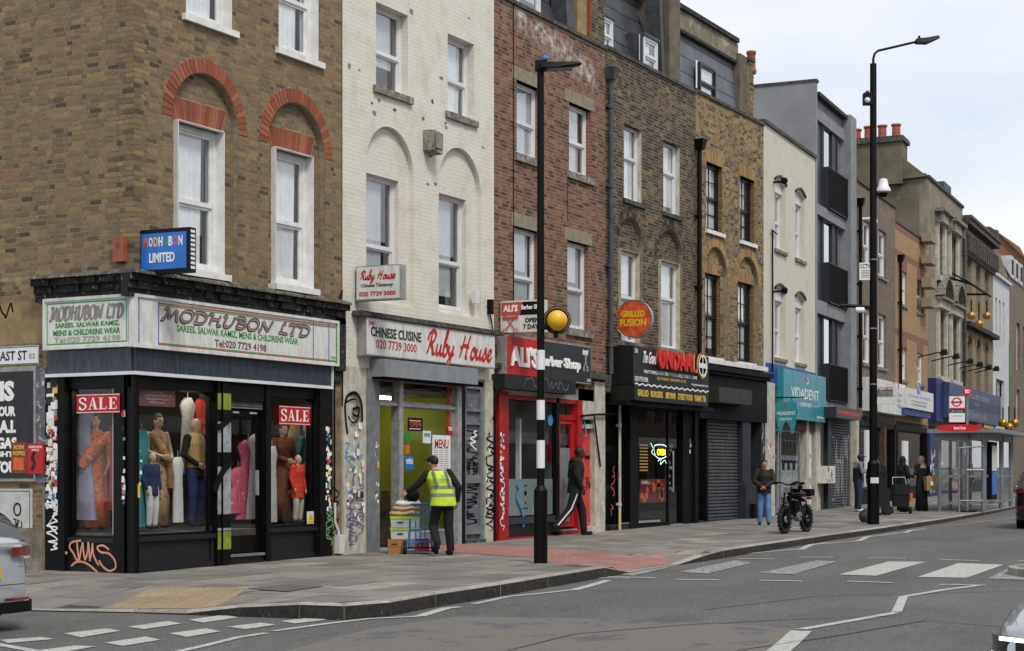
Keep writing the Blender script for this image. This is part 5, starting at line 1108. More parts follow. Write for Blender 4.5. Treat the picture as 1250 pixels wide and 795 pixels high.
for u0, u1 in ((.12, .45), (.55, .88)):
    for v0, v1 in ((.06, .42), (.5, .92)):
        p0, p1, q0, q1 = a_+(b_-a_)*u0, a_+(b_-a_)*u1, h0+(h1-h0)*v0, h0+(h1-h0)*v1; k.box(p0, p1, .085, .1, q0, q0+.03).box(p0, p1, .085, .1, q1-.03, q1).box(p0, p0+.025, .085, .1, q0+.03, q1-.03).box(p1-.025, p1, .085, .1, q0+.03, q1-.03)
k.make('door_moulding', 'red_door', rd, FA); MB().box(a_+.25, b_-.35, .08, .1, FA.z(713, 560), FA.z(713, 556)).make('letter_box', 'matt_black', rd, FA)
g = MB(); c0 = FA.at(715, 590, .08); ribbon(g, gp(FA, [(716, 597), (717, 583), (719, 590), (720, 596), (722, 584), (723, 596)], .08), .084, .03); ribbon(g, gp(FA, [(726, 584), (731, 588), (731, 597), (726, 600), (725, 590), (728, 583)], .08), .084, .035); g.make('graffiti', 'matt_black', rd, FA)
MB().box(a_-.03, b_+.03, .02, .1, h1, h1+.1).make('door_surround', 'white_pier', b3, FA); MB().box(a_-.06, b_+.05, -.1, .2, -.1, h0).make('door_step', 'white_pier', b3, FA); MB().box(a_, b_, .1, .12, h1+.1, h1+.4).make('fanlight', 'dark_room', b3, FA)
downpipe(b3, FA, FA.x(741), 3.7, FA.z(741, 98), y=-.1, r=.055, m='lead'); downpipe(b3, FA, FA.x(753.5), .1, FA.z(753, 492), y=-.06, r=.035, m='white_pier', hopper=False); 
MB().cyl((FA.x(752), -.08, .1), (FA.x(752), -.08, .55), .02).make('yellow_pipe', 'yellow', b3, FA)
g = MB(); g.tube([(FA.x(706), -.08, FA.z(706, 508)), (FA.x(724), -.08, FA.z(706, 505)), (FA.x(748), -.08, FA.z(706, 503))], .025); g.tube([(FA.x(722), -.06, FA.z(706, 505)), (FA.x(728), -.06, 1.9), (FA.x(730), -.06, 1.6)], .02); g.make('cable', 'matt_black', b3, FA)
g = MB()
for zz in (.5, .9, 1.1, 1.35): scribble(g, FA.x(745), FA.x(749), zz, zz+.25, -.022, .03, 4, int(zz*100)); 
g.make('graffiti', 'red_line', b3, FA)
stickers(b3, FA, FA.x(705), FA.x(708), .6, 2.0, -.042, 20, 71, .02, .05)
# ================================================================== 4  DARK STOCK BRICK
X4a, X4b = X3b, FA.x(849)
b4, _ = thing('dark_brick_building', FA.sub(X4a, 0), 'sooty dark brown brick building with two arches above the black grill restaurant', 'building')
R4 = [op(FA, 761.6, 783.5, 7.8, 9.56), op(FA, 809.6, 830, 7.8, 9.56), op(FA, 758.8, 781, 4.5, 6.62), op(FA, 807.6, 830.5, 4.5, 6.62)]
A4 = [((FA.x(755)+FA.x(785.5))/2, (FA.x(785.5)-FA.x(755))/2, 6.9, 4.3), ((FA.x(803.5)+FA.x(833.5))/2, (FA.x(833.5)-FA.x(803.5))/2, 6.9, 4.3)]
A4 = [(a[0], a[1], 7.42-a[1], a[3]) for a in A4]
w4 = wallset(b4, FA, X4a, X4b, 3.3, 11.05, R4, A4, 'dark_stock', 'mortar_dark', 71, extra_holes=[harch(a[0], a[1]+.23, a[2], a[2]) for a in A4])
for a in A4:
    for q in ring(a[0], a[2], a[1]+.01, a[1]+.115, 26, 0, 0): MB().prism(q, -.008, .1).make('arch_brick', 'dark_stock', w4, FA)
    for q in ring(a[0], a[2], a[1]+.125, a[1]+.23, 28, 0, 0): MB().prism(q, -.008, .1).make('arch_brick', 'dark_stock', w4, FA)
mat('cream_reveal', 'c6bda8', 'a3967c', .85, 5, c3='7a6647', c3pos=.62)
for i, r in enumerate(R4): window(b4, FA, *r, y=.12, fm='white_upvc', cur='split' if i > 1 else 'net_curtain', fw=.05, rail=.58 if i != 2 else .5, sill='coping' if i < 2 else 'stone_sill', sillx=.1, sill_h=.1, seed=30+i, sashw=.03, reveal='cream_reveal' if i > 1 else 'white_pier', cfull=.9)
MB().box(X4a, X4b, -.05, .4, 11.05, 11.13).make('coping', 'coping', b4, FA)
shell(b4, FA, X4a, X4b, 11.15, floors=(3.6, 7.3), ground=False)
downpipe(b4, FA, FA.x(849.5), 3.7, FA.z(849, 183), y=-.1, r=.06)
fs4, _ = thing('restaurant_sign', FA.sub(X4a, 0), 'black fascia sign with red raised UNDAAL letters over the grill restaurant', 'shop sign')
yU = -.55; xa, xb = FA.x(773, yU), FA.x(865, yU); z1, z0, zl = FA.z(773, 421.6, yU), FA.z(773, 468.5, yU), FA.z(773, 488.5, yU)
mat('sign_black', '1a1b1c', '141515', .4, 4)
MB().box(xa, xb, yU, 0, z0, z1).make('board', 'sign_black', fs4, FA); MB().box(xa-.03, xb-.15, yU-.05, 0, zl, z0-.015).make('lower_board', 'sign_black', fs4, FA)
text('UNDAAL', FA, fs4, 'letter_back', 'gold_letter', FA.x(803, yU), FA.x(849, yU), z0+.42, z0+.87, yU, bold=.03, ext=.05); text('UNDAAL', FA, fs4, 'lettering', 'red_bright', FA.x(804.5, yU-.1), FA.x(850, yU-.1), z0+.42, z0+.86, yU-.06, bold=.03, ext=.05)
g = MB(); cx_, cz = FA.x(855, yU), z0+.62; g.lathe([(.28, yU-.03), (.31, yU-.06), (.31, yU-.03)], (cx_, 0, cz), 24, 'y'); g.make('emblem_back', 'gold_letter', fs4, FA)
g = MB(); ribbon(g, [(cx_+.25*math.cos(t*PI/12), cz+.25*math.sin(t*PI/12)) for t in range(25)], yU-.062, .05, smooth=False); g.box(cx_-.22, cx_+.22, yU-.068, yU-.061, cz-.06, cz+.06).box(cx_-.02, cx_+.02, yU-.067, yU-.061, cz-.22, cz+.22); g.make('emblem_ring', 'white', fs4, FA)
text('The Grand', FA, fs4, 'lettering', 'white_letter', FA.x(785, yU), FA.x(802, yU), z0+.5, z0+.78, yU, shear=.6, bold=.02)
text('HEARTY BANGLADESHI STREET FOOD & GRILLED FUSION CUISINE', FA, fs4, 'lettering', 'white_letter', FA.x(786, yU), FA.x(851, yU), z0+.27, z0+.35, yU); text('RESTAURANT-TAKEAWAY-SIT-IN', FA, fs4, 'lettering', 'gold_letter', FA.x(802, yU), FA.x(837, yU), z0+.15, z0+.22, yU); text('02031978 8386', FA, fs4, 'lettering', 'white_letter', FA.x(773.8, yU)+.05, FA.x(791, yU), z0+.07, z0+.18, yU); text('thegrandundaal.com', FA, fs4, 'lettering', 'white_letter', FA.x(844, yU), xb-.03, z0+.1, z0+.17, yU); text('256', FA, fs4, 'lettering', 'white_letter', xa+.08, xa+.24, z1-.16, z1-.06, yU)
g = MB(); ribbon(g, [(xa-.03+(xb-xa-.1)*t/60, z0-.005+.02*math.sin(t*1.4)) for t in range(61)], yU-.055, .035, smooth=False); g.make('light_wave', 'white', fs4, FA)
for s_, a, b in (('GRILLED', .03, .17), ('BURGERS', .2, .36), ('BIRYANI', .4, .53), ('STREET FOOD', .57, .78), ('KABAK TEA', .81, .98)): text(s_, FA, fs4, 'lettering', 'gold_letter', xa+(xb-xa-.2)*a, xa+(xb-xa-.2)*b, zl+.1, zl+.25, yU-.051, bold=.03)
ds, fd_ = thing('round_sign', Fr(FA.x(757), -.05, -PI/2+.1, 0), 'round red flame sign reading GRILLED FUSION on a wall bracket', 'shop sign')
cx_, cz = fd_.at(773.5, 389.5); r_ = .44
mat('flame_red', 'b3261b', 'd9641f', .5, 5, c3='6d0f10', c3pos=.62, c3scale=4)
auto(MB().lathe([(r_*.94, .005), (r_, -.02), (r_+.0, .14), (r_*.9, .16)], (cx_, 0, cz), 36, 'y').make('rim', 'alu', ds, fd_)); MB().lathe([(.001, -.022), (r_*.93, -.022), (r_*.93, .0)], (cx_, 0, cz), 36, 'y').make('face', 'flame_red', ds, fd_)
text('GRILLED', fd_, ds, 'lettering', 'yellow', cx_-.29, cx_+.28, cz+.04, cz+.19, -.024, bold=.04); text('FUSION', fd_, ds, 'lettering', 'yellow', cx_-.32, cx_+.31, cz-.17, cz+.0, -.024, bold=.04)
MB().box(-.05, .0, .04, .08, cz-.25, cz+.25).box(0, cx_-r_+.06, .04, .08, cz+.2, cz+.24).box(0, cx_-r_+.06, .04, .08, cz-.24, cz-.2).make('bracket', 'alu', ds, fd_)
# restaurant front
m = MB(); m.box(X4a+.06, FA.x(848), -.5, .0, 3.0, 3.1).box(FA.x(768), FA.x(778), -.03, .25, -.1, 3.05).box(FA.x(833), FA.x(848), -.02, .3, -.1, 3.05).box(FA.x(845), FA.x(849), -.08, -.02, -.1, 3.0).box(FA.x(768), FA.x(833), -.03, .25, FA.z(780, 496), 3.05).box(FA.x(778), FA.x(833), -.0, .2, -.1, FA.z(780, 641)); m.make('shopfront_frame', 'shop_black', b4, FA)
rectf(FA, FA.x(779), FA.x(818), FA.z(780, 641), FA.z(780, 497), .04, .03, b4, 'shop_window', 'gloss_black', 'shop_glass'); rd4 = rectf(FA, FA.x(818), FA.x(833), FA.z(818, 640), FA.z(818, 497), .04, .03, b4, 'shop_door', 'gloss_black', 'shop_glass'); MB().cyl((FA.x(820.5), -.03, 1.0), (FA.x(820.5), -.03, 2.0), .02).make('handle', 'alu', rd4, FA)
MB().box(FA.x(780), FA.x(806), .0, .03, FA.z(780, 636)-.05, FA.z(780, 636)).box(FA.x(818), FA.x(833), -.01, .03, FA.z(818, 640)-.04, FA.z(818, 640)).make('sill_strip', 'alu', b4, FA)
dr = MB().box(FA.x(752), FA.x(768), .35, .4, -.1, 3.0).make('side_door', 'panel_black', b4, FA); MB().box(X4a+.3, FA.x(768), .0, .5, -.1, FA.g(17)+.1).make('door_step', 'grime_black', b4, FA); MB().box(FA.x(754), FA.x(768), -.01, .0, FA.g(17)+.12, FA.g(17)+.15).make('step_edge', 'alu_dull', b4, FA)
for k_, (u, v) in enumerate(((.15, .3), (.15, 1.2), (.15, 2.1))): MB().box(FA.x(754)+.05, FA.x(766), .33, .35, v, v+.75).make('door_panel', 'gloss_black', dr, FA)
po, _ = thing('menu_poster', FA.sub(FA.x(790), .1), 'red food menu posters low in the restaurant window', 'poster'); a = PB(FA, 781, 813, 585, 614, .085, .1); MB().box(*a).make('sheet', mat('menu_red', '6e1f1a', '4a1512', .5, 3), po, FA)
g = MB(); rr_ = random.Random(5)
for k in range(14): g.lathe([(.001, .083), (rr_.uniform(.05, .11), .083), (.04, .086)], (rr_.uniform(a[0]+.1, a[1]-.1), 0, rr_.uniform(a[4]+.08, a[5]-.08)), 10, 'y')
g.make('dish_picture', 'orange', po, FA); text('GRILL', FA, po, 'lettering', 'white_letter', a[0]+.08, a[0]+.6, a[5]-.12, a[5]-.04, .084)
no, _ = thing('neon_sign', FA.sub(FA.x(800), .1), 'yellow OPEN neon sign in the restaurant window', 'sign'); mat('neon_yellow', 'f2ee20', emit=2.2); mat('neon_white', 'd8fbf0', emit=1.2); a = PB(FA, 802, 812, 548, 556, .09, .1); text('OPEN', FA, no, 'lettering', 'neon_yellow', a[0], a[1], a[4], a[5], .09, bold=.02)
g = MB(); ribbon(g, gp(FA, [(800, 557), (798, 546), (803, 543), (813, 545), (814, 556), (806, 560), (800, 557)], .09), .088, .02); ribbon(g, gp(FA, [(794, 541), (797, 548), (795, 552), (799, 556)], .09), .088, .02); ribbon(g, gp(FA, [(803, 563), (807, 560), (806, 567), (811, 562), (813, 566)], .09), .088, .02); g.make('neon_outline', 'neon_white', no, FA)
rs, _ = thing('menu_card', FA.sub(FA.x(797), .1), 'yellow lettered menu card inside the restaurant window', 'sign'); a = PB(FA, 781, 791, 545, 575, .085, .1); g = MB()
for k in range(9): g.box(a[0], a[1], .085, .09, a[4]+k*.075, a[4]+k*.075+.03)
g.make('menu_lines', 'gold_letter', rs, FA)
stickers(b4, FA, FA.x(840), FA.x(843), 1.9, 2.25, -.022, 5, 81, .06, .1); g = MB()
for k in range(16): g.ball((FA.x(822)+rr_.uniform(0, .25), .16, rr_.uniform(1.0, 2.2)), .05, 8, 5)
g.make('window_garland', 'sign_grey', b4, FA)
# ================================================================== 5  YELLOW STOCK BRICK
X5a, X5b = X4b, FB.o.x
b5, _ = thing('yellow_brick_building', FA.sub(X5a, 0), 'yellow stock brick building with black sash windows and arches above the closed shutter', 'building')
R5 = [op(FA, 862.3, 881.8, 7.72, 9.46), op(FA, 903.4, 921, 7.72, 9.46), op(FA, 861.6, 879.8, 4.45, 6.6), op(FA, 901.4, 920, 4.45, 6.6)]
A5 = [((FA.x(860)+FA.x(888))/2, (FA.x(888)-FA.x(860))/2, 0, 4.3), ((FA.x(900)+FA.x(926))/2, (FA.x(926)-FA.x(900))/2, 0, 4.3)]
A5 = [(a[0], a[1], 7.33-a[1], a[3]) for a in A5]
w5 = wallset(b5, FA, X5a, X5b, 3.3, 11.1, R5, A5, 'yellow_stock', 'mortar_grey', 91, extra_holes=[harch(a[0], a[1]+.23, a[2], a[2]) for a in A5])
pieces('rubbed_brick', [('8c7044', 1), ('9f8150', 2), ('80663f', 1)], jitter=.15)
for a in A5:
    for q in ring(a[0], a[2], a[1]+.01, a[1]+.23, 30, 0, 0): MB().prism(q, -.008, .1).make('arch_brick', 'rubbed_brick', w5, FA)
for r in R5:
    for q in flat_arch(r[0]-.02, r[1]+.02, r[3]+.01, r[3]+.3, 14, .1): MB().prism(q, (-.009 if r[2] > 7 else .095), (.02 if r[2] > 7 else .13)).make('arch_brick', 'rubbed_brick', w5, FA)
brickmat('yellow_reveal', '8d7040', '6b5634', '3a342b')
for i, r in enumerate(R5): window(b5, FA, *r, y=.12, fm='dark_frame', cur='net_curtain', fw=.06, rail=.5, sill='sash_white', sillx=.08, sill_h=.1, seed=40+i, sashw=.04, bars=1, reveal='yellow_reveal', cfull=.9)
MB().box(X5a, X5b, -.05, .4, 11.1, 11.18).make('coping', 'coping', b5, FA)
shell(b5, FA, X5a, X5b, 11.2, floors=(3.6, 7.3))
MB().box(X5a+.2, X5b+.1, -.1, .0, 4.28, 4.4).make('white_ledge', 'sash_white', b5, FA)
m = MB(); m.box(X5a+.0, X5b+.1, -.28, 0, 4.08, 4.2).box(X5a, X5b+.05, -.2, 0, 4.0, 4.08).box(X5a, X5b+.02, -.1, .1, 2.85, 4.0); m.make('shop_cornice', 'shop_black', b5, FA)
yb_ = -.45; a, b = FA.x(878, yb_), FA.x(918, yb_); z1, z0 = FA.z(878, 472, yb_), FA.z(878, 491, yb_); MB().box(a, b, yb_, 0, z0, z1).make('shutter_box', mat('box_brown', '34322f', '2a2826', .6, 4), b5, FA)
sx0, sx1 = FA.x(864), FA.x(903); sz0, sz1 = FA.g(22), FA.z(866, 494)
mat('slat', '5d6065', '484b50', .5, 6, metal=.3, c3='7a7d82', c3pos=.66)
sh = MB().box(sx0, sx1, .1, .12, -.1, sz1+.2).make('roller_shutter', 'matt_black', b5, FA); ns = 34
for k in range(ns):
    h = (sz1-sz0)/ns; z = sz0+h*k; MB().add([(sx0, .1, z), (sx1, .1, z), (sx1, .055, z+h*.3), (sx0, .055, z+h*.3), (sx1, .055, z+h*.7), (sx0, .055, z+h*.7), (sx1, .1, z+h), (sx0, .1, z+h)], [(0,1,2,3),(3,2,4,5),(5,4,6,7)]).make('slat', 'slat', sh, FA)
g = MB(); scribble(g, sx0+.3, sx1-.3, 1.3, 2.4, .05, .012, 14, 83); g.make('graffiti', 'tag_lime', b5, FA)
MB().box(sx0-.12, sx0, -.02, .2, -.1, 3.0).make('shutter_guide', 'shop_black', b5, FA); m = MB(); m.box(FA.x(904), FA.x(914), -.06, .25, -.1, 3.9).box(FA.x(903), FA.x(915.5), -.18, .25, -.1, FA.g(24)+.9).prism([(FA.x(903.5), FA.g(24)+.9), (FA.x(915), FA.g(24)+.9), (FA.x(913.5), FA.g(24)+1.05), (FA.x(904.5), FA.g(24)+1.05)], -.12, .1); mat('pilaster_grey', '303338', '24272b', .5, 6); m.make('pilaster', 'pilaster_grey', b5, FA); MB().box(FA.x(927), X5b, -.05, .25, -.1, 3.9).box(FA.x(926.5), X5b+.02, -.14, .2, -.1, FA.g(25)+.5).make('pilaster', 'pilaster_grey', b5, FA)
MB().box(FA.x(914), FA.x(927), .8, .85, -.1, 3.9).make('recessed_door', 'gloss_black', b5, FA); MB().box(FA.x(914), FA.x(927), -.05, .8, -.1, FA.g(25)+.2).make('door_step', 'coping', b5, FA); MB().box(FA.x(925), FA.x(925)+.07, .3, .33, 1.9, 2.1).make('entry_panel', 'white', b5, FA)
MB().box(FA.x(908), FA.x(914), -.3, -.1, FA.g(24)-.05, FA.g(24)+.4).make('door_block', 'matt_black', b5, FA)
g = MB(); g.tube([(FA.x(927), -.08, 3.0), (FA.x(928), -.09, 2.6), (FA.x(927), -.08, 2.4), (FA.x(929), -.09, 2.2), (FA.x(928), -.08, 2.0)], .015); g.make('cable', 'alu', b5, FA)
# ================================================================== MANSARD ROOFS above 3, 4 and 5
def slates(P, F, x0, x1, z0, z1, y0, slope, hole=(), w=.5, h=.33, m='slate', name='slate', limit=300, seed=0, proud=.012):
    rg = random.Random(seed); sl = (y1 := y0+(z1-z0)*slope); row = 0; z = z0; cnt = 0; st = MB()
    yy_ = lambda q: y0+(q-z0)*slope
    MB().add([(x0, y0+.02, z0), (x1, y0+.02, z0), (x1, yy_(z1)+.02, z1), (x0, yy_(z1)+.02, z1)], [(0,1,2,3)]).make('roof_felt', 'matt_black', P, F)
    while z < z1-.02:
        x = x0-(w/2 if row % 2 else 0); zz = min(z1, z+h)
        while x < x1:
            a, b = max(x, x0), min(x+w, x1); x += w
            if b-a < .04: continue
            sg = [(a, b)]
            for q in hole:
                if q[2] < (z+zz)/2 < q[3]: sg = [s for p_, q_ in sg for s in ((p_, min(q_, q[0])), (max(p_, q[1]), q_)) if s[1]-s[0] > .04]
            for p_, q_ in sg:
                g_ = .004; d0, d1 = proud+rg.uniform(0, .004), .002
                q = MB().add([(p_+g_, yy_(z)-d0, z+.002), (q_-g_, yy_(z)-d0, z+.002), (q_-g_, yy_(zz)-d1, zz), (p_+g_, yy_(zz)-d1, zz), (p_+g_, yy_(z)+.01, z+.002), (q_-g_, yy_(z)+.01, z+.002)], [(0,1,2,3), (4,5,1,0), (0,3,4), (1,5,2)])
                q.make(name, m, P, F); cnt += 1
        z = zz; row += 1
pieces('slate_p', [('2e3033', 1), ('3b3e42', 3), ('44474b', 2), ('36383b', 1)], rough=.6, jitter=.15, bump=.2, grime=('54534c', .35)); pieces('slate_q', [('4a4d53', 1), ('565a60', 3), ('5f6268', 2)], rough=.5, jitter=.12, bump=.2)
yM = .55
# over 3
r3 = MB().box(X3a, X3b, .3, 7, 10.9, 11.0).make('roof', 'coping', b3, FA)
slates(b3, FA, FA.x(606, yM), FA.x(691, yM), 10.9, 13.4, yM, .3, hole=[(FA.x(632, yM), FA.x(661, yM), 11, 12.9)], m='slate_p', seed=1, w=.55, h=.5)
window(b3, FA, FA.x(632, .5), FA.x(660, .5), 11.05, 12.7, y=.5, cur='blind_grey', seed=61, fw=.06, cfull=.95)
MB().prism([(FA.x(690, .5), 10.9), (FA.x(700, .5), 10.9), (FA.x(690, .5), 13.4), (FA.x(683, .5), 13.4)], .42, .8).make('hip_lead', 'lead', b3, FA)
mat('tan_render', '9c8860', '85734f', .85, 4, bump=.4)
MB().box(FA.x(700, .5), FA.x(719, .5), .4, 6, 10.9, 13.6).make('party_wall', 'tan_render', b3, FA); MB().box(FA.x(719, .35), FA.x(721, .35), .33, .4, 10.95, 13.6).make('rust_pipe', mat('rust', '8a4a2c', '6f3a22', .8, 9), b3, FA)
cs = MB().box(FA.x(722, .35), FA.x(738, .35), .35, 5, 10.9, 14.2).make('chimney_stack', 'mortar_dark', b3, FA); g = MB(); bricks(g, FA.x(722, .35), FA.x(738, .35), 10.95, 14.1, [], .35, seed=77); g.make('brickwork', 'dark_stock', cs, FA, kind='stuff')
# over 4
xa, xb = FA.x(739, yM)+.1, FA.x(808, yM)
slates(b4, FA, xa, xb, 10.9, 13.45, yM, .28, hole=[(FA.x(737, .4)+.2, FA.x(750, .4), 11, 12.4), (FA.x(786, .4)+.25, FA.x(804, .4), 11, 12.3)], m='slate_p', seed=2, w=.5, h=.45)
for pl, pr, pt, s in ((735, 748.5, 18, 62), (786, 803, 43, 63)):
    a, b = FA.x(pl, .4), FA.x(pr, .4); zt = FA.z(pl, pt, .4); window(b4, FA, a, b, 11.2, zt, y=.4, cur='net_curtain', seed=s, fw=.07); MB().box(a-.05, b+.05, .36, 1.4, zt, zt+.07).box(a-.06, a, .42, 1.4, 11.1, zt).box(b, b+.06, .42, 1.4, 11.1, zt).make('dormer', 'lead', b4, FA)
MB().box(xa-.3, xb+.1, .9, 6, 13.5, 13.62).make('eaves', 'grime_black', b4, FA); MB().box(xa, xb, 1.15, 1.3, 13.35, 13.5).make('cornice', 'brown_render', b4, FA)
MB().box(xb, FA.x(828, .4), .35, 6, 10.9, 13.55).make('party_wall', mat('grey_render', '6f6656', '574f42', .85, 3, bump=.4), b4, FA)
MB().prism([(xb-.28, 10.95), (xb-.1, 10.95), (xb-.35, 13.3), (xb-.5, 13.3)], .4, .8).make('hip_lead', 'lead', b4, FA)
# over 5
xc, xd = FA.x(828, .4), FA.x(902, .4)
slates(b5, FA, xc+.05, xd, 10.9, 12.75, .42, .1, hole=[(FA.x(854, .35)+.3, FA.x(872, .35), 11, 12.3)], m='slate_q', seed=3, w=.55, h=.42)
a, b = FA.x(854, .35), FA.x(873.5, .35); window(b5, FA, a, b, 11.15, FA.z(854, 75, .35), y=.33, fm='dark_frame', cur='net_curtain', seed=65, fw=.07, cfull=.9, rail=.5)
m = MB(); m.box(xc-.02, xd+.2, .5, 6, 12.78, 13.3); m.make('rendered_gable', mat('eroded_render', '87806e', '6b6453', .9, 2.5, bump=.6, c3='a39b85', c3pos=.55, c3scale=2), b5, FA)
m = MB(); m.box(xc-.1, xd+.1, .42, 6, 13.3, 13.42); m.box(xc-.1, xd+.1, .46, .5, 12.72, 12.8); m.make('eaves', 'grime_black', b5, FA)
m = MB().box(xd+.02, xd+.55, .38, 6, 10.9, 13.0); m.make('rendered_pier', 'grey_render', b5, FA)
cs = MB().box(xd+.6, X5b-.0, .3, 4, 10.9, 12.9).make('chimney_stack', 'mortar_dark', b5, FA); g = MB(); bricks(g, xd+.6, X5b-.0, 11.1, 12.85, [], .3, seed=79, proud=.015); g.make('brickwork', 'yellow_stock', cs, FA, kind='stuff'); MB().box(xd+.55, X5b+.05, .25, 4, 12.9, 13.0).make('chimney_cap', 'coping', cs, FA)
mat('terracotta', 'a8573a', '8e4830', .8, 7, c3='4a2a20', c3pos=.64)
auto(MB().lathe([(.14, 0), (.16, .1), (.13, .14), (.12, .55), (.15, .6), (.14, .66)], (FA.x(917, 1), 1.0, 13.0), 12).make('chimney_pot', 'terracotta', cs, FA))
# lead-in ridge: long dark gutter line over 3 and 4
MB().box(X3a, xa-.3, .95, 6, 13.5, 13.62).make('eaves', 'grime_black', b3, FA)
# ================================================================== FRAME B: the street turns a little
def bo(pl, pr, zb, zt, F=FB): return (F.x(pl), F.x(pr), zb, zt)
def simple_wall(P, F, x0, x1, z0, z1, rects, m, arches=(), name='wall', y=0): return wallset(P, F, x0, x1, z0, z1, rects, list(arches), m, m, 1, brick=False, name=name, y=y)
# ---- 6 white painted brick, dentist
X6a, X6b = 0, FB.x(995)
b6, _ = thing('white_dentist_building', FB, 'narrow white painted brick building above the teal dentist sign', 'building')
brickmat('white_brick', 'd0cabb', 'cbc5b5', 'c2bbaa', dirt='978e7b', dpos=.66)
R6 = [bo(945.8, 958.5, 7.85, 9.75), bo(971, 982, 7.85, 9.75), bo(945.8, 958.5, 4.75, 6.65), bo(971, 982, 4.75, 6.65)]
def camber(r, h=.14, n=8): return [(r[0], r[2]), (r[1], r[2])] + [(r[1]-(r[1]-r[0])*k/n, r[3]+h*math.sin(PI*k/n)) for k in range(n+1)]
m = MB().holed([(X6a, 3.3), (X6b, 3.3), (X6b, 11.2), (X6a, 11.2)], [camber(r) for r in R6], 0, .3); w6 = m.make('wall', 'white_brick', b6, FB)
for i, r in enumerate(R6):
    window(b6, FB, r[0], r[1], r[2], r[3]-.22, y=.17, fm='white_upvc', cur='net_curtain', fw=.06, sill='stone_sill', sillx=.08, sill_h=.1, seed=70+i, sashw=.04, glass='glass')
    MB().box(r[0], r[1], .1, .3, r[3]-.22, r[3]+.2).make('blind_head', 'white_upvc', b6, FB)
    g = MB()
    for q in range(8):
        t0, t1 = q/8, (q+1)/8; f_ = lambda t: (r[1]+.08-(r[1]-r[0]+.16)*t, r[3]+.03+.16*math.sin(PI*t)); a_, b_ = f_(t0), f_(t1); g.add([(a_[0], -.05, a_[1]), (a_[0], -.05, a_[1]+.07), (b_[0], -.05, b_[1]+.07), (b_[0], -.05, b_[1]), (a_[0], 0, a_[1]), (a_[0], 0, a_[1]+.07), (b_[0], 0, b_[1]+.07), (b_[0], 0, b_[1])], [(0,1,2,3),(4,0,3,7),(1,5,6,2)])
    g.make('hood_mould', 'coping', b6, FB)
MB().box(X6a, X6b, -.06, .4, 11.2, 11.3).make('coping', 'coping', b6, FB); shell(b6, FB, X6a, X6b, 11.25, floors=(3.6, 7.3))
g = MB(); q = FB.x(940.5); g.cyl((q, -.06, 4.3), (q, -.06, 8.3), .025).cyl((q-.1, -.06, 8.3), (q+.5, -.06, 8.25), .02); g.make('cable', 'matt_black', b6, FB)
for z in (9.7, 6.6): g = MB(); q = FB.x(944); g.cyl((q, -.3, z), (q, 0, z), .03).cyl((q-.1, -.33, z), (q+.12, -.3, z+.05), .09); g.make('wall_lamp', 'matt_black', b6, FB)
MB().box(.2, X6b, -.03, .1, 3.9, 4.55).make('blue_band', 'blue_band', b6, FB); 
t, _ = thing('dentist_sign', FB, 'teal box sign reading VIDADENT DENTIST over the dentist doorway', 'shop sign')
yV = -.21; a, b = FB.x(956.5, yV), FB.x(1008, yV); z1, z0 = FB.z(956.5, 449.5, yV), FB.z(956.5, 510, yV)
MB().box(a, b, yV, 0, z0, z1).make('case', 'teal', t, FB); text('VIDADENT', FB, t, 'lettering', 'white_letter', a+(b-a)*.17, a+(b-a)*.82, z0+.62, z0+.93, yV, bold=.0); text('DENTIST', FB, t, 'lettering', 'white_letter', a+(b-a)*.38, a+(b-a)*.65, z0+.4, z0+.51, yV); 
g = MB(); g.box(a+(b-a)*.2, a+(b-a)*.36, yV-.003, yV, z0+.45, z0+.46).box(a+(b-a)*.67, a+(b-a)*.83, yV-.003, yV, z0+.45, z0+.46); text('D', FB, t, 'lettering', 'white_letter', a+(b-a)*.52, a+(b-a)*.57, z0+1.08, z0+1.26, yV); g.make('rule_line', 'white_letter', t, FB)
MB().prism([(a+(b-a)*.47, z0+1.27), (a+(b-a)*.52, z0+1.07), (a+(b-a)*.53, z0+1.25)], yV-.004, yV).make('red_mark', 'red', t, FB)
text('258 Row', FB, t, 'lettering', 'white_letter', b-1.2, b-.15, z0+.1, z0+.17, yV)
t, ft = thing('tooth_sign', Fr(*FB.sub(FB.x(945), -.05).o.xy, -PI/2+.12, 0), 'hanging teal tooth shaped sign for the dentist beside the box sign', 'shop sign')
c = ft.at(959.5, 509); sx, sz = .34, .47
TP = [(-.9,.8),(-.5,1),(0,.86),(.5,1),(.9,.8),(1,.4),(.85,-.1),(.72,-.6),(.6,-1),(.42,-1),(.3,-.55),(0,-.25),(-.3,-.55),(-.42,-1),(-.6,-1),(-.72,-.6),(-.85,-.1),(-1,.4)]
MB().prism([(c[0]+p[0]*sx, c[1]+p[1]*sz) for p in TP[::-1]], 0, .06).make('board', 'teal', t, ft); text('VIDADENT', ft, t, 'lettering', 'white_letter', c[0]-.27, c[0]+.27, c[1]+.05, c[1]+.15, -.001); text('DENTIST', ft, t, 'lettering', 'white_letter', c[0]-.18, c[0]+.18, c[1]-.1, c[1]-.03, -.001); MB().prism([(c[0]-.05, c[1]+.33), (c[0]+.01, c[1]+.2), (c[0]+.03, c[1]+.32)], -.003, 0).make('red_mark', 'red', t, ft)
MB().cyl((-.25, .03, c[1]+.55), (c[0]+.5, .03, c[1]+.55), .018).cyl((c[0]-.15, .03, c[1]+.4), (c[0]-.15, .03, c[1]+.55), .01).cyl((c[0]+.15, .03, c[1]+.4), (c[0]+.15, .03, c[1]+.55), .01).make('bracket', 'matt_black', t, ft)
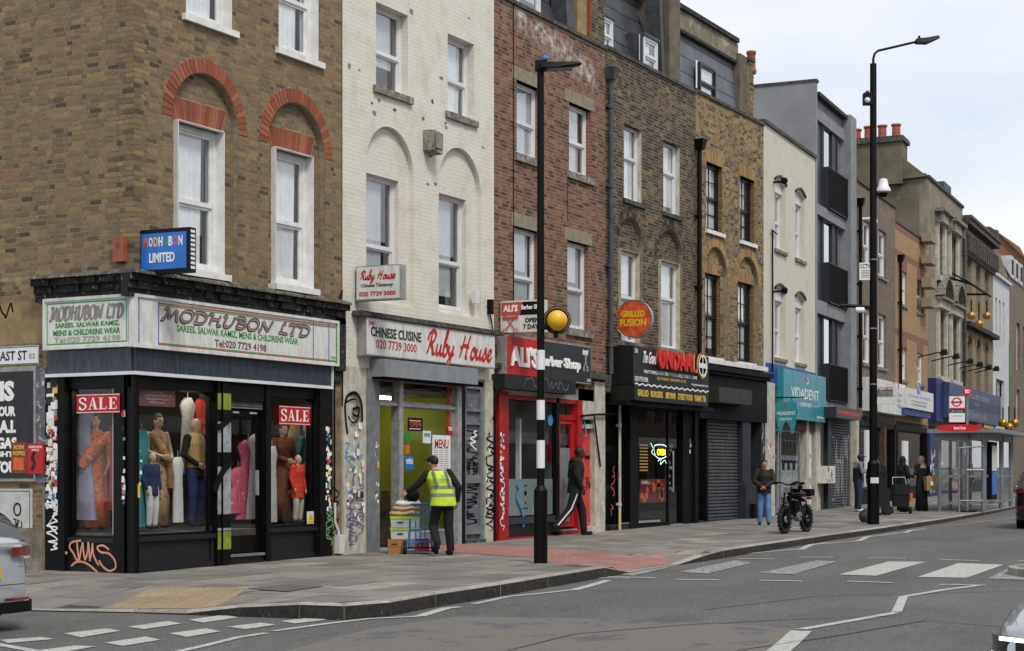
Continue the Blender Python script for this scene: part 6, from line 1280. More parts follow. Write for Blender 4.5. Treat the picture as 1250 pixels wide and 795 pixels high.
MB().box(0, FB.x(944), -.05, .3, -.0, 4.0).make('pier', 'white_pier', b6, FB); MB().box(FB.x(984), FB.x(987), -.02, .3, .0, 3.4).make('pier', 'white_pier', b6, FB); MB().box(FB.x(944), X6b, .0, .2, 2.75, 3.9).make('shop_head', mat('shop_head_brown', '5a3a2a', '33251d', .8, 6), b6, FB)
stickers(b6, FB, .02, FB.x(944)-.05, .9, 2.3, -.052, 30, 91, .04, .1)
rectf(FB, FB.x(945), FB.x(955), .35, 2.75, .1, .08, b6, 'shop_door', 'alu', 'shop_glass'); rectf(FB, FB.x(956), FB.x(980), .5, 2.75, .08, .08, b6, 'shop_window', 'alu_dull', 'shop_glass'); MB().box(FB.x(945), FB.x(982), .06, .2, .1, .5).make('stall_riser', 'alu_dull', b6, FB)
mat('leaflets', 'cfcfcc', '8b9ea3', .7, 9, c3='b06a4a', c3pos=.6, c3scale=6); g = MB()
for k in range(7): q = FB.x(957+k*3.2); g.box(q, q+.26, .13, .14, .75, 1.75-.2*(k % 2))
g.make('leaflet_display', 'leaflets', b6, FB); MB().box(FB.x(945), FB.x(983), 1.5, 1.55, .2, 3).make('interior_wall', 'salon_wall', b6, FB)
d = MB().box(FB.x(985.5), FB.x(993), .06, .12, .3, 2.75).make('side_door', 'white_pier', b6, FB); k = MB()
for v in (.5, 1.3, 2.05): k.box(FB.x(986.5), FB.x(992), .045, .06, v, v+.6)
k.make('door_panel', 'sash_white', d, FB)
# ---- 7 modern grey block
X7a, X7b = X6b, FB.x(1045)
b7, _ = thing('grey_concrete_building', FB.sub(X7a, 0), 'modern grey building with tall glazed bays and black balcony panels', 'building')
mat('concrete', '8a8b8c', '77787a', .8, 2, bump=.3); mat('concrete_dark', '6f7072', '5e6062', .8, 3); mat('render_grey', '8e8f91', '7d7e81', .85, .8, c3='9a9a9a', c3pos=.6)
MB().box(X7a, X7a+.22, -.02, 7, 3.2, 13.6).make('party_wall', 'render_grey', b7, FB); MB().box(X7a-.03, X7a+.26, -.06, 7, 13.6, 13.68).make('coping', 'coping', b7, FB)
m = MB(); m.box(FB.x(1038.5, -.2), FB.x(1045.5, -.2), -.2, 7, 3.2, 13.35).box(X7a+.22, X7b-.55, .1, .5, 12.9, 13.2).box(X7a+.22, X7b-.55, .02, .5, 12.5, 12.86).box(X7a+.22, X7b-.55, -.02, .5, 9.53, 9.86).box(X7a+.22, X7b-.55, -.02, .5, 6.45, 6.87).box(X7a+.22, X7b-.55, -.02, .5, 3.3, 3.75); m.make('frame', 'concrete', b7, FB)
MB().box(X7a+.2, X7b-.6, -.1, 7, 13.2, 13.32).make('roof_edge', 'grime_black', b7, FB)
for z0, z1, bt in ((9.86, 12.5, 1.35), (6.87, 9.53, 1.3), (3.75, 6.45, 1.2)):
    l, r = X7a+.22, X7b-.55; W_ = r-l; k = MB()
    for u in (0, .2, .24, .48, .62, .84, .985): k.box(l+W_*u, l+W_*u+.07, .08, .2, z0, z1)
    k.box(l+W_*.04, l+W_*.2, .12, .16, z0, z1).box(l+W_*.48, l+W_*.62, .12, .16, z0, z1); w = k.make('window', 'pilaster_grey', b7, FB)
    for u0, u1 in ((.24, .48), (.62, .84), (.84, .985)): MB().add([(l+W_*u0+.06, .14, z0), (l+W_*u1+.01, .14, z0), (l+W_*u1+.01, .14, z1), (l+W_*u0+.06, .14, z1)], [(0,1,2,3)]).make('pane', 'glass', w, FB)
    bp = MB().box(l+W_*.26, r-.05, -.1, -.06, z0+.02, z0+bt).box(l+W_*.26, l+W_*.27, -.1, .1, z0+.02, z0+bt).make('balcony_panel', 'pilaster_grey', b7, FB); k = MB()
    for q in range(40): xx = l+W_*.27+(W_*.72)*q/40; k.box(xx, xx+.025, -.115, -.1, z0+.05, z0+bt-.03)
    k.make('balcony_rib', 'shop_black', bp, FB)
shell(b7, FB, X7a+.02, X7b, 13.2, floors=(3.4, 6.5, 9.6))
MB().box(X7a, FB.x(1001), -.02, .3, 0, 3.4).make('pier', 'white_pier', b7, FB); MB().box(FB.x(1042), X7b, -.1, .3, 0, 3.4).make('pier', 'white_pier', b7, FB); MB().box(FB.x(1001), FB.x(1042), .25, .3, .1, 3.4).make('side_door', 'panel_black', b7, FB); m = MB().box(FB.x(1009), FB.x(1013), -.05, .3, .1, 3.4).box(FB.x(1001), FB.x(1004), -.03, .3, .1, 3.4).make('frame_post', 'pilaster_grey', b7, FB)
t, _ = thing('corner_shop_sign', FB.sub(X7a, 0), 'black box sign with red letters above the graffitied grey shutter', 'shop sign'); yC = -.6; a, b = FB.x(1021, yC), FB.x(1051.5, yC); z1, z0 = FB.z(1021, 496.5, yC), FB.z(1021, 509.5, yC); MB().box(a, b, yC, 0, z0, z1).make('case', 'sign_charcoal', t, FB); text('WWW.SHOPCORNER.COM', FB, t, 'lettering', 'red_line', a+.18, b-.2, z0+.1, z1-.1, yC, bold=.08)
sx0, sx1 = FB.x(1013.5), FB.x(1041); sz0, sz1 = FB.g(9)-.02, FB.z(1013, 514)
sh = MB().box(sx0, sx1, .12, .14, 0, sz1+.3).make('roller_shutter', 'matt_black', b7, FB); ns = 34
for k in range(ns):
    h = (sz1+.25-sz0)/ns; z = sz0+h*k; MB().add([(sx0, .12, z), (sx1, .12, z), (sx1, .075, z+h*.3), (sx0, .075, z+h*.3), (sx1, .075, z+h*.7), (sx0, .075, z+h*.7), (sx1, .12, z+h), (sx0, .12, z+h)], [(0,1,2,3),(3,2,4,5),(5,4,6,7)]).make('slat', 'slat', sh, FB)
g = MB(); scribble(g, sx0+.3, sx1-.3, 1.9, 2.6, .07, .022, 22, 84); scribble(g, sx0+.6, sx1-.6, .7, 1.8, .068, .018, 12, 85); g.make('graffiti', 'white_letter', sh, FB)
t, _ = thing('wall_box', FB.sub(FB.x(999), -.1), 'sticker covered grey utility box on the wall right of the dentist', 'utility box'); q0, q1 = FB.x(997), FB.x(1008); u0, u1 = FB.z(1002, 590), FB.z(1002, 569); MB().box(q0, q1, -.3, 0, u0, u1).make('box', 'sign_white', t, FB); stickers(t, FB, q0, q1-.1, u0, u1-.12, -.302, 30, 95, .06, .16)
# ---- 8 brown brick
X8a, X8b = X7b, FB.x(1093)
b8, _ = thing('brown_brick_building', FB.sub(X8a, 0), 'brown brick building with white windows above the cargo shop signs', 'building')
brickmat('brown_brick', '7a6551', '5a4a3e', '8b8272', dirt='4a4037', dpos=.6)
R8 = [bo(1053.5, 1064, 8.6, 10.3), bo(1072, 1082, 8.6, 10.3), bo(1053.5, 1064, 5.3, 7.25), bo(1072, 1082, 5.3, 7.25)]
simple_wall(b8, FB, X8a, X8b, 3.3, 11.45, R8, 'brown_brick')
for i, r in enumerate(R8): window(b8, FB, *r, y=.1, fm='white_upvc', cur='net_curtain', fw=.07, sill='stone_sill', seed=80+i, sashw=.05, cfull=.9)
MB().box(X8a, X8b, -.06, .4, 11.45, 11.55).make('coping', 'coping', b8, FB); shell(b8, FB, X8a, X8b, 11.4, floors=(3.6, 7.3)); MB().box(X8a+1, X8b, 1.5, 6, 11.5, 12.6).make('roof_dormer', 'slate', b8, FB)
window(b8, FB, X8a+.0, X8a+1.2, 11.7, 13.0, y=.9, seed=89); MB().box(X8a-.05, X8a+1.3, .8, 2, 13.0, 13.6).make('dormer', 'lead', b8, FB)
downpipe(b8, FB, X8a+.25, 3.7, 10.6, y=-.1, r=.06, hopper=True)
g = MB(); g.cyl((X8a+.6, -.4, 10.2), (X8a+.6, 0, 10.2), .06).ball((X8a+.6, -.45, 10.1), .16); g.make('camera_dome', 'white', b8, FB)
# ---- 9 yellow modern brick
X9a, X9b = X8b, FB.x(1132.5)
b9, _ = thing('orange_brick_building', FB.sub(X9a, 0), 'low orange brick building with red brick bands and small white windows', 'building')
brickmat('orange_brick', 'ad8a5c', '9d7b50', '8f7f66', dirt='8a6c48', dpos=.6); brickmat('redband', '8a5548', '7a483e', '8a7462')
R9 = [bo(1098, 1107, 7.95, 9.25), bo(1119.3, 1127, 7.95, 9.25), bo(1098, 1107, 5.05, 6.3), bo(1119.3, 1127, 5.05, 6.3)]
simple_wall(b9, FB, X9a, X9b, 3.3, 10.95, R9, 'orange_brick')
m = MB(); m.box(X9a, X9b, -.005, .01, 9.72, 9.95).box(X9a, X9b, -.005, .01, 6.72, 6.95).box(X9a, X9b, -.006, .01, 10.7, 10.95)
for r in R9: m.box(r[0]-.03, r[1]+.03, -.006, .01, r[3]+.01, r[3]+.42)
m.make('red_brick_band', 'redband', b9, FB)
for i, r in enumerate(R9): window(b9, FB, *r, y=.08, fm='white_upvc', cur='blind_grey' if i > 1 else 'net_curtain', fw=.08, sill='stone_sill', seed=85+i, sashw=.05, rail=.52)
MB().box(X9a, X9b, -.04, .4, 10.95, 11.03).make('coping', 'coping', b9, FB); shell(b9, FB, X9a, X9b, 10.9, floors=(3.6, 7.3)); downpipe(b9, FB, X9a+.5, 3.7, 9.5, y=-.1, r=.06)
# ---- 10 stucco building with tall gable and chimney
X10a, X10b = X9b, FB.x(1175)
b10, _ = thing('stucco_building', FB.sub(X10a, 0), 'tall weathered stucco building with white pedimented windows and a chimney stack', 'building')
mat('stucco', '8d8574', '6f6757', .85, 1.5, streak=1.5, bump=.3, c3='4c463b', c3pos=.64, c3scale=4); mat('stucco_side', '6f6855', '575141', .9, .9, bump=.3, c3='837b66', c3pos=.6); mat('cream_trim', 'c9c4b4', 'aaa494', .8, 3)
R10 = [bo(1143.5, 1150.5, 9.85, 12.1), bo(1158.5, 1166.5, 9.85, 12.1), bo(1144.5, 1152, 5.6, 8.4), bo(1160, 1167.5, 5.6, 8.4)]
simple_wall(b10, FB, X10a, X10b, 3.3, 13.7, R10, 'stucco'); MB().box(X10a, X10a+.3, .34, 8, 3.3, 13.7).make('party_wall', 'stucco_side', b10, FB); MB().box(X10a-.05, X10b, -.08, .4, 13.7, 13.82).box(X10a-.05, X10a+.36, .4, 8, 13.7, 13.8).make('coping', 'coping', b10, FB)
for i, r in enumerate(R10):
    window(b10, FB, *r, y=.2, fm='dark_frame', cur='net_curtain', fw=.07, seed=90+i, sashw=.05); m = MB()
    m.box(r[0]-.35, r[0], -.12, .1, r[2], r[3]+.1).box(r[1], r[1]+.35, -.12, .1, r[2], r[3]+.1).box(r[0]-.4, r[1]+.4, -.22, .1, r[2]-.2, r[2]).box(r[0]-.45, r[1]+.45, -.25, 0, r[3]+.1, r[3]+.45)
    m.make('window_surround', 'cream_trim', b10, FB); cx_ = (r[0]+r[1])/2; hw = (r[1]-r[0])/2+.55
    if i < 2: MB().box(cx_-hw, cx_+hw, -.45, 0, r[3]+.45, r[3]+.6).box(cx_-hw+.1, cx_-hw+.3, -.35, 0, r[3], r[3]+.45).box(cx_+hw-.3, cx_+hw-.1, -.35, 0, r[3], r[3]+.45).make('hood', 'stone_sill', b10, FB)
    else:
        g = MB().box(cx_-hw, cx_+hw, -.4, 0, r[3]+.45, r[3]+.57)
        for q in ring(cx_, r[3]+.2, hw*.9, hw*1.08, 12, 0, 0, .3, PI-.3): g.prism(q, -.4, 0)
        g.make('pediment', 'stone_sill', b10, FB)
shell(b10, FB, X10a, X10b, 13.6, floors=(3.6, 7.0, 9.4))
xs = X10a-.05
cs = MB().box(xs-.25, xs+.9, 1.0, 4.6, 13.5, 15.25).make('chimney_stack', 'stucco_side', b10, FB); MB().box(xs-.35, xs+1.0, .9, 4.7, 15.25, 15.42).box(xs-.3, xs+.95, .95, 4.65, 15.42, 15.5).make('chimney_cap', 'coping', cs, FB)
for k in range(6): auto(MB().lathe([(.2, 0), (.22, .06), (.18, .1), (.17, .5), (.22, .54), (.21, .6)], (xs+.3 if k != 3 else xs+.7, 1.35+k*.58, 15.48), 12).make('chimney_pot', 'terracotta', cs, FB))
MB().add([(xs-.1, .0, 13.75), (xs-.1, 1.0, 14.6), (xs-.1, 1.0, 13.7), (xs+.3, .0, 13.75), (xs+.3, 1.0, 14.6), (xs+.3, 1.0, 13.7)], [(0,1,2),(3,5,4),(0,3,4,1)]).make('parapet_slope', 'stucco_side', b10, FB)
MB().box(X10a+4, X10a+5.6, .8, 2.5, 13.8, 14.6).make('roof_dormer', 'lead', b10, FB); MB().box(X10b-1.4, X10b+.5, .6, 2.5, 13.7, 14.8).make('roof_dormer', 'lead', b10, FB)
for k in range(4): t, _ = thing('blank_bracket_board', FB.sub(X10a+.5, -.3), ['topmost', 'second', 'third', 'lowest'][k]+' small tan bracket board on the edge of the stucco building', 'bracket', group=None); a = PB(FB, 1137, 1143.5, (284, 311, 338, 363)[k], (294, 321, 350, 374)[k], -.5, -.1); MB().box(*a).make('board', mat('board_tan', '8a7d66') if k == 0 else 'board_tan', t, FB)
downpipe(b10, FB, X10b-.1, 3.7, 12.9, y=-.12, r=.08, m='lead')
# ---- 11 arched buff brick with bracketed cornice
X11a, X11b = X10b, FB.x(1212)
b11, _ = thing('ornate_brick_building', FB.sub(X11a, 0), 'buff brick building with narrow arched windows under a heavy dark cornice', 'building')
brickmat('buff_brick', '8f8061', '7a6c52', '8a8170', dirt='554c3d', dpos=.6)
R11 = [bo(a, b, 9.3, 11.6) for a, b in ((1180.5, 1186), (1191.5, 1197), (1202, 1207))]+[bo(a, b, 5.2, 7.7) for a, b in ((1181, 1186.5), (1192, 1197), (1202, 1206.5))]
m = MB().holed([(X11a, 3.3), (X11b, 3.3), (X11b, 13.0), (X11a, 13.0)], [camber(r, .35) for r in R11], 0, .35); m.make('wall', 'buff_brick', b11, FB)
for i, r in enumerate(R11): window(b11, FB, r[0], r[1], r[2], r[3]+.3, y=.3, fm='white_upvc' if i < 3 else 'dark_frame', cur='net_curtain' if i < 3 else None, fw=.08, seed=95+i, sashw=.04)
for r in R11:
    for q in ring((r[0]+r[1])/2, r[3]-.1, (r[1]-r[0])/2+.05, (r[1]-r[0])/2+.35, 9, 0, 0): MB().prism(q, -.03, .02).make('arch_brick', 'rubbed_brick', b11, FB)
m = MB(); m.box(X11a, X11b+.1, -.35, .3, 13.0, 13.25).box(X11a, X11b+.1, -.25, .3, 12.5, 12.65).box(X11a, X11b+.15, -.42, .3, 13.25, 13.4).box(X11b-.6, X11b+.05, -.3, .3, 13.4, 13.9)
for k in range(16): q = X11a+(X11b-X11a)*(k+.2)/16; m.box(q, q+.25, -.35, 0, 11.75, 12.5)
m.box(X11a, X11b+.1, -.12, 0, 11.65, 11.8); m.make('cornice', 'coping', b11, FB); shell(b11, FB, X11a, X11b, 13.0, floors=(3.6, 8.4)); MB().box(X11a, X11b, -.35, 0, 8.3, 8.5).make('string_course', 'grime_black', b11, FB)
# ---- 12 white, 13 brick, roofs behind
X12a, X12b = X11b, FB.x(1232)
b12, _ = thing('white_rendered_building', FB.sub(X12a, 0), 'narrow plain white rendered building with three slim windows beyond the buff brick one', 'building')
mat('white_wall', 'c9cacb', 'b5b7b9', .8, 2)
R12 = [bo(a, a+2.2, 7.9, 10.6) for a in (1215, 1219.5, 1224)]+[bo(1216, 1226, 4.4, 6.4)]; simple_wall(b12, FB, X12a, X12b, 3.2, 11.7, R12, 'white_wall')
for i, r in enumerate(R12): window(b12, FB, *r, y=.15, fm='white_upvc' if i < 3 else 'dark_frame', cur=None, seed=110+i, bars=i > 2)
MB().box(X12a, X12b, -.15, .4, 11.7, 11.85).make('coping', 'white_wall', b12, FB); shell(b12, FB, X12a, X12b, 11.6, floors=(3.5, 7.2)); MB().box(X12b-.15, X12b-.02, -.06, .0, 5, 8.6).make('green_strip', 'sign_green', b12, FB)
b13, _ = thing('dark_brick_house', FB.sub(X12b, 0), 'dark brick building at the right edge with a pale party wall above', 'building')
R13 = [bo(1241, 1245, 7.3, 10.0), bo(1249, 1252, 7.3, 10.0), bo(1241, 1245, 4.3, 6.2)]; simple_wall(b13, FB, X12b, 57.8, 0, 12.2, R13, 'brown_brick')
for i, r in enumerate(R13): window(b13, FB, *r, y=.15, seed=120+i)
shell(b13, FB, X12b, 57.8, 12.0, floors=(3.5, 7.2))
fg = FB.sub(X12b+.02, .02, 0, -PI/2); MB().prism([(-7, 3), (0, 3), (0, 11.9), (-.5, 13.5), (-1.2, 13.7), (-7, 13.7)], 0, .35).make('gable_wall', 'buff_brick', b13, fg); MB().add([(X12b+.4, -.05, 12.2), (57.8, -.05, 12.2), (57.8, .9, 13.9), (X12b+.4, .9, 13.9)], [(0,1,2,3)]).make('roof', 'slate', b13, FB)
for k in range(3):
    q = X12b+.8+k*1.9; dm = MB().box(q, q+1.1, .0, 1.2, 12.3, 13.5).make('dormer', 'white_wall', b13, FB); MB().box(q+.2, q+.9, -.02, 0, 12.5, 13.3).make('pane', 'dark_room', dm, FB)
b14, f14 = thing('red_gable_house', FB.sub(58.5, 0), 'tall house with an orange brick gable end and dark mansard above the white building', 'building'); brickmat('gable_brick', '9a6242', '8a5538', '8a7462')
fg = f14.sub(0, 0, 0, -PI/2); MB().prism([(-9, 3), (0, 3), (0, 13.9), (-.5, 14.9), (-2.2, 16.2), (-9, 16.8)], 0, .4).make('wall', 'gable_brick', b14, fg); MB().box(.4, 14, .0, 8, 0, 13.9).make('front_wall', 'brown_brick', b14, f14); MB().add([(-.2, -.1, 13.9), (14, -.1, 13.9), (14, 2.2, 16.3), (-.2, 2.2, 16.3)], [(0,1,2,3)]).make('roof', 'slate', b14, f14)
for k in range(3): MB().box(1.2+4*k, 2.6+4*k, -.03, 0, 8, 10.4).make('window', 'white_upvc', b14, f14)
b16, f16 = thing('far_terrace', FB.sub(72.6, 0), 'last brick terrace seen beyond the right edge of the view', 'building'); MB().box(0, 60, 0, 10, 0, 13).make('wall', 'brown_brick', b16, f16)
# ---- shops below 8 to 13
def shopbox(P, x0, x1, z, m='shop_black', doorx=None, glassm='shop_glass', zt=3.1):
    k = MB(); k.box(x0, x1, .0, .25, zt, zt+.35).box(x0, x0+.25, -.05, .25, z-.1, zt).box(x1-.25, x1, -.05, .25, z-.1, zt).box(x0+.25, x1-.25, .05, .2, z-.1, z+.45); k.make('shopfront', m, P, FB)
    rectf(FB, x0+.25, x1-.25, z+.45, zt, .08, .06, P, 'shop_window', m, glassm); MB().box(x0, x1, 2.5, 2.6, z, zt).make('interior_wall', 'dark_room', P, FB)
gz = FB.g
shopbox(b8, X8a+.1, X8b-.1, gz(15)); shopbox(b9, X9a+.1, X9b-.1, gz(22)); shopbox(b10, X10a+.1, X10b, gz(30), mat('navy', '1b2a55', '16213f', .5, 5)); shopbox(b11, X11a, X11b, gz(39), 'navy'); shopbox(b12, X12a, X12b, gz(47))
t, _ = thing('cargo_fascia', FB.sub(X8a, 0), 'wide white fascia with red stripe over the cargo shop', 'shop sign'); yy_ = -.3; a, b = FB.x(1063, yy_), FB.x(1105.5, yy_); z1, z0 = FB.z(1105.5, 470.5, yy_), FB.z(1105.5, 508, yy_); MB().box(a, b, yy_, 0, z0, z1).make('board', 'sign_white', t, FB)
g = MB(); ribbon(g, [(a+1.2, z0+.75), (a+2.2, z0+.72), (a+3.6, z0+.62), (b-1.8, z0+.7)], yy_, .05); g.box(b-2.4, b-2.25, yy_-.004, yy_, z0+.9, z0+1.5); g.box(b-1.5, b-1.35, yy_-.004, yy_, z0+.95, z0+1.3); g.make('red_mark', 'red', t, FB)
text('CARGO EXPRESS', FB, t, 'lettering', 'grey_letter', a+2.0, b-2.6, z0+.42, z0+.55, yy_); text('Courier\nExpress\nMoney', FB, t, 'lettering', 'blue_line', b-1.6, b-.3, z0+.2, z0+.85, yy_)
t, ft = thing('cargo_projecting_sign', Fr(*FB.sub(FB.x(1056), -.15).o.xy, -PI/2+.3, 0), 'grey and white sign reading CARGO SERVICE behind the tall lamp post', 'shop sign'); a, b = ft.x(1055), ft.x(1093); z1, z0 = ft.z(1055, 469), ft.z(1055, 493.5); MB().box(a, b, 0, .2, z0, z1).make('case', 'sign_white', t, ft); text('CARGO', ft, t, 'lettering', 'red', a+(b-a)*.58, b-.08, z1-.27, z1-.1, -.001, bold=.03); text('SERVICE', ft, t, 'lettering', 'grey_letter', a+(b-a)*.6, b-.08, z1-.4, z1-.31, -.001); text('LINK', ft, t, 'lettering', 'black_letter', a+.1, a+(b-a)*.55, z1-.4, z1-.1, -.001, shear=.2); MB().box(a+.05, b-.08, -.004, 0, z0+.25, z0+.5).make('photo', 'alu_dull', t, ft)
t, _ = thing('express_fascia', FB.sub(X9a, 0), 'white fascia with a blue square logo over the courier shop', 'shop sign'); yy_ = -.5; a, b = FB.x(1107, yy_), FB.x(1139.5, yy_); z1, z0 = FB.z(1107, 473, yy_), FB.z(1107, 497.5, yy_); MB().box(a, b, yy_, 0, z0, z1).make('board', 'sign_white', t, FB); MB().box(a+.0, b-.05, yy_+.1, 0, z0-.25, z0-.01).make('blue_edge', 'blue_band', t, FB)
cx_ = a+(b-a)*.42; MB().box(cx_-.35, cx_+.4, yy_-.005, yy_, z0+.6, z0+1.05).make('logo', 'blue_sign', t, FB); g = MB(); ribbon(g, [(cx_-.35, z0+1.0), (cx_, z0+.85), (cx_+.35, z0+.6)], yy_-.005, .06); g.make('logo_curve', 'white', t, FB); text('STAR BD EXPRESS', FB, t, 'lettering', 'blue_sign', a+.15, b-.8, z0+.43, z0+.52, yy_); text('T 020 3670 7093', FB, t, 'lettering', 'black_letter', a+.9, b-1.6, z0+.25, z0+.32, yy_); text('M 07800009009', FB, t, 'lettering', 'black_letter', a+.9, b-1.6, z0+.12, z0+.19, yy_)
t, _ = thing('navy_fascia', FB.sub(X10a, 0), 'large faded navy fascia with pale lettering above the bus shelter', 'shop sign'); yy_ = -.6; a, b = FB.x(1159, yy_), FB.x(1221, yy_); z1, z0 = FB.z(1159, 466.5, yy_), FB.z(1159, 509.5, yy_)
MB().box(a, b, yy_, 0, z0, z1).make('board', mat('navy_faded', '3a4a6e', '2e3c5c', .5, 3), t, FB); MB().box(a, b, yy_-.006, yy_, z0+.55, z0+1.02).make('blue_stripe', 'navy', t, FB); MB().box(a-1.7, a-.02, -.35, 0, z0-.2, z1+.1).make('blue_side', mat('deep_blue', '14256b', '101c55', .5, 5), t, FB); MB().box(b, b+.3, yy_-.05, 0, z0, z1).make('end_post', 'alu', t, FB)
text('JEWELLERS', FB, t, 'lettering', 'grey_letter', a+(b-a)*.3, a+(b-a)*.75, z1-.85, z1-.25, yy_, bold=.01); text('AND', FB, t, 'lettering', 'grey_letter', a+(b-a)*.45, a+(b-a)*.54, z0+.72, z0+.9, yy_-.006); text('Diamonds', FB, t, 'lettering', 'grey_letter', a+(b-a)*.35, a+(b-a)*.7, z0+.12, z0+.5, yy_)
t, _ = thing('buy_gold_sign', FB.sub(X11a, 0), 'black window sign reading buy GOLD above the bus shelter', 'shop sign'); p = FB.at(1193, 520.5, -.55); q = FB.at(1213, 513, -.55); a, b, z0, z1 = p[0], q[0], FB.z(1193, 521, -.55), FB.z(1193, 513, -.55); MB().box(a-3, b+.6, -.55, -.2, z0-.12, z1+.12).make('board', 'matt_black', t, FB); text('buy', FB, t, 'lettering', 'red', a, a+(b-a)*.3, z0, z1, -.552, bold=.03); text('GOLD', FB, t, 'lettering', 'yellow', a+(b-a)*.38, b, z0, z1-.03, -.552, bold=.06)
for k, (px, py, lab) in enumerate(((1185.6, 385.5, 'left'), (1204.5, 385.5, 'right'), (1195, 395.5, 'lowest'), (1224.3, 516.5, 'left'), (1238.5, 516.5, 'right'), (1231.5, 521.5, 'lowest'))):
    yb_ = -1.3 if k < 3 else -2.0; p = FB.at(px, py, yb_); t, ft = thing('gold_ball', FB, lab+' gilded pawnbroker ball '+('hanging high on the buff brick building' if k < 3 else 'hanging low beside the bus shelter roof'), 'pawn ball', 'pawnbroker balls', x=p[0], y=yb_, z=p[1])
    s_ = .18 if k < 3 else .2; MB().ball((0, 0, 0), s_, 20, 12).make('ball', 'gold' if 'gold' in M_ else mat('gold', 'c8963c', 'b5812c', .3, 3, metal=.7), t, ft, smooth=True); MB().cyl((0, 0, s_*.9), (0, 0, s_+(.5 if k % 3 < 2 else .75)), .03).make('hanger', 'matt_black', t, ft)
t, ft = thing('ball_bracket', FB, 'black iron wall bracket carrying the three upper gold balls', 'bracket', x=FB.x(1186, -1.3), y=-1.3, z=9.1-.3); MB().cyl((-1.5, 0, .75), (5.5, 0, .75), .05).cyl((0, 0, .75), (0, 1.3, 1.2), .05).cyl((2.2, 0, .75), (2.2, 1.3, 1.6), .04).cyl((4.5, 0, .75), (4.5, 1.3, .8), .05).make('bars', 'matt_black', t, ft)
for k, (px, py) in enumerate(((1152, 431), (1167, 436), (1184, 442), (1196, 446), (1207, 449), (1216, 451))):
    yb_ = -1.0; p = FB.at(px, py, yb_); t, ft = thing('spotlight', FB, f'black arm spotlight over the navy fascia, {["leftmost","second from left","third from left","fourth from left","fifth from left","rightmost"][k]}', 'lamp', 'spotlights over the navy fascia', x=p[0], y=yb_, z=p[1]); MB().tube([(-.1, 1.0, -.15), (-.1, .3, .0), (0, 0, .05)], .025).make('arm', 'matt_black', t, ft); MB().add([(-.2,-.14,-.1),(.2,-.14,-.04),(.2,.14,-.04),(-.2,.14,-.1),(-.14,-.1,.07),(.18,-.1,.17),(.18,.1,.17),(-.14,.1,.07)], [(0,3,2,1),(4,5,6,7),(0,1,5,4),(1,2,6,5),(2,3,7,6),(3,0,4,7)]).make('head', 'matt_black', t, ft)
# tall notice strips and blue pier with stickers
MB().box(FB.x(1053), FB.x(1057), -.12, -.05, 1.0, 2.95).make('notice_strip', 'white', b8, FB); MB().box(FB.x(1099), FB.x(1105), -.12, -.05, 1.1, 2.7).make('notice_strip', 'white', b9, FB); MB().box(FB.x(1076), FB.x(1079), -.1, .1, .2, 3.1).make('brown_door', 'shop_head_brown', b8, FB)
stickers(b10, FB, X10a+.1, X10a+1.4, .6, 2.4, -.055, 60, 97, .06, .2); MB().box(X10a+.05, X10a+1.5, -.05, .2, .2, 3.2).make('blue_pier', 'deep_blue', b10, FB)
# ================================================================== opposite side (behind the camera: reflections and shade)
ob, fo = thing('opposite_terrace', Fr(-70, -25.5, 0, 0), 'brown brick terrace on the far side of the street behind the viewer', 'building')
MB().box(0, 60, -9, 0, -1, 9.2).box(60.5, 110, -9, 0, -1, 9.0).box(110.5, 480, -9, 0, -1, 12).make('wall', 'brown_brick', ob, fo); g = MB(); h2 = MB()
for i in range(150):
    x = 1+i*2.5
    for z in (4.6, 7.4): g.box(x, x+1.1, 0, .04, z, z+1.6); h2.box(x-.1, x+1.2, .04, .08, z+.75, z+.82)
    if i % 2 == 0: g.box(x, x+3.6, 0, .05, .5, 2.9); h2.box(x-.3, x+4.2, 0, .25, 3.0, 3.6)
g.make('window', 'gloss_black', ob, fo, kind='stuff'); h2.make('trim', 'white', ob, fo, kind='stuff')
MB().box(0, 480, .0, 7.0, -.2, .0).make('opposite_pavement', 'paving_joint', None, Fr(-70, -25.5, 0, 0)); bpy.data.objects['opposite_pavement']['kind'] = 'structure'
# ================================================================== STREET FURNITURE
def gfr(px, py, a=0, dz=0, lift=0):
    p = gnd(px, py, dz); z = (pz(p.x, p.y) if dz == 0 else rz(p.x, p.y)) + lift
    return Fr(p.x, p.y, a, z)
VW = TH                                             # local frame turned so that x runs to the right of the view
def fview(px, py, dz=0, a=0): return gfr(px, py, TH-PI/2+a, dz)   # local x: to the right in the photo, y: away
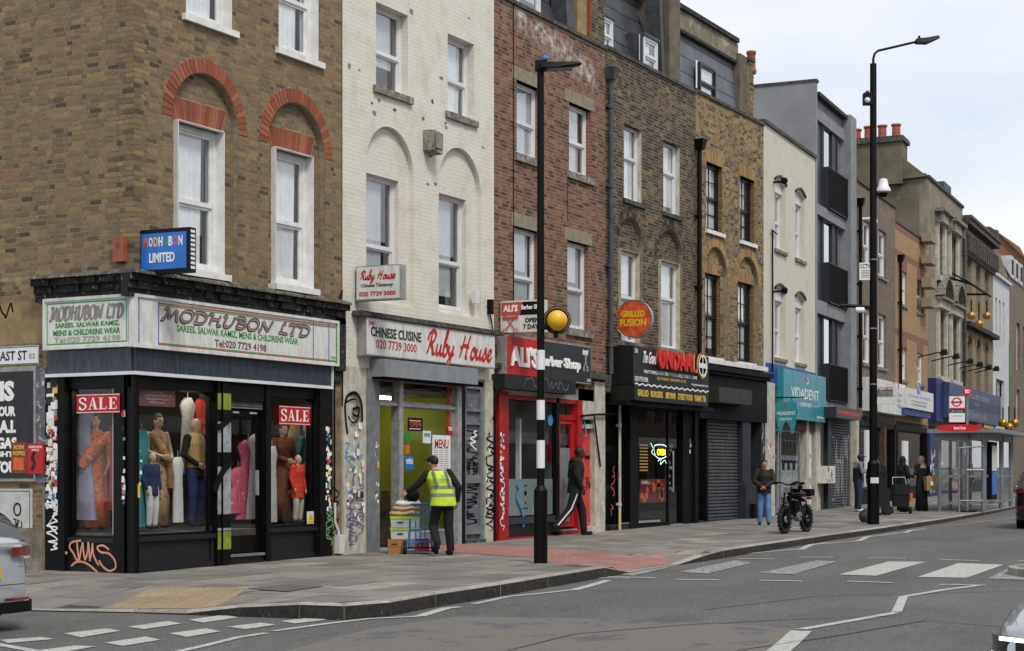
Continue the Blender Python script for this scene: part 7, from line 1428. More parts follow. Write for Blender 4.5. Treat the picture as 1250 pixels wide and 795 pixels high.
# zebra lamp column
f = fview(660, 687); s = FPX/((Vector((f.o.x, f.o.y))-Vector(CAM[:2])).dot(Vector((CT, ST))))
t, f = thing('zebra_lamp_column', f, 'black lamp column with white zebra bands and a yellow crossing globe', 'lamp post')
zz = lambda py: (687-py)/s
auto(MB().cyl((0,0,0), (0,0,zz(598)), .108, .108, 20).cyl((0,0,zz(598)), (0,0,zz(592)), .108, .062, 20).make('base_casing', 'post_black', t, f))
auto(MB().cyl((0,0,zz(592)), (0,0,zz(84)), .062, .055, 16).make('shaft', 'post_black', t, f))
for a, b in ((571, 537), (512, 488), (451, 427)): auto(MB().cyl((0,0,zz(a)), (0,0,zz(b)), .0665, .0665, 16).make('white_band', 'white', t, f))
MB().box(-.09, .09, -.07, .07, zz(86), zz(74)).make('head_joint', 'post_black', t, f)
auto(MB().add([(.0,-.12,zz(84)),(.25,-.17,zz(84)),(.62,-.12,zz(78)),(.66,0,zz(77)),(.62,.12,zz(78)),(.25,.17,zz(84)),(0,.12,zz(84)), (.0,-.1,zz(77)),(.25,-.15,zz(77.5)),(.6,-.1,zz(76)),(.64,0,zz(76)),(.6,.1,zz(76)),(.25,.15,zz(77.5)),(0,.1,zz(77))], [(6,5,4,3,2,1,0),(7,8,9,10,11,12,13)]+[(i,(i+1)%7,(i+1)%7+7,i+7) for i in range(7)]).make('lantern', 'post_black', t, f)); MB().box(.1, .5, -.09, .09, zz(84.4), zz(83.6)).make('lens', 'alu_dull', t, f)
MB().ball((.07, 0, zz(71)), .05, 12, 8).make('sensor_cap', 'blue_sign', t, f, smooth=True)
q = 20/s; MB().box(0, q+.05, -.06, .06, zz(402), zz(396)).cyl((q-.02, 0, zz(412)), (q-.02, 0, zz(400)), .035).make('globe_bracket', 'post_black', t, f)
mat('globe', 'e8b92b', 'dca81f', .3, 3); MB().ball((q, 0, zz(391)), 12.8/s, 24, 14).make('beacon_globe', 'globe', t, f, smooth=True)
auto(MB().lathe([(17.2/s, .06), (17.2/s, .09), (13/s, .09)], (q, 0, zz(390)), 32, 'y').make('beacon_shield', 'post_black', t, f)); g = MB()
for k in range(36): an = 2*PI*k/36; g.cbox((q+15.3/s*math.cos(an), .055, zz(390)+15.3/s*math.sin(an)), (.022, .01, .022))
g.make('shield_led', 'board_tan', t, f)
# tall lamp column with cctv
f = fview(1066, 640); s = FPX/((Vector((f.o.x, f.o.y))-Vector(CAM[:2])).dot(Vector((CT, ST)))); zz = lambda py: (640-py)/s
t, f = thing('tall_lamp_column', f, 'tall black street lamp with long curved arm and camera box, near the shutter', 'lamp post')
auto(MB().cyl((0,0,0), (0,0,zz(566)), .145, .145, 18).cyl((0,0,zz(566)), (0,0,zz(562)), .145, .1, 18).make('base_casing', 'post_black', t, f)); auto(MB().cyl((0,0,zz(562)), (0,0,zz(78)), .098, .08, 16).make('shaft', 'post_black', t, f))
auto(MB().tube([(0,0,zz(80)), (0,0,zz(72)), (.03,0,zz(66)), (.12,0,zz(62)), (.3,0,zz(60)), (53/s,0,zz(51))], .03, 10).make('arm', 'post_black', t, f))
auto(MB().add([(52/s,-.12,zz(53)),(66/s,-.16,zz(53)),(80/s,-.1,zz(47)),(82/s,0,zz(46)),(80/s,.1,zz(47)),(66/s,.16,zz(53)),(52/s,.12,zz(53)),(52/s,-.1,zz(48)),(66/s,-.12,zz(47)),(79/s,-.08,zz(44)),(80/s,0,zz(44)),(79/s,.08,zz(44)),(66/s,.12,zz(47)),(52/s,.1,zz(48))], [(6,5,4,3,2,1,0),(7,8,9,10,11,12,13)]+[(i,(i+1)%7,(i+1)%7+7,i+7) for i in range(7)]).make('lantern', 'post_black', t, f)); MB().cyl((56/s, 0, zz(48)), (56/s, 0, zz(44)), .03).make('sensor_cap', 'post_black', t, f)
MB().box(-12/s, -1/s, -.12, .12, zz(128), zz(114)).make('control_box', 'post_black', t, f); MB().ball((-8.5/s, -.14, zz(124)), .07, 10, 8).make('small_camera', 'white', t, f, smooth=True); MB().cyl((-7/s, 0, zz(114)), (-7/s, 0, zz(111)), .04).make('red_cap', 'red', t, f)
MB().box(0, 12/s, -.04, .04, zz(238), zz(236)).make('camera_bracket', 'post_black', t, f); auto(MB().lathe([(.03, zz(218)), (.1, zz(219)), (.13, zz(227)), (.18, zz(231)), (.18, zz(234)), (.1, zz(236))], (12/s, 0, 0), 16).make('dome_camera', 'white', t, f)); auto(MB().lathe([(.12, zz(236)), (.08, zz(240)), (.01, zz(241))], (12/s, 0, 0), 14).make('dome_lens', 'matt_black', t, f))
MB().box(-17/s, -3/s, -.02, .02, zz(342), zz(321)).make('cctv_plate', 'white', t, f); text('CCTV', f.sub(0, -.022), t, 'lettering', 'black_letter', -16/s, -4/s, zz(328), zz(322.5), 0, bold=.02); g = MB()
for k in range(5): g.box(-15/s, -5/s, -.024, -.021, zz(339-k*2), zz(338.2-k*2))
g.make('small_print', 'grey_letter', t, f)
MB().cyl((-40/s, 0, zz(373)), (0, 0, zz(375)), .045).make('side_arm', 'post_black', t, f); MB().cyl((-22/s, -.06, zz(379)), (-12/s, -.06, zz(379)), .07).make('side_camera', 'white', t, f)
for y_ in (402, 318, 470): MB().cyl((0, 0, zz(y_)), (0, 0, zz(y_-1.5)), .105).make('strap', 'galv', t, f)
MB().box(-.1, .1, -.155, -.14, zz(590), zz(583)).make('sticker', 'sign_white', t, f)
# bus stop post and flag
f = fview(1180.5, 625); s = FPX/((Vector((f.o.x, f.o.y))-Vector(CAM[:2])).dot(Vector((CT, ST)))); zz = lambda py: (625-py)/s
t, f = thing('bus_stop_post', f, 'grey bus stop pole with red SD disc and white roundel flag', 'bus stop')
auto(MB().cyl((0,0,0), (0,0,zz(484)), 1.7/s, 1.7/s, 14).make('pole', 'galv', t, f)); MB().cyl((0,0,0), (0,0,.03), .3, .3, 16).make('foot_plate', 'matt_black', t, f)
auto(MB().lathe([(.001, -.03), (4.8/s, -.03), (4.8/s, .03), (.001, .03)], (0, 0, zz(478)), 24, 'y').make('red_disc', 'red_bright', t, f)); text('SD', f, t, 'lettering', 'white_letter', -3.2/s, 3.2/s, zz(480.3), zz(475.8), -.035, bold=.04); MB().box(-1.6/s, 1.6/s, -.04, .04, zz(485), zz(482)).make('red_collar', 'red_bright', t, f)
a, b = -22/s, -3/s; MB().box(a, b, -.03, .03, zz(515.5), zz(484)).make('flag', 'white', t, f); g = MB(); cx_, cz = -13/s, zz(491)
ribbon(g, [(cx_+5/s*math.cos(k*PI/12), cz+5/s*math.sin(k*PI/12)) for k in range(25)], -.032, 1.6/s, smooth=False); g.box(cx_-7/s, cx_+7/s, -.042, -.038, cz-.9/s, cz+.9/s); g.make('roundel', 'red_bright', t, f)
MB().box(a, b, -.035, -.03, zz(499.5), zz(498)).make('red_rule', 'red_bright', t, f); MB().box(a, b, -.036, -.03, zz(504), zz(499.6)).make('route_plate', 'pilaster_grey', t, f); text('Bus Stop', f, t, 'lettering', 'white_letter', a+3/s, b-3/s, zz(503), zz(501), -.037); text('towards Shoreditch', f, t, 'lettering', 'grey_letter', a+3/s, b-3/s, zz(508.5), zz(507), -.031)
# bus shelter
fs = fview(1201, 626); s = FPX/((Vector((fs.o.x, fs.o.y))-Vector(CAM[:2])).dot(Vector((CT, ST))))
px0 = gnd(1201, 625); 
f = Fr(px0.x, px0.y, math.radians(5), pz(px0.x, px0.y)); t, f = thing('bus_shelter', f, 'grey framed glass bus shelter with a red oval name board', 'bus shelter')
L1 = f.x(1234); D = 1.3; H = 2.35; yb = D
LL = min(L1, 9)
for x in (0, LL*.62, LL): MB().cyl((x, 0, 0), (x, 0, H), .075, n=10).make('front_post', 'galv', t, f)
for x in (0, LL*.33, LL*.66, LL): MB().cyl((x, D, 0), (x, D, H), .05, n=10).make('rear_post', 'galv', t, f)
m = MB(); m.box(-.05, LL, -.05, .05, H-.2, H).box(-.05, LL, D-.04, D+.04, H-.2, H-.02).box(-.04, .04, 0, D, H-.2, H).box(0, LL, -.03, .03, 1.02, 1.1).box(0, LL, -.03, .03, .22, .3).box(-.03, .03, 0, D, 1.02, 1.1).box(-.03, .03, 0, D, .22, .3); m.make('rail', 'galv', t, f)
MB().slab([(-.35, -.5), (LL+.4, -.5), (LL+.4, D+.3), (-.35, D+.3)], H, H+.12).make('roof', 'galv', t, f)
for a, b, c, d in ((-.0, D, LL*.33, D), (LL*.33, D, LL*.66, D), (LL*.66, D, LL, D), (0, .05, 0, D-.05), (LL*.62, 0, LL, 0), (.05, 0, LL*.6, 0)): MB().add([(a, b, .3), (c, d, .3), (c, d, H-.2), (a, b, H-.2)], [(0,1,2,3)]).make('glass_panel', 'shop_glass', t, f)
MB().box(LL*.2, LL*.8, D-.35, D-.12, .55, .6).make('bench', 'red', t, f)
mp = MB().box(LL*.12, LL*.12+1.2, -.12, .02, .35, 2.1).make('poster_case', 'matt_black', t, f); MB().box(LL*.12+.1, LL*.12+1.1, -.13, -.12, .5, 1.2).make('poster', 'blue_sign', mp, f); MB().box(LL*.12+.1, LL*.12+1.1, -.13, -.12, 1.22, 1.98).make('map_sheet', 'sign_white', mp, f)
a, b = f.x(1141, .2), f.x(1201, .2); fr2 = f.sub(0, 0, 0, 0)
fo_, _f = fview(1201, 626), 0
w_ = 60/s; cz = (626-522.5)/s; pts = [(-w_+w_*k/10, cz+4.4/s*math.sqrt(max(0, 1-((k-5)/5.)**2))) for k in range(11)]+[(-w_*k/10, cz-4.4/s*math.sqrt(max(0, 1-((k-5)/5.)**2))) for k in range(1, 10)]
MB().prism(pts[::-1], -.06, .02).make('name_board', 'red_bright', t, fo_); text('Barnet Grove', fo_, t, 'lettering', 'white_letter', -w_*.62, -w_*.38, cz-.05, cz+.05, -.062, bold=.02)
# left end panel of the shelter, its thin frame
q = fo_; m = MB(); m.cyl((-28/s, .2, 0), (-28/s, .2, 1.9), .03).cyl((-28/s, .2, .35), (0, .1, .35), .025).cyl((-28/s, .2, 1.9), (0, .1, 1.95), .025).cyl((-20/s, .1, 1.25), (0, .1, 1.25), .04); m.make('end_frame', 'galv', t, fo_)
# free-standing poster board
f = fview(1172, 609); s = FPX/((Vector((f.o.x, f.o.y))-Vector(CAM[:2])).dot(Vector((CT, ST)))); t, f = thing('poster_stand', f, 'free standing pavement poster board in a silver frame left of the bus shelter', 'poster stand'); zz = lambda py: (609-py)/s
MB().box(-13/s, 11/s, -.25, .25, 0, .12).make('base', 'galv', t, f); MB().box(-12/s, 10/s, -.05, .05, zz(602), zz(571)).make('frame', 'alu', t, f); MB().box(-10.5/s, 8.5/s, -.06, -.05, zz(600), zz(573)).make('poster', 'navy', t, f); MB().box(-10.5/s, -1/s, -.065, -.06, zz(596), zz(588)).make('picture', 'tag_pink', t, f); MB().box(-1/s, 8.5/s, -.065, -.06, zz(596), zz(588)).make('picture', 'white', t, f); MB().box(-10.5/s, 8.5/s, -.066, -.06, zz(600), zz(596)).make('blue_foot', 'blue_sign', t, f); text('Dinner\nTown', f, t, 'lettering', 'white_letter', -8/s, 4/s, zz(585), zz(577), -.061, bold=.02)
MB().box(-4/s, 4/s, -.06, .06, .12, zz(602)).make('stem', 'sign_white', t, f)
# ---- sack truck with its load
mat('hand_blue', '1f74c0', '1a66ac', .4, 6, metal=.1); mat('cardboard', 'a5703f', '946236', .85, 6); mat('plastic_white', 'd3d6d8', 'c3c7c9', .45, 5); mat('lime_lid', 'a9d13a', '9bc32f', .4, 4); mat('sack', 'c2ab86', 'a8916d', .9, 12, bump=.8, bscale=80); mat('orange_crate', 'c9421f', 'b3371a', .5, 5)
f = fview(513, 676, a=.1); s = FPX/((Vector((f.o.x, f.o.y))-Vector(CAM[:2])).dot(Vector((CT, ST))))
t, f = thing('sack_truck', f, 'blue sack truck with black wheels held by the man in the yellow vest', 'hand trolley'); w_ = .2
g = MB()
for sx in (-1, 1): g.tube([(sx*.2, -.05, .08), (sx*.18, -.03, .5), (sx*.16, .02, .85), (sx*.15, -.04, .95)], .018)
g.make('side_tube', 'hand_blue', t, f)
for k, z in enumerate((.2, .42, .66, .86)): MB().cyl((-.19+.01*k, -.04, z), (.19-.01*k, -.04, z), .014).make('cross_bar', 'hand_blue', t, f)
for x in (-.08, 0, .08): MB().cyl((x, -.05, .12), (x, -.0, .86), .01).make('upright_bar', 'hand_blue', t, f)
MB().slab([(-.19, -.05), (.19, -.05), (.19, .3), (-.19, .3)], .03, .045).make('toe_plate', 'hand_blue', t, f)
for sx in (-1, 1):
    w = auto(MB().lathe([(.05, -.035), (.11, -.035), (.125, -.02), (.125, .02), (.11, .035), (.05, .035)], (sx*.27, -.12, .11), 24, 'x').make('wheel', 'rubber', t, f)); auto(MB().lathe([(.001, -.03), (.06, -.04), (.06, .04), (.001, .03)], (sx*.27, -.12, .11), 16, 'x').make('rim', 'chrome', w, f))
MB().cyl((-.27, -.12, .11), (.27, -.12, .11), .012).make('axle', 'matt_black', t, f)
t, f1 = thing('cardboard_box', f, 'brown cardboard box on the pavement left of the blue sack truck', 'box', x=-.42, y=.1); MB().box(-.14, .14, -.16, .16, 0, .25).make('carton', 'cardboard', t, f1); g = MB(); g.box(-.13, .13, -.165, -.16, .122, .126).box(-.08, .02, -.166, -.16, .16, .18); g.make('print', 'grime_black', t, f1)
zz_ = .05
for k, lab in enumerate(('lower white storage box with lime lid on the sack truck', 'upper white storage box with lime lid on the sack truck')):
    t, f1 = thing('storage_box', f, lab, 'box', 'white boxes with lime lids on the sack truck', x=-.26, y=.14, z=.255+k*.2)
    MB().add([(-.24,-.15,0),(.24,-.15,0),(.24,.17,0),(-.24,.17,0),(-.25,-.17,.155),(.25,-.17,.155),(.25,.19,.155),(-.25,.19,.155)], [(0,3,2,1),(4,5,6,7),(0,1,5,4),(1,2,6,5),(2,3,7,6),(3,0,4,7)]).make('tub', 'plastic_white', t, f1); MB().box(-.26, .26, -.18, .2, .15, .195).make('lid', 'lime_lid', t, f1); MB().box(-.14, -.04, -.175, -.155, .08, .1).make('handle', 'matt_black', t, f1)
t, f1 = thing('orange_crate', f, 'orange crate at the bottom of the sack truck', 'crate', x=.02, y=.14, z=.045); MB().box(-.1, .14, -.13, .15, 0, .2).make('crate', 'orange_crate', t, f1); MB().box(-.11, .15, -.135, .16, .17, .2).make('rim', 'orange_crate', t, f1)
for k in range(3):
    t, f1 = thing('rice_sack', f, ['lowest', 'middle', 'topmost'][k]+' beige sack lying on the boxes of the sack truck', 'sack', 'beige sacks on the sack truck', x=-.27+.03*k, y=.12, z=.7+k*.085)
    m = MB(); n = 20; vs = []
    for i in range(13):
        u = -1+2*i/12
        for j in range(n):
            an = 2*PI*j/n; r_ = (1-abs(u)**3.2)**.5 if abs(u) < 1 else .0; r_ = max(r_, .12); vs.append((u*(.27-.02*k), math.cos(an)*.17*r_+.01*math.sin(7*u+j), math.sin(an)*.065*r_*(1+.12*math.sin(5*u+an*2+k))+.01*math.sin(3*u)))
    m.add(vs, [(i*n+j, i*n+(j+1) % n, (i+1)*n+(j+1) % n, (i+1)*n+j) for i in range(12) for j in range(n)]+[tuple(range(n-1, -1, -1)), tuple(range(12*n, 13*n))]); m.make('sack', 'sack' if k < 2 else 'sign_white', t, f1, smooth=True)
t, f1 = thing('black_holdall', f, 'black bag hanging at the top of the sack truck', 'bag', x=-.13, y=.0, z=.93); MB().ball((0, 0, .08), (.12, .09, .12), 16, 10).make('bag', 'matt_black', t, f1, smooth=True)
# ---- e-bike
f = fview(971, 650.5); s = FPX/((Vector((f.o.x, f.o.y))-Vector(CAM[:2])).dot(Vector((CT, ST)))); 
t, f = thing('electric_bike', Fr(f.o.x, f.o.y, TH-PI/2+.98, f.o.z), 'black fat tyred electric bike on its stand with a helmet on the seat', 'bicycle')
R_ = .3; wb = .56
for sx, nm in ((-1, 'front'), (1, 'rear')):
    w = MB(); vs = []; n, m_ = 32, 10
    for i in range(n):
        for j in range(m_): A, B = 2*PI*i/n, 2*PI*j/m_; rr = R_-.046+.046*math.cos(B); vs.append((sx*wb+rr*math.cos(A), .045*math.sin(B), R_+rr*math.sin(A)))
    w.add(vs, [(i*m_+j, i*m_+(j+1) % m_, ((i+1) % n)*m_+(j+1) % m_, ((i+1) % n)*m_+j) for i in range(n) for j in range(m_)]); wh = w.make('wheel', 'rubber', t, f, smooth=True)
    g = MB()
    for k in range(40): A = 2*PI*k/40; g.cbox((sx*wb+(R_+.002)*math.cos(A), .03*(1 if k % 2 else -1), R_+(R_+.002)*math.sin(A)), (.02, .035, .02), Matrix.Rotation(-A, 3, 'Y'))
    g.make('tread', 'rubber', wh, f); g = MB()
    for k in range(10): A = 2*PI*k/10; g.cyl((sx*wb, 0, R_), (sx*wb+.2*math.cos(A), 0, R_+.2*math.sin(A)), .01, n=6)
    g.lathe([(.07, -.05), (.09, 0), (.07, .05)], (sx*wb, 0, R_), 16, 'y'); g.make('spoke', 'alu_dull', wh, f); auto(MB().lathe([(.19, -.03), (.215, -.03), (.215, .03), (.19, .03), (.19, -.03)], (sx*wb, 0, R_), 28, 'y').make('rim', 'matt_black', wh, f))
g = MB(); g.tube([(-wb, .07, R_), (-.42, .08, .72), (-.36, .07, .98)], .022).tube([(-wb, -.07, R_), (-.42, -.08, .72), (-.36, -.07, .98)], .022); auto(g.make('fork', 'matt_black', t, f))
g = MB(); g.tube([(-.38, 0, .88), (-.1, 0, .78), (.25, 0, .74), (.42, 0, .7)], .04).tube([(-.38, 0, .8), (-.15, 0, .42), (.1, 0, .36)], .035).tube([(.1, 0, .36), (.2, 0, .72)], .03).tube([(.1, .06, .36), (wb, .08, R_)], .02).tube([(.1, -.06, .36), (wb, -.08, R_)], .02).tube([(.4, .06, .7), (wb, .08, R_)], .016).tube([(.4, -.06, .7), (wb, -.08, R_)], .016); auto(g.make('frame', 'matt_black', t, f))
MB().box(-.12, .12, -.06, .06, .46, .7).make('battery', 'shop_black', t, f); auto(MB().lathe([(.1, -.07), (.12, 0), (.1, .07)], (.1, 0, .36), 16, 'y').make('motor', 'alu_dull', t, f))
g = MB(); g.tube([(-.34, -.34, 1.08), (-.38, -.2, 1.1), (-.36, 0, 1.04), (-.38, .2, 1.1), (-.34, .34, 1.08)], .016).ball((-.34, -.32, 1.08), (.03, .06, .03)).ball((-.34, .32, 1.08), (.03, .06, .03)); g.make('handlebar', 'matt_black', t, f)
g = MB(); g.box(-.48, -.4, -.06, .06, .88, .98); g.make('headlight', 'alu_dull', t, f); MB().ball((.12, 0, .84), (.36, .13, .07), 16, 8).make('seat', 'gloss_black', t, f, smooth=True); MB().box(.35, .7, -.07, .07, .78, .81).box(.55, .8, -.1, .1, .8, .95).make('rear_rack', 'matt_black', t, f); MB().box(.7, .74, -.05, .05, .72, .77).make('rear_light', 'red', t, f)
g = MB(); g.add([(-.75, -.05, .62), (-.35, -.05, .66), (-.35, .05, .66), (-.75, .05, .62)], [(0,1,2,3)]); g.tube([(.05, .1, .34), (.0, .2, .02)], .014).tube([(.1, -.1, .36), (.1, -.16, .3)], .014); g.make('kick_stand', 'matt_black', t, f)
g = MB(); g.tube([(-.36, .05, 1.0), (-.5, .1, .8), (-.3, .08, .6), (0, .06, .5)], .008).tube([(-.36, -.05, 1.0), (-.5, -.12, .85), (-.45, -.1, .6), (-.55, -.08, .35)], .008); g.make('cable', 'matt_black', t, f)
t, f1 = thing('helmet', f, 'black helmet resting on the electric bike', 'helmet', x=.05, y=0, z=.9); auto(MB().ball((0, 0, .1), (.15, .13, .13), 20, 12).make('helmet_shell', 'gloss_black', t, f1)); MB().box(-.16, -.09, -.08, .08, .06, .13).make('visor', 'grey_letter', t, f1)
# bags by the tall post
t, f1 = thing('grey_rucksack', fview(1056, 638), 'grey rucksack on the pavement against the tall lamp post', 'bag'); auto(MB().ball((0, 0, .16), (.16, .13, .17), 16, 10).make('bag', mat('bag_grey', '3c3d40', '2a2b2d', .8, 9), t, f1)); MB().tube([(-.08, -.1, .3), (0, -.12, .36), (.08, -.1, .3)], .012).make('strap', 'matt_black', t, f1)
# ================================================================== PEOPLE, MANNEQUINS
def blob(mb, name, m, P, F, vox=.012, smooth=4, parent=None):
    me = bpy.data.meshes.new('b'); me.from_pydata(mb.v, [], mb.f); ob = bpy.data.objects.new('b', me); COL.objects.link(ob)
    r = ob.modifiers.new('r', 'REMESH'); r.mode = 'VOXEL'; r.voxel_size = vox; s_ = ob.modifiers.new('s', 'SMOOTH'); s_.factor = .5; s_.iterations = smooth
    dg = bpy.context.evaluated_depsgraph_get(); me2 = bpy.data.meshes.new_from_object(ob.evaluated_get(dg)); bpy.data.objects.remove(ob); me2.name = name
    me2.materials.clear(); me2.materials.append(M_[m]); me2.polygons.foreach_set('use_smooth', [True]*len(me2.polygons))
    o = bpy.data.objects.new(name, me2); link(o, P, F.M); return o
def rings(mb, R_, n=18, fold=0, nf=9, ph=0):        # R_: list of (cx, cy, z, rx, ry)
    vs = []; m = len(R_)
    for i, (cx, cy, z, rx, ry) in enumerate(R_):
        for k in range(n):
            t = 2*PI*k/n; q = 1+fold*(i/(m-1) if fold else 0)*math.sin(nf*t+ph); vs.append((cx+rx*q*math.cos(t), cy+ry*q*math.sin(t), z))
    return mb.add(vs, [(i*n+k, i*n+(k+1) % n, (i+1)*n+(k+1) % n, (i+1)*n+k) for i in range(m-1) for k in range(n)]+[tuple(range(n-1, -1, -1)), tuple(range((m-1)*n, m*n))])
mat('skin_light', 'b98a70', 'ab7c62', .55, 9); mat('skin_brown', '7a5240', '6c4737', .55, 9); mat('skin_dark', '4d3327', '432b21', .55, 9); mat('mannequin', 'b79a80', rough=.4); mat('hair', '14100e', '0c0a09', .6, 20)
mat('cloth_black', '0a0a0c', '131316', .9, 12, bump=1, bscale=11); mat('cloth_charcoal', '131416', '0d0d0f', .85, 10, bump=1, bscale=11); mat('denim', '6a8db5', '48699a', .85, 7, bump=1, bscale=12); mat('denim_dark', '24344f', '1b283d', .85, 7); mat('hivis', 'cde833', 'b0cf20', .7, 6, bump=1, bscale=9); mat('reflective', '8e9396', '7f8487', .35, 9)
mat('puffer', '221915', '15100d', .75, 8, bump=1, bscale=10); mat('grey_cloth', '7d8086', '6c6f75', .9, 9); mat('shoe_white', 'cfcfcd', 'b5b5b2', .6, 9); mat('white_cloth', 'c9c9c7', 'b9b9b6', .9, 9); mat('tan_bag', 'a88a5c', '967a50', .8, 8); mat('cream', 'b8ae9c', 'a69c8a', .9, 9)
def limb(mb, pts, rs, n=10): mb.tube(pts, rs, n); [mb.ball(p, r*1.0, 10, 7) for p, r in zip(pts, rs)]
def hand(mb, w, d, k, sgn):                         # wrist w, direction d: palm, four fingers, thumb
    w, d = Vector(w), Vector(d).normalized(); side = Vector((0, sgn, 0)); a = d.cross(side)
    if a.length < .2: a = d.cross(Vector((1, 0, 0)))
    a.normalize(); b = d.cross(a).normalized()
    c = w+d*.05*k; mb.cbox(c, (.03*k, .075*k, .09*k), Matrix((b, a, d)).transposed().to_3x3() if False else Matrix([(b.x, a.x, d.x), (b.y, a.y, d.y), (b.z, a.z, d.z)]))
    for i, L_ in enumerate((.066, .078, .072, .055)):
        o = a*(-.028+.0185*i)*k; p0 = w+d*.09*k+o; p1 = p0+d*L_*.5*k+b*.008*k; p2 = p1+d*L_*.45*k+b*.02*k; mb.tube([p0, p1, p2], [.0105*k, .0095*k, .008*k], 7)
    p0 = w+d*.03*k-a*.035*k; mb.tube([p0, p0-a*.02*k+d*.035*k, p0-a*.026*k+d*.065*k], [.013*k, .011*k, .009*k], 7)
BASE = dict(pel=(0, 0, .95), ch=(.0, 0, 1.27), nk=(.0, 0, 1.47), hd=(.015, 0, 1.625), shL=(0, .185, 1.42), elL=(-.02, .25, 1.14), haL=(.06, .24, .89), shR=(0, -.185, 1.42), elR=(-.02, -.25, 1.14), haR=(.06, -.24, .89), hiL=(0, .09, .92), knL=(.03, .1, .5), anL=(0, .1, .09), hiR=(0, -.09, .92), knR=(.03, -.1, .5), anR=(0, -.1, .09), toeL=(.17, .12, .03), toeR=(.17, -.12, .03), look=0)
def person(F, label, H, pose={}, skin='skin_light', hair='short', top='cloth_black', bottom='cloth_black', shoe='cloth_black', jl=.86, puff=1., cap=None, robe=None, scarf=None, hood=False, cat='person', name='person', group=None, vox=.012, female=False, sleeve=True, skinarm=False, eyes=True, top_extra=None, fold=0.04):
    p = dict(BASE); p.update(pose); k = H/1.75; V = {a: (Vector(b)*k if isinstance(b, tuple) else b) for a, b in p.items()}
    t, f = thing(name, F, label, cat, group)
    hd = V['hd']; lk = V['look']; fx, fy = math.cos(lk), math.sin(lk); fw = Vector((fx, fy, 0)); sd = Vector((-fy, fx, 0)); R3 = Matrix.Rotation(lk, 3, 'Z'); wS = .92 if female else 1
    b = MB(); b.ball(hd, (.092*k, .075*k, .115*k), 18, 12, R3); b.ball(hd+fw*.03*k+Vector((0, 0, -.055*k)), (.06*k, .055*k, .06*k), 14, 9, R3); b.tube([V['nk']-Vector((0, 0, .04*k)), hd-Vector((.0, 0, .06*k))], [.055*k, .05*k], 12)
    b.cbox(hd+fw*.094*k+Vector((0, 0, -.018*k)), (.03*k, .022*k, .045*k), R3)
    for s_ in (-1, 1): b.ball(hd+sd*s_*.076*k+Vector((0, 0, -.01*k)), (.02*k, .01*k, .03*k), 8, 6, R3)
    b.ball(hd+fw*.087*k+Vector((0, 0, -.062*k)), (.012*k, .026*k, .009*k), 8, 6, R3)
    rings(b, [(V['pel'].x, V['pel'].y, V['pel'].z-.05*k, .1*k, .14*k), (V['pel'].x, V['pel'].y, V['pel'].z+.08*k, .09*k, .13*k), (V['ch'].x, V['ch'].y, V['ch'].z, .1*k, .145*k*wS), ((V['ch'].x+V['nk'].x)/2, (V['ch'].y+V['nk'].y)/2, V['nk'].z-.07*k, .08*k, .15*k*wS), (V['nk'].x, V['nk'].y, V['nk'].z, .05*k, .055*k)])
    for s_ in 'LR':
        limb(b, [V['sh'+s_], V['el'+s_], V['ha'+s_]], [.045*k, .037*k, .027*k]); d = (V['ha'+s_]-V['el'+s_]); hand(b, V['ha'+s_], d, k, 1 if s_ == 'L' else -1)
        limb(b, [V['hi'+s_], V['kn'+s_], V['an'+s_]], [.07*k, .05*k, .035*k])
    body = blob(b, 'body', skin, t, f, vox*.8, 2)
    if eyes:
        e = MB()
        for s_ in (-1, 1): e.ball(hd+fw*.084*k+sd*s_*.031*k+Vector((0, 0, .005*k)), (.008*k, .013*k, .007*k), 8, 5, R3); e.box(0, 0, 0, 0, 0, 0) if False else None
        e.make('eyes', 'hair', t, f, smooth=True)
    if hair:
        h = MB(); h.ball(hd+Vector((0, 0, .028*k))-fw*.014*k, (.1*k, .084*k, .098*k), 18, 12, R3)
        if hair == 'long': h.ball(hd-fw*.055*k-Vector((0, 0, .03*k)), (.06*k, .08*k, .13*k), 14, 10, R3)
        if hair == 'bun': h.ball(hd-fw*.11*k+Vector((0, 0, .02*k)), .04*k)
        ho = blob(h, 'hair', 'hair', t, f, vox, 1)
        for v in ho.data.vertices:
            q = v.co-hd; u = q.dot(fw)
            if u > .045*k and q.z < .05*k: v.co -= fw*(u-.045*k)*.9
            if hair == 'short' and q.z < -.03*k: v.co.z = hd.z-.03*k+(q.z+.03*k)*.2
    if cap:
        c = MB(); c.ball(hd+Vector((0, 0, .045*k)), (.108*k, .092*k, .08*k), 18, 10, R3); c.cbox(hd+fw*.13*k+Vector((0, 0, .045*k)), (.1*k, .14*k, .014*k), R3); blob(c, 'cap', cap, t, f, vox*.8, 2)
    if scarf:
        c = MB(); c.ball(hd+Vector((0, 0, .01*k))-fw*.02*k, (.11*k, .1*k, .135*k), 18, 12, R3); rings(c, [(hd.x-.01, hd.y, hd.z-.06*k, .085*k, .09*k), (V['nk'].x, V['nk'].y, V['nk'].z, .1*k, .14*k), (V['ch'].x+.02*k, V['ch'].y, V['ch'].z+.1*k, .13*k, .17*k)]); so = blob(c, 'headscarf', scarf, t, f, vox, 2)
        for v in so.data.vertices:
            q = v.co-hd; u = q.dot(fw)
            if u > .06*k and abs(q.dot(sd)) < .055*k and -.085*k < q.z < .075*k: v.co -= fw*(u-.05*k)
    j = MB(); q = puff; P_, C_, N_ = V['pel'], V['ch'], V['nk']; zb = jl*k
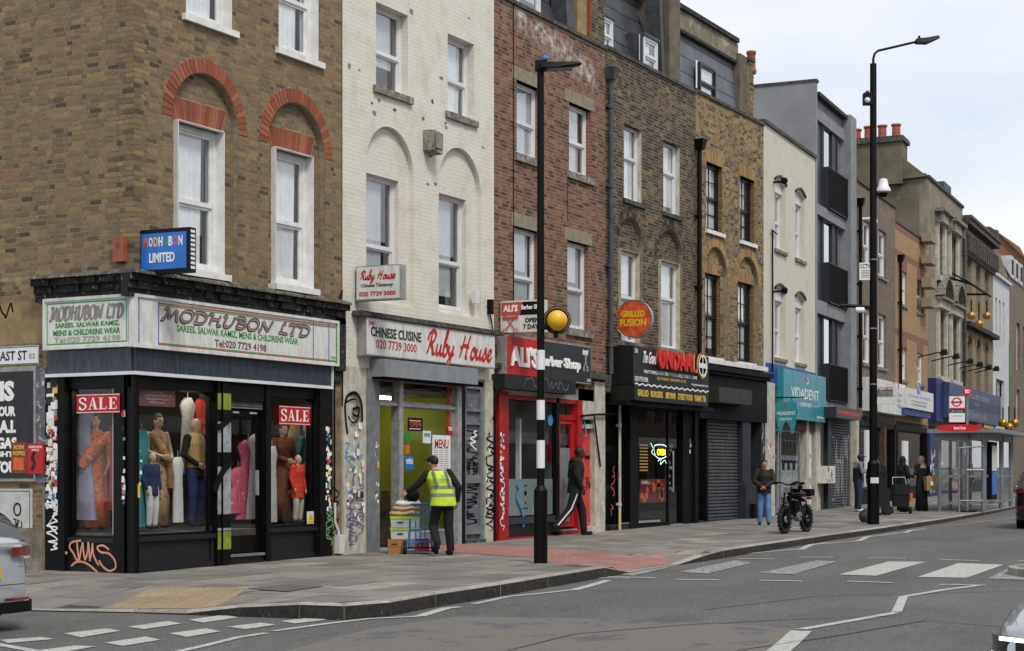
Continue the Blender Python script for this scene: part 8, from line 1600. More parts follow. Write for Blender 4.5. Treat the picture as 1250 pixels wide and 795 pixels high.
    rings(j, [(P_.x, P_.y, zb, .135*k*q, .175*k*q*wS), (P_.x, P_.y, P_.z+.04*k, .125*k*q, .165*k*q*wS), (C_.x, C_.y, C_.z-.1*k, .125*k*q, .165*k*q*wS), (C_.x, C_.y, C_.z+.04*k, .135*k*q, .19*k*q*wS), ((C_.x+N_.x)/2, (C_.y+N_.y)/2, N_.z-.04*k, .1*k*q, .165*k*wS), (N_.x, N_.y, N_.z+.015*k, .062*k, .07*k)])
    if sleeve:
        for s_ in 'LR':
            w = V['el'+s_]+(V['ha'+s_]-V['el'+s_])*.93; limb(j, [V['sh'+s_], V['el'+s_], w], [.07*k*q, .058*k*q, .046*k*q])
    if puff > 1.1:
        for z in range(5): zz = zb+.03+z*.105*k; 
    if hood: j.ball(V['nk']-fw*.07*k+Vector((0, 0, .0)), (.09*k, .12*k, .075*k))
    blob(j, 'jacket' if not robe else 'robe_top', top, t, f, vox, 3)
    if robe:
        r = MB(); rings(r, [(P_.x, P_.y, P_.z+.1*k, .12*k, .16*k*wS), (P_.x, P_.y, P_.z-.1*k, .15*k, .19*k*wS), (P_.x, P_.y, .5*k, .17*k, .2*k), (P_.x, P_.y, .03, .19*k, .23*k)][::-1] if False else [(P_.x, P_.y, P_.z+.1*k, .12*k, .16*k*wS), (P_.x, P_.y, P_.z-.1*k, .15*k, .19*k*wS), (P_.x, P_.y, .5*k, .16*k, .19*k), (P_.x, P_.y, .04, .17*k, .22*k)], 40, fold, 9); o = r.make('skirt', robe, t, f, smooth=True)
    else:
        l = MB(); rings(l, [(P_.x, P_.y, P_.z-.09*k, .115*k, .155*k*wS), (P_.x, P_.y, P_.z+.06*k, .11*k, .15*k*wS)])
        for s_ in 'LR': limb(l, [V['hi'+s_], V['kn'+s_], V['an'+s_]+Vector((0, 0, .02*k))], [.104*k, .084*k, .068*k])
        blob(l, 'trousers', bottom, t, f, vox, 3)
    for s_ in 'LR':
        a, o = V['an'+s_], V['toe'+s_]; d = (o-a); d.z = 0; d = d.normalized() if d.length > .01 else Vector((1, 0, 0)); sh = MB(); hz = a.z-.09*k
        sh.ball(a+Vector((0, 0, -.04*k))-d*.02*k, (.055*k, .042*k, .05*k), 12, 8); sh.tube([a-d*.04*k+Vector((0, 0, -.055*k)), a+d*.06*k+Vector((0, 0, -.055*k)), o+Vector((0, 0, .015*k))], [.038*k, .043*k, .032*k], 12); blob(sh, 'shoe', shoe, t, f, vox*.8, 2)
    return t, f, V, k
A0 = TH-PI/2                                        # facing angle helper: heading in world = angle of local +x
def at_plane(px, y, z=None): x = FA.x(px, y); return Fr(x, y, 0, pz(x, y) if z is None else z)
# man in the yellow vest: seen from behind, leaning left to the trolley
pm = gnd(541, 678); ang = TH+.35
tv, fv, V, k = person(Fr(pm.x, pm.y, ang, pz(pm.x, pm.y)), 'person in yellow high visibility vest and black cap pushing the blue sack truck', 1.74, dict(ch=(.05, .06, 1.27), nk=(.09, .1, 1.45), hd=(.15, .14, 1.59), shL=(.08, .27, 1.38), elL=(.15, .42, 1.2), haL=(.24, .56, 1.1), shR=(.04, -.11, 1.41), elR=(-.06, -.26, 1.16), haR=(.02, -.26, .93), knL=(.12, .14, .5), anL=(-.16, .16, .2), toeL=(-.02, .2, .06), knR=(0, -.1, .49), anR=(-.04, -.12, .09), look=.5), skin='skin_light', cap='cloth_black', top='cloth_black', bottom='cloth_black', jl=.9, puff=1.1)
ve = MB(); rings(ve, [(0, 0, .84, .185, .235), (0, 0, .99, .17, .215), (.03, .035, 1.17, .165, .205), (.05, .065, 1.31, .17, .225), (.065, .08, 1.4, .135, .195), (.08, .09, 1.44, .09, .12)], 28); vo = blob(ve, 'high_vis_vest', 'hivis', tv, fv, .012, 3)
def band(z0, z1, r, sx, m='reflective', n=28, off=(.02, .015)): g = MB(); rings(g, [(off[0], off[1], z0, r[0], r[1]), (off[0], off[1], z1, r[0], r[1])], n); g.f = g.f[:-2]; return g
band(1.0, 1.055, (.175, .219), 1, off=(.004, .003)).make('reflective_band', 'reflective', tv, fv, smooth=True); band(1.13, 1.185, (.17, .212), 1, off=(.025, .03)).make('reflective_band', 'reflective', tv, fv, smooth=True)
for sy in (-.1, .12): MB().tube([(-.15, sy+.03, 1.19), (-.13, sy+.06, 1.3), (-.09, sy+.075, 1.4), (-.02, sy+.08, 1.45)], .022, 4).make('reflective_strap', 'reflective', tv, fv)
fb2 = Fr(*((fv.M @ Vector((-.15, .015, 0))).xy), ang-PI/2, fv.o.z); text('SUPPLY\nCHAIN', fb2, tv, 'back_print', 'blue_sign', -.07, .08, 1.27, 1.36, -.004); 
# barber-shop man: walking right, in profile
f = at_plane(702, -.35); 
tb, fb_, Vb, kb = person(Fr(f.o.x, f.o.y, -.85, f.o.z), 'person in black hooded jacket and side striped trousers walking out of the barber shop', 1.92, dict(ch=(.03, 0, 1.27), nk=(.06, 0, 1.46), hd=(.1, 0, 1.6), haL=(.1, .2, .92), haR=(.08, -.2, .92), elL=(-.03, .24, 1.16), elR=(-.03, -.24, 1.16), knL=(.16, .08, .5), anL=(.2, .08, .09), toeL=(.37, .08, .03), knR=(-.12, -.1, .52), anR=(-.42, -.1, .15), toeR=(-.28, -.1, .03)), skin='skin_dark', hair='short', cap=None, top='cloth_charcoal', bottom='cloth_black', puff=1.15, hood=True, jl=.82)
MB().tube([(-.0, -.19, .9), (-.13, -.195, .56), (-.42, -.18, .22)], .018, 5).make('white_stripe', 'white', tb, fb_)
# puffer woman
f = gfr(933, 641); tw, fw_, Vw, kw = person(Fr(f.o.x, f.o.y, PI+TH-.25, f.o.z), 'person in dark brown puffer jacket and light blue jeans with hands clasped', 1.6, dict(elL=(.06, .26, 1.16), haL=(.22, .05, 1.02), elR=(.06, -.26, 1.16), haR=(.22, -.05, 1.02), anL=(.02, .12, .09), anR=(0, -.12, .09), look=.25), hair='bun', top='puffer', bottom='denim', puff=1.2, jl=.84, female=True)
for z in (.9, 1.0, 1.1, 1.2, 1.3): band(z*kw, (z+.012)*kw, (.158*kw, .199*kw), 1, off=(0, 0)).make('quilt_seam', 'cloth_black', tw, fw_)
# capped man by the shutter, looking at his phone
f = gfr(1047, 624.5); person(Fr(f.o.x, f.o.y, -.9, f.o.z), 'person in navy cap, dark gilet and grey sleeves leaning by the grey shutter', 1.78, dict(nk=(.05, 0, 1.46), hd=(.1, 0, 1.59), elL=(.08, .24, 1.18), haL=(.34, .12, 1.22), elR=(.05, -.26, 1.16), haR=(.33, -.1, 1.2)), skin='skin_dark', cap='denim_dark', top='grey_cloth', bottom='denim_dark', shoe='shoe_white', jl=.9, vox=.016)
o = bpy.data.objects[-1] if False else None
f = gfr(1047, 624.5); tg = [x for x in bpy.data.objects if x.get('label', '').startswith('person in navy cap')][0]; g = MB(); rings(g, [(0, 0, .9, .15, .19), (.0, 0, 1.1, .14, .18), (.01, 0, 1.32, .15, .2), (.03, 0, 1.45, .09, .12)]); blob(g, 'gilet', 'cloth_black', tg, Fr(f.o.x, f.o.y, -.9, f.o.z), .016, 2)
# person half hidden behind the tall post with a white bag, facing left, and a wheeled walker
f = gfr(1070, 629); person(Fr(f.o.x, f.o.y, PI+.3, f.o.z), 'person in black coat and off white trousers half hidden behind the tall lamp post', 1.66, dict(nk=(.05, 0, 1.44), hd=(.1, 0, 1.57)), hair='short', top='cloth_black', bottom='white_cloth', jl=.75, puff=1.3, vox=.016)
f = fview(1078, 629); t, f = thing('shopping_trolley', f, 'dark wheeled shopping trolley just right of the tall lamp post', 'shopping trolley'); auto(MB().add([(-.15,-.15,.25),(.18,-.15,.2),(.18,.15,.2),(-.15,.15,.25),(-.18,-.14,.95),(.05,-.14,1.05),(.05,.14,1.05),(-.18,.14,.95)], [(0,3,2,1),(4,5,6,7),(0,1,5,4),(1,2,6,5),(2,3,7,6),(3,0,4,7)]).make('bag', 'cloth_charcoal', t, f))
for sy in (-.16, .16): auto(MB().lathe([(.001, -.02), (.14, -.02), (.14, .02), (.001, .02)], (.1, sy, .14), 18, 'y').make('wheel', 'rubber', t, f)); 
MB().tube([(-.1, 0, .2), (-.12, 0, 1.0), (-.3, 0, 1.1)], .02).make('handle', 'alu_dull', t, f)
# two women
f = gfr(1102, 625); person(Fr(f.o.x, f.o.y, -.8, f.o.z), 'person in long black coat and black headscarf standing behind a black shopping trolley', 1.66, dict(elR=(.06, -.25, 1.16), haR=(.3, -.15, 1.1), elL=(.06, .24, 1.16), haL=(.3, .1, 1.08), look=-.3), hair=None, scarf='cloth_black', top='cloth_black', robe='cloth_black', puff=1.2, vox=.016)
f = fview(1099, 627); t, f = thing('shopping_trolley', f, 'black shopping trolley held by the woman in the black headscarf', 'shopping trolley'); auto(MB().add([(-.2,-.15,.2),(.22,-.15,.2),(.22,.15,.2),(-.2,.15,.2),(-.24,-.17,.85),(.24,-.17,.85),(.24,.17,.85),(-.24,.17,.85)], [(0,3,2,1),(4,5,6,7),(0,1,5,4),(1,2,6,5),(2,3,7,6),(3,0,4,7)]).make('bag', 'cloth_black', t, f)); MB().box(-.2, .2, -.18, -.17, .55, .84).make('flap', 'cloth_charcoal', t, f); MB().tube([(-.2, .1, .85), (-.18, .2, 1.05), (.18, .2, 1.05), (.2, .1, .85)], .014).make('handle', 'alu', t, f)
for sx in (-.27, .27): auto(MB().lathe([(.001, -.03), (.1, -.03), (.1, .03), (.001, .03)], (sx, -.1, .1), 16, 'x').make('wheel', 'rubber', t, f))
MB().cyl((.27, -.16, .35), (.27, -.16, .6), .05).make('orange_bottle', 'orange', t, f)
f = gfr(1125, 624); tt, ff, Vt, kt = person(Fr(f.o.x, f.o.y, PI+TH+.35, f.o.z), 'person in black robe and cream headscarf with a tan bag, hand raised to the ear', 1.66, dict(elR=(.05, -.27, 1.2), haR=(.08, -.13, 1.5), elL=(.08, .25, 1.15), haL=(.26, .12, 1.12), look=.2), hair=None, scarf='cream', top='cloth_black', robe='cloth_black', puff=1.1, vox=.016)
t, f1 = thing('tan_bag', ff, 'tan shopping bag held in front by the person in the cream headscarf', 'bag', x=.3, y=.1, z=.62); auto(MB().add([(-.06,-.15,0),(.06,-.15,0),(.06,.15,0),(-.06,.15,0),(-.09,-.19,.42),(.09,-.19,.44),(.09,.19,.42),(-.09,.19,.44)], [(0,3,2,1),(4,5,6,7),(0,1,5,4),(1,2,6,5),(2,3,7,6),(3,0,4,7)]).make('bag', 'tan_bag', t, f1)); MB().box(.085, .1, -.05, .06, .15, .28).make('print', 'white', t, f1)
f = gnd(1190, 616); person(Fr(f.x, f.y+.3, PI+TH+.4, pz(f.x, f.y)), 'person in black standing inside the bus shelter', 1.7, {}, hair='bun', vox=.018, jl=.7, puff=1.2)
# mannequins and stock in the saree shop
mat('saree_orange', 'dd8145', 'c9632f', .8, 14, c3='9c2a1c', c3pos=.54, c3scale=26, bump=1, bscale=9); mat('saree_tan', 'b39674', '95795a', .8, 10, c3='2e211b', c3pos=.56, c3scale=18, bump=1, bscale=9); mat('gold_trim', '9a7b42', '7e6232', .6, 16); mat('waistcoat_gold', 'b89a60', '937a4a', .7, 40, c3='5a4526', c3pos=.58, c3scale=45); mat('navy_cloth', '222f5c', '182244', .85, 9); mat('teal_cloth', '3a8a8a', '2d7274', .85, 9); mat('red_cloth', 'd23a22', 'b32d1c', .8, 9, c3='d08a3a', c3pos=.6, c3scale=12); mat('rust_cloth', '6e3d25', '56301e', .85, 9); mat('pink_cloth', 'c25a72', 'a8485e', .85, 9, c3='d0b0b0', c3pos=.58, c3scale=14); mat('dot_cloth', 'b5b3b0', 'a5a3a0', .85, 5, c3='1c1c1c', c3pos=.6, c3scale=26); mat('lilac_cloth', '9a98a8', '85839a', .85, 5, c3='3a3550', c3pos=.64, c3scale=30)
zw = .62
def inside(px, y): return FA.x(px, y)
MB().box(.15, X1-.1, .15, 2.6, .3, zw-.06).make('window_plinth', mat('plinth_carpet', '6b655e', '565049', .9, 8), b1, FA)
MB().box(.0, X1, 2.6, 2.7, 0, 3.3).make('rear_wall', mat('shop_back', '3a3430', '2a2623', .9, 2), b1, FA)
mat('tube_glow', 'fff4e0', emit=9)
for a, b in ((.5, 2.3), (2.9, 4.9)): MB().box(a, b, .45, .55, 2.76, 2.82).make('tube_light', 'tube_glow', b1, FA)
def mannequin(x, y, a, lab, H=1.72, z=zw, **kw): return person(Fr(x, y, a, z), lab, H, kw.pop('pose', {}), skin='mannequin', cat='mannequin', name='mannequin', vox=.014, **kw)
ps_ = dict(elR=(.05, -.25, 1.16), haR=(.2, -.08, 1.08), elL=(.02, .26, 1.14), haL=(.12, .22, .9))
px, py_ = FS.sub(FS.x(116, .5), .5).o.x, FS.sub(FS.x(116, .5), .5).o.y
m1, f1, V1, k1 = mannequin(px, py_, PI+.45, 'mannequin in a draped orange patterned saree in the side window under the SALE sign', H=1.78, z=.6, hair='bun', top='saree_orange', robe='saree_orange', female=True, pose=ps_, sleeve=False, fold=.05)
g = MB(); g.tube([(.0, .19, 1.44), (.14, .1, 1.3), (.17, -.05, 1.1), (.16, -.15, .95)], [.05, .09, .1, .08], 12).tube([(-.02, .2, 1.42), (.0, .25, 1.2), (.02, .27, .95)], [.07, .09, .08], 12); blob(g, 'saree_drape', 'saree_orange', m1, f1, .014, 2)
MB().tube([(.06, .15, 1.44), (.2, .02, 1.2), (.23, -.12, .98)], .014, 6).make('saree_border', 'maroon', m1, f1)
m2, f2, V2, k2 = mannequin(inside(192, .6), .6, -PI/2-.1, 'mannequin with long dark hair in a tan patterned saree in the big front window', H=1.76, hair='long', top='saree_tan', robe='saree_tan', female=True, pose=ps_, sleeve=False)
g = MB(); g.tube([(.02, -.18, 1.45), (.16, -.05, 1.2), (.18, .1, .95), (.17, .12, .6)], [.04, .07, .07, .06], 12); blob(g, 'saree_drape', 'gold_trim', m2, f2, .014, 2)
mannequin(inside(184, .3), .28, -PI/2, 'small child mannequin in navy top and white trousers at the front window', H=1.15, hair=None, top='navy_cloth', bottom='white_cloth', jl=.75)
m3, f3, V3, k3 = mannequin(inside(238, .5), .5, -PI/2, 'headless style mannequin in a gold waistcoat and dark trousers in the front window', H=1.7, hair=None, top='cloth_black', bottom='navy_cloth', jl=.8, pose=dict(elL=(.0, .28, 1.15), haL=(.14, .1, 1.0), elR=(0, -.28, 1.15), haR=(.14, -.1, 1.0)))
g = MB(); rings(g, [(0, 0, .92, .15, .19), (0, 0, 1.1, .14, .175), (0, 0, 1.3, .15, .195), (0, 0, 1.42, .12, .16), (0, 0, 1.47, .07, .08)]); blob(g, 'waistcoat', 'waistcoat_gold', m3, f3, .014, 2)
mannequin(inside(361, .3), .26, -PI/2, 'small child mannequin in an orange red tunic at the right hand window', H=1.15, hair=None, top='red_cloth', bottom='cream', jl=.62, puff=1.15)
m4, f4, _, _ = mannequin(inside(342, .6), .55, -PI/2-.2, 'mannequin in a long rust brown dress in the right hand window', H=1.7, hair='bun', top='rust_cloth', robe='rust_cloth', female=True, pose=ps_)
m5, f5, _, _ = mannequin(inside(375, .6), .6, -PI/2, 'mannequin in a long teal dress behind the right hand SALE sign', H=1.74, hair=None, top='teal_cloth', robe='teal_cloth', female=True)
def garment(F, x, y, z, w, h, m, lab, flare=.15, seed=0):
    t, f = thing('hanging_garment', F, lab, 'garment', 'garments hanging in the saree shop', x=x, y=y, z=z); n = 16; vs = []
    for j, (q, ww) in enumerate(((0, .25), (-.05, .8), (-.12, 1.15), (-.3, .78), (-h*.5, .8+flare), (-h, .95+flare*2.5))):
        for i in range(n): A = 2*PI*i/n; vs.append((math.cos(A)*w/2*ww*(1+.05*math.sin(5*A+seed+j)), math.sin(A)*.06*(1+.2*math.sin(4*A+j)), q))
    o = MB().add(vs, [(j*n+i, j*n+(i+1) % n, (j+1)*n+(i+1) % n, (j+1)*n+i) for j in range(5) for i in range(n)]).make('cloth', m, t, f, smooth=True); MB().cyl((0, 0, -.02), (0, 0, .1), .006).make('hook', 'alu', t, f); return t
garment(FS, FS.x(98, .35), .35, 2.5, .5, 1.75, 'lilac_cloth', 'pale dotted dress hanging at the left of the side window')
garment(FS, FS.x(141, .5), .5, 2.2, .2, 1.3, 'red_cloth', 'red garment hanging at the right of the side window')
garment(FA, inside(229, .8), .8, 2.65, .32, 1.2, 'dot_cloth', 'white scarf with black circles hanging in the front window')
garment(FA, inside(244, .8), .8, 2.65, .25, 1.3, 'red_cloth', 'red and cream scarf hanging beside the circle scarf')
garment(FA, inside(217, .35), .35, 1.7, .22, 1.0, 'white_cloth', 'white boxed garment standing in the front window', 0)
garment(FA, inside(173, .4), .4, 2.1, .3, 1.45, 'teal_cloth', 'pale teal fabric at the left end of the front window')
garment(FA, inside(291, .6), .6, 1.55, .4, .75, 'pink_cloth', 'pink dress hanging low inside the shop door')
garment(FA, inside(303, .6), .6, 2.0, .5, 1.3, 'pink_cloth', 'striped pink dress hanging inside the shop door')
garment(FA, inside(314, .5), .5, 2.1, .45, 1.4, 'dot_cloth', 'black and white printed dress hanging inside the shop door')
garment(FA, inside(366, .9), .9, 2.6, .7, .9, 'waistcoat_gold', 'gold top hanging high in the right hand window')
garment(FA, inside(332, .25), .25, 1.9, .22, 1.25, 'dot_cloth', 'narrow white embroidered cloth at the left edge of the right hand window', 0)
# SALE signs: serif letters
def sale(F, pl, pr, pt, pb2, lab, y=-.0, ref='l'):
    t, _ = thing('sale_sign', F, lab, 'sale sign'); a, b = F.x(pl, y), F.x(pr, y); p = pl if ref == 'l' else pr; z0, z1 = F.z(p, pb2, y), F.z(p, pt, y)
    MB().box(a, b, y-.006, y, z0, z1).make('board', 'red', t, F); g = MB(); e = .01; g.box(a, b, y-.008, y-.006, z1-e*2, z1-e).box(a, b, y-.008, y-.006, z0+e, z0+e*2).make('white_rule', 'white', t, F)
    w = (b-a)/4.35; h = z1-z0; zb, zt = z0+h*.2, z1-h*.2
    for i, ch in enumerate('SALE'):
        x0 = a+w*.2+w*i; x1 = x0+w*.86; g = MB(); yy = y-.007; X = lambda u: x0+(x1-x0)*u; Z = lambda v: zb+(zt-zb)*v; T = w*.2; s_ = w*.06
        if ch == 'S':
            pts = [(.85,.8),(.72,.95),(.45,1.0),(.2,.88),(.18,.68),(.45,.54),(.75,.42),(.85,.22),(.6,.02),(.35,0),(.15,.15)]; ribbon(g, [(X(u), Z(v)) for u, v in pts], yy, T*.85, s_*1.4, ang=.2); g.box(X(.82), X(.9), yy-.006, yy, Z(.7), Z(1)).box(X(.08), X(.16), yy-.006, yy, Z(0), Z(.3))
        if ch == 'A': g.prism([(X(.1), Z(0)), (X(.18), Z(0)), (X(.55), Z(.98)), (X(.48), Z(1))], yy-.004, yy).prism([(X(.72), Z(0)), (X(1.0), Z(0)), (X(.6), Z(1.02)), (X(.48), Z(1.0))], yy-.0055, yy).box(X(.28), X(.8), yy-.005, yy, Z(.33), Z(.39)).box(X(-.04), X(.32), yy-.006, yy, Z(0), Z(.05)).box(X(.62), X(1.1), yy-.0065, yy, Z(0), Z(.05))
        if ch in 'LE': g.box(X(.2), X(.45), yy-.005, yy, Z(0), Z(1)).box(X(.05), X(.6), yy-.006, yy, Z(0), Z(.06)).box(X(.05), X(.6), yy-.006, yy, Z(.94), Z(1)).box(X(.6), X(.95), yy-.006, yy, Z(0), Z(.06)).prism([(X(.85), Z(.06)), (X(.95), Z(.06)), (X(.98), Z(.3))], yy-.006, yy)
        if ch == 'E': g.box(X(.6), X(.95), yy-.006, yy, Z(.94), Z(1)).prism([(X(.85), Z(.94)), (X(.98), Z(.72)), (X(.95), Z(.94))][::-1], yy-.006, yy).box(X(.45), X(.7), yy-.006, yy, Z(.48), Z(.54)).box(X(.68), X(.74), yy-.006, yy, Z(.38), Z(.64))
        g.make('letter', 'white_letter', t, F)
sale(FS, 94, 146.5, 480, 504, 'red SALE sign across the side window above the orange saree', y=-.045, ref='r'); sale(FA, 340.5, 378.5, 495, 518, 'red SALE sign in the right hand window above the teal dress', y=.04)
MB().box(FS.x(134), FS.x(139), .06, .1, .55, 2.75).make('white_pole', 'white', b1, FS)
t, _ = thing('maroon_notice', FA, 'small maroon notice with faint writing at the top of the front window', 'notice'); a = PB(FA, 169, 214, 473, 495, .085, .09); MB().box(*a).make('sheet', 'maroon', t, FA); text('Showroom\nSpecialised in all kinds of\nLadies garments and\nchildrens suits', FA, t, 'lettering', 'sign_grey', a[0]+.1, a[1]-.1, a[4]+.04, a[5]-.03, .0845)
t, _ = thing('warning_notice', FA, 'small yellow warning triangle notice low in the right hand window', 'notice'); a = PB(FA, 375, 383, 624.5, 641, .05, .058); MB().box(*a).make('sheet', 'sign_white', t, FA); MB().box(a[0]+.01, a[1]-.01, .046, .05, a[4]+.01, a[4]+.07).prism([(a[0]+.02, a[4]+.09), (a[1]-.02, a[4]+.09), ((a[0]+a[1])/2, a[5]-.02)], .046, .05).make('warning_mark', 'yellow', t, FA)
# ================================================================== CARS
mat('paint_silver', 'b9bdc2', 'b4b8bd', .3, 1, metal=.2, coat=1); mat('paint_black', '0a0b0d', rough=.25, coat=1); mat('paint_graphite', '85888d', rough=.3, metal=.4, coat=1); mat('tail_red', '7a0f12', rough=.15, coat=1); mat('head_glass', 'c9d3dc', rough=.1, coat=1); mat('head_dark', '15171a', rough=.15, coat=1); mat('led', 'f2f4f6', emit=1.5); mat('plate_yellow', 'e0b21c', rough=.4); mat('tyre', '0f0f0f', rough=.85); glassmat('car_glass', (.18, .2, .2), 1.5, .0, 1.8)
def car(F, label, paint, L_=4.5, hw=.91, belt=(.98, .95, .93, .84, .7), roof=1.46, rear='hatch', sill=.22):
    t, f = thing('parked_car' if 'parked' in label else 'car', F, label, 'car')
    half = [(0, 0), (.0, .3), (.015, .55), (.05, .72), (.14, .83), (.32, .89), (.7, hw), (1.2, hw), (2.3, hw), (3.2, hw), (3.7, hw-.02), (4.05, .87), (4.25, .79), (4.38, .62), (4.45, .33), (4.47, 0)]; half = [(x*L_/4.47, y) for x, y in half]
    out = half + [(x, -y) for x, y in half[-2:0:-1]]; n = len(out)
    def zt(x): u = x/L_; P_ = ((0, belt[0]), (.12, belt[1]), (.62, belt[2]), (.72, belt[3]+.06), (.93, belt[4]+.06), (1, belt[4]-.06)); 
    def ztop(x):
        u = x/L_; P_ = ((0, belt[0]-.04), (.04, belt[0]), (.3, belt[1]), (.66, belt[2]), (.8, belt[3]+.02), (.95, belt[4]), (1, belt[4]-.08))
        for a, b in zip(P_, P_[1:]):
            if u <= b[0]+1e-6: return a[1]+(b[1]-a[1])*(u-a[0])/(b[0]-a[0])
        return P_[-1][1]
    lv = [(0, .05), (.08, .01), (.25, -.0), (.45, -.012), (.62, .0), (.8, .012), (.93, .03), (1, .075)]; vs = []
    cx = L_/2
    def off(x, y, d):
        v = Vector((x-cx, y*2.2)); v = v.normalized() if v.length else v; return x-v.x*d*1.0, y-v.y*d if abs(y) > .01 else y
    for tt, d in lv:
        for x, y in out: a, b = off(x, y, d); vs.append((a, b, sill+tt*(ztop(x)-sill)))
    fs = [(i*n+k, i*n+(k+1) % n, (i+1)*n+(k+1) % n, (i+1)*n+k) for i in range(len(lv)-1) for k in range(n)]
    base = (len(lv)-1)*n; m = len(half)
    cvs = []
    for i in range(m): x = vs[base+i][0]; vs.append((x, 0, vs[base+i][2]+.035 if 0 < i < m-1 else vs[base+i][2]))
    c0 = len(lv)*n
    for i in range(m-1):
        R0, R1 = base+i, base+i+1; L0, L1 = base+(n-i) % n, base+(n-i-1) % n if i < m-1 else base
        fs += [(c0+i, c0+i+1, R1, R0)[::-1], (c0+i, L0, L1, c0+i+1)[::-1]]
    # wheel arches: leave them to dark liners
    body = auto(MB().add(vs, fs).make('body', paint, t, f), 50); s_ = body.modifiers.new('s', 'SUBSURF'); s_.levels = s_.render_levels = 1
    def gh(x0, x1, x2, x3, name, m_, z0o=0, w0=.86, w1=.68, zr=roof, grow=0):
        g = MB(); vs = []
        st = [(x0, ztop(x0)-.03, w0*.93), ((x0+x1)/2, (ztop(x0)+zr)/2, w0*.9), (x1, zr-.03, w1*.93), (x1+.25, zr, w1), ((x1+x2)/2, zr+.02, w1+.02), (x2-.2, zr, w1), (x2, zr-.04, w1*.95), ((x2+x3)/2, (zr+ztop(x3))/2, w0*.84), (x3, ztop(x3)-.03, w0*.9)]
        for x, z, w in st:
            zb = ztop(x)-.05 if z > ztop(x) else z-.02
            wb = w0+.02 if x0+.2 < x < x3-.2 else w
            vs += [(x, -wb, min(zb, z)), (x, -w, z-.02), (x, -w*.6, z+.015), (x, w*.6, z+.015), (x, w, z-.02), (x, wb, min(zb, z))]
        for i in range(len(st)-1):
            for k in range(5): fs_ = (i*6+k, i*6+k+1, (i+1)*6+k+1, (i+1)*6+k); g.f.append(fs_[::-1])
        g.v = [tuple(v) for v in vs]; return auto(g.make(name, m_, t, f), 30)
    x0, x1, x2, x3 = (.1, .62, 2.4, 3.25) if rear == 'hatch' else (.8, 1.5, 2.6, 3.4)
    gh(x0, x1, x2, x3, 'windows', 'car_glass'); rf = MB(); v = [(x1-.05, roof-.02), (x1+.25, roof+.03), ((x1+x2)/2, roof+.05), (x2-.2, roof+.03), (x2, roof-.015)]
    vs = [(x, y*.69, z-(.03 if abs(y) == 1 else -.01)) for x, z in v for y in (-1, -.5, .5, 1)]; rf.add(vs, [(i*4+k, (i+1)*4+k, (i+1)*4+k+1, i*4+k+1) for i in range(4) for k in range(3)]); rf.make('roof', paint, t, f, smooth=True)
    if rear == 'hatch': MB().box(x1-.2, x1+.1, -.6, .6, roof-.03, roof+.01).make('spoiler', paint, t, f)
    for x in (.85, L_-.88):
        yw = hw-.022
        for s1 in (-1, 1):
            MB().lathe([(.001, -.01), (.37, -.01), (.37, .012), (.001, .012)], (x, s1*(yw-.015), .33), 28, 'y').make('wheel_arch', 'matt_black', t, f)
            w = auto(MB().lathe([(.2, -.1), (.3, -.11), (.325, -.07), (.325, .07), (.3, .11), (.2, .1)], (x, s1*(yw-.12), .325), 28, 'y').make('wheel', 'tyre', t, f)); g = MB(); g.lathe([(.19, -.0), (.21, .0), (.21, .02), (.19, .02)], (x, s1*(yw-.02), .325), 24, 'y')
            for k in range(5): A = 2*PI*k/5; g.tube([(x, s1*(yw-.01), .325), (x+.2*math.cos(A), s1*(yw-.01), .325+.2*math.sin(A))], .025, 6)
            g.make('rim', 'alu_dull', w, f)
    def patch(name, m_, pts, z0, z1, o=.012, parent=None, tilt=0):
        g = MB(); k = len(pts); g.v = [(x-(o if x < cx else -o), y+(o*.6 if y > 0 else -o*.6), z) for z in (z0, z1) for x, y in pts]; g.v = [(a, b, c+(tilt*abs(i % k)/k)) for i, (a, b, c) in enumerate(g.v)]
        g.f = [(i, i+1, i+1+k, i+k) for i in range(k-1)]; return g.make(name, m_, parent or t, f, smooth=True)
    return t, f, patch, half, ztop
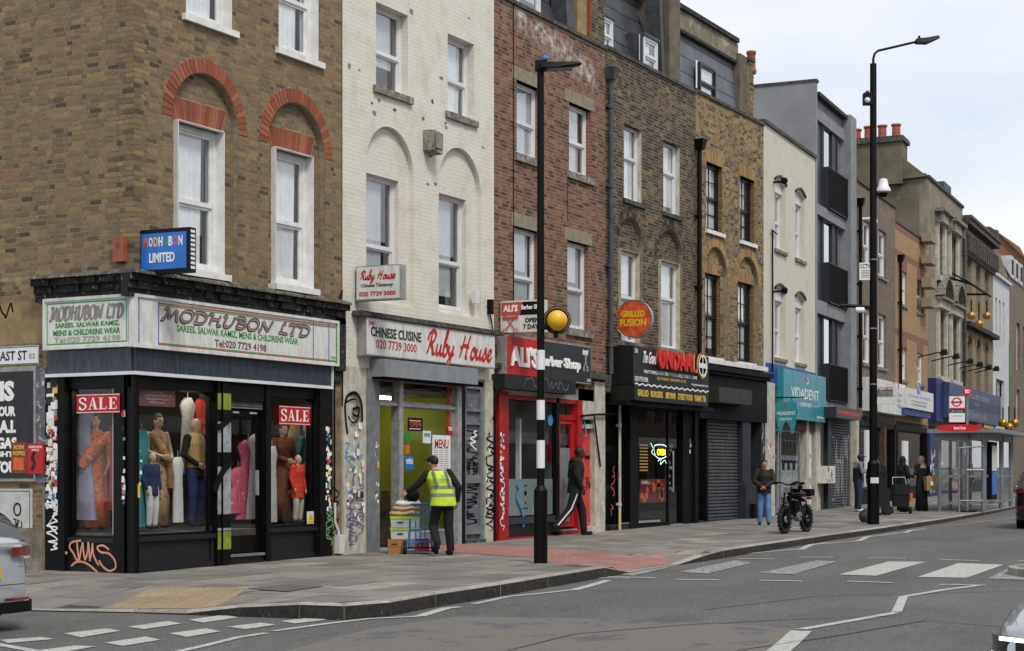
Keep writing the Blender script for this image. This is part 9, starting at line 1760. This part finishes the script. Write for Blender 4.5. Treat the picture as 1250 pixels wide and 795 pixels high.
# silver car, its rear at the left edge, heading up the side street
cx_, cy_ = -5.2, -3.3
t, f, patch, half, zt_ = car(Fr(cx_-.89, cy_, math.radians(93), rz(-5.5, -3)), 'silver hatchback at the left edge with its rear lights facing the camera', 'paint_silver', belt=(1.03, 1.03, .98, .86, .72), rear='hatch')
for s1 in (-1, 1):
    P_ = [(-.012, s1*.42), (-.012, s1*.6), (.03, s1*.745), (.12, s1*.845), (.27, s1*.9)]; tl = patch('tail_light', 'tail_red', P_, .81, .9); patch('light_strip', 'head_glass', P_[1:4], .775, .80, .016, tl)
    patch('reflector', 'tail_red', [(-.01, s1*.3), (-.0, s1*.6), (.03, s1*.72)], .33, .36, .02)
P_ = [(-.01, -.0)]
patch('rear_bumper', 'matt_black', [(.2, -.91), (.08, -.82), (.01, -.7), (-.02, -.4), (-.02, .4), (.01, .7), (.08, .82), (.2, .91)], .2, .32, .02); patch('tailgate_seam', 'matt_black', [(-.01, -.62), (-.015, 0), (-.01, .62)], .5, .508, .012)
MB().box(-.035, -.02, -.26, .26, .58, .69).make('number_plate', 'plate_yellow', t, f)
fr_ = Fr(*(f.M @ Vector((-.035, 0, 0))).xy, f.a-PI/2, f.o.z); text('SKODA', fr_, t, 'badge', 'black_letter', -.22, .22, .84, .875, 0, bold=.02); text('TDI', fr_, t, 'badge', 'tail_red', .5, .56, .69, .7, -.012)
MB().box(-.05, .0, -.6, .6, .93, .95).make('tailgate_lip', 'paint_silver', t, f)
# black car driving away at the right edge
p = gnd(1236.5, 646, RD)
t, f, patch, half, zt_ = car(Fr(p.x-.1, p.y-.92, math.radians(4), rz(p.x, p.y)), 'black car at the right edge driving away past the bus shelter', 'paint_black', belt=(1.05, 1.02, .98, .88, .74), roof=1.6)
for s1 in (-1, 1): patch('tail_light', 'tail_red', [(-.012, s1*.4), (-.012, s1*.6), (.03, s1*.745), (.12, s1*.845), (.3, s1*.9)], .88, .97); patch('reflector', 'tail_red', [(-.0, s1*.55), (.03, s1*.72), (.08, s1*.8)], .52, .56, .02)
MB().box(-.035, -.02, -.26, .26, .62, .73).make('number_plate', 'plate_yellow', t, f)
# dark car whose headlight enters at the lower right
t, f, patch, half, zt_ = car(Fr(-8.35+4.47, -13.95-.88, PI+.05, rz(-8, -14)), 'dark car with bright headlight entering at the lower right corner', 'paint_graphite', belt=(1.0, .98, .93, .8, .74))
for s1 in (-1, 1):
    P_ = [(4.07, s1*.87), (4.25, s1*.79), (4.37, s1*.63), (4.43, s1*.42)]; hl = patch('headlight', 'head_dark', P_, .56, .7, .014, tilt=.0); patch('light_tube', 'led', P_[1:], .675, .7, .02, hl); patch('light_tube', 'led', P_[:3], .57, .59, .02, hl)
    g = MB()
    for q in (.68, .54): g.lathe([(.001, .0), (.05, .0), (.06, .015)], (4.33+(.68-q)*.4, s1*q, .63), 16, 'x')
    g.make('lamp', 'head_glass', hl, f)
patch('grille', 'matt_black', [(4.45, -.38), (4.475, 0), (4.45, .38)], .42, .66, .012)
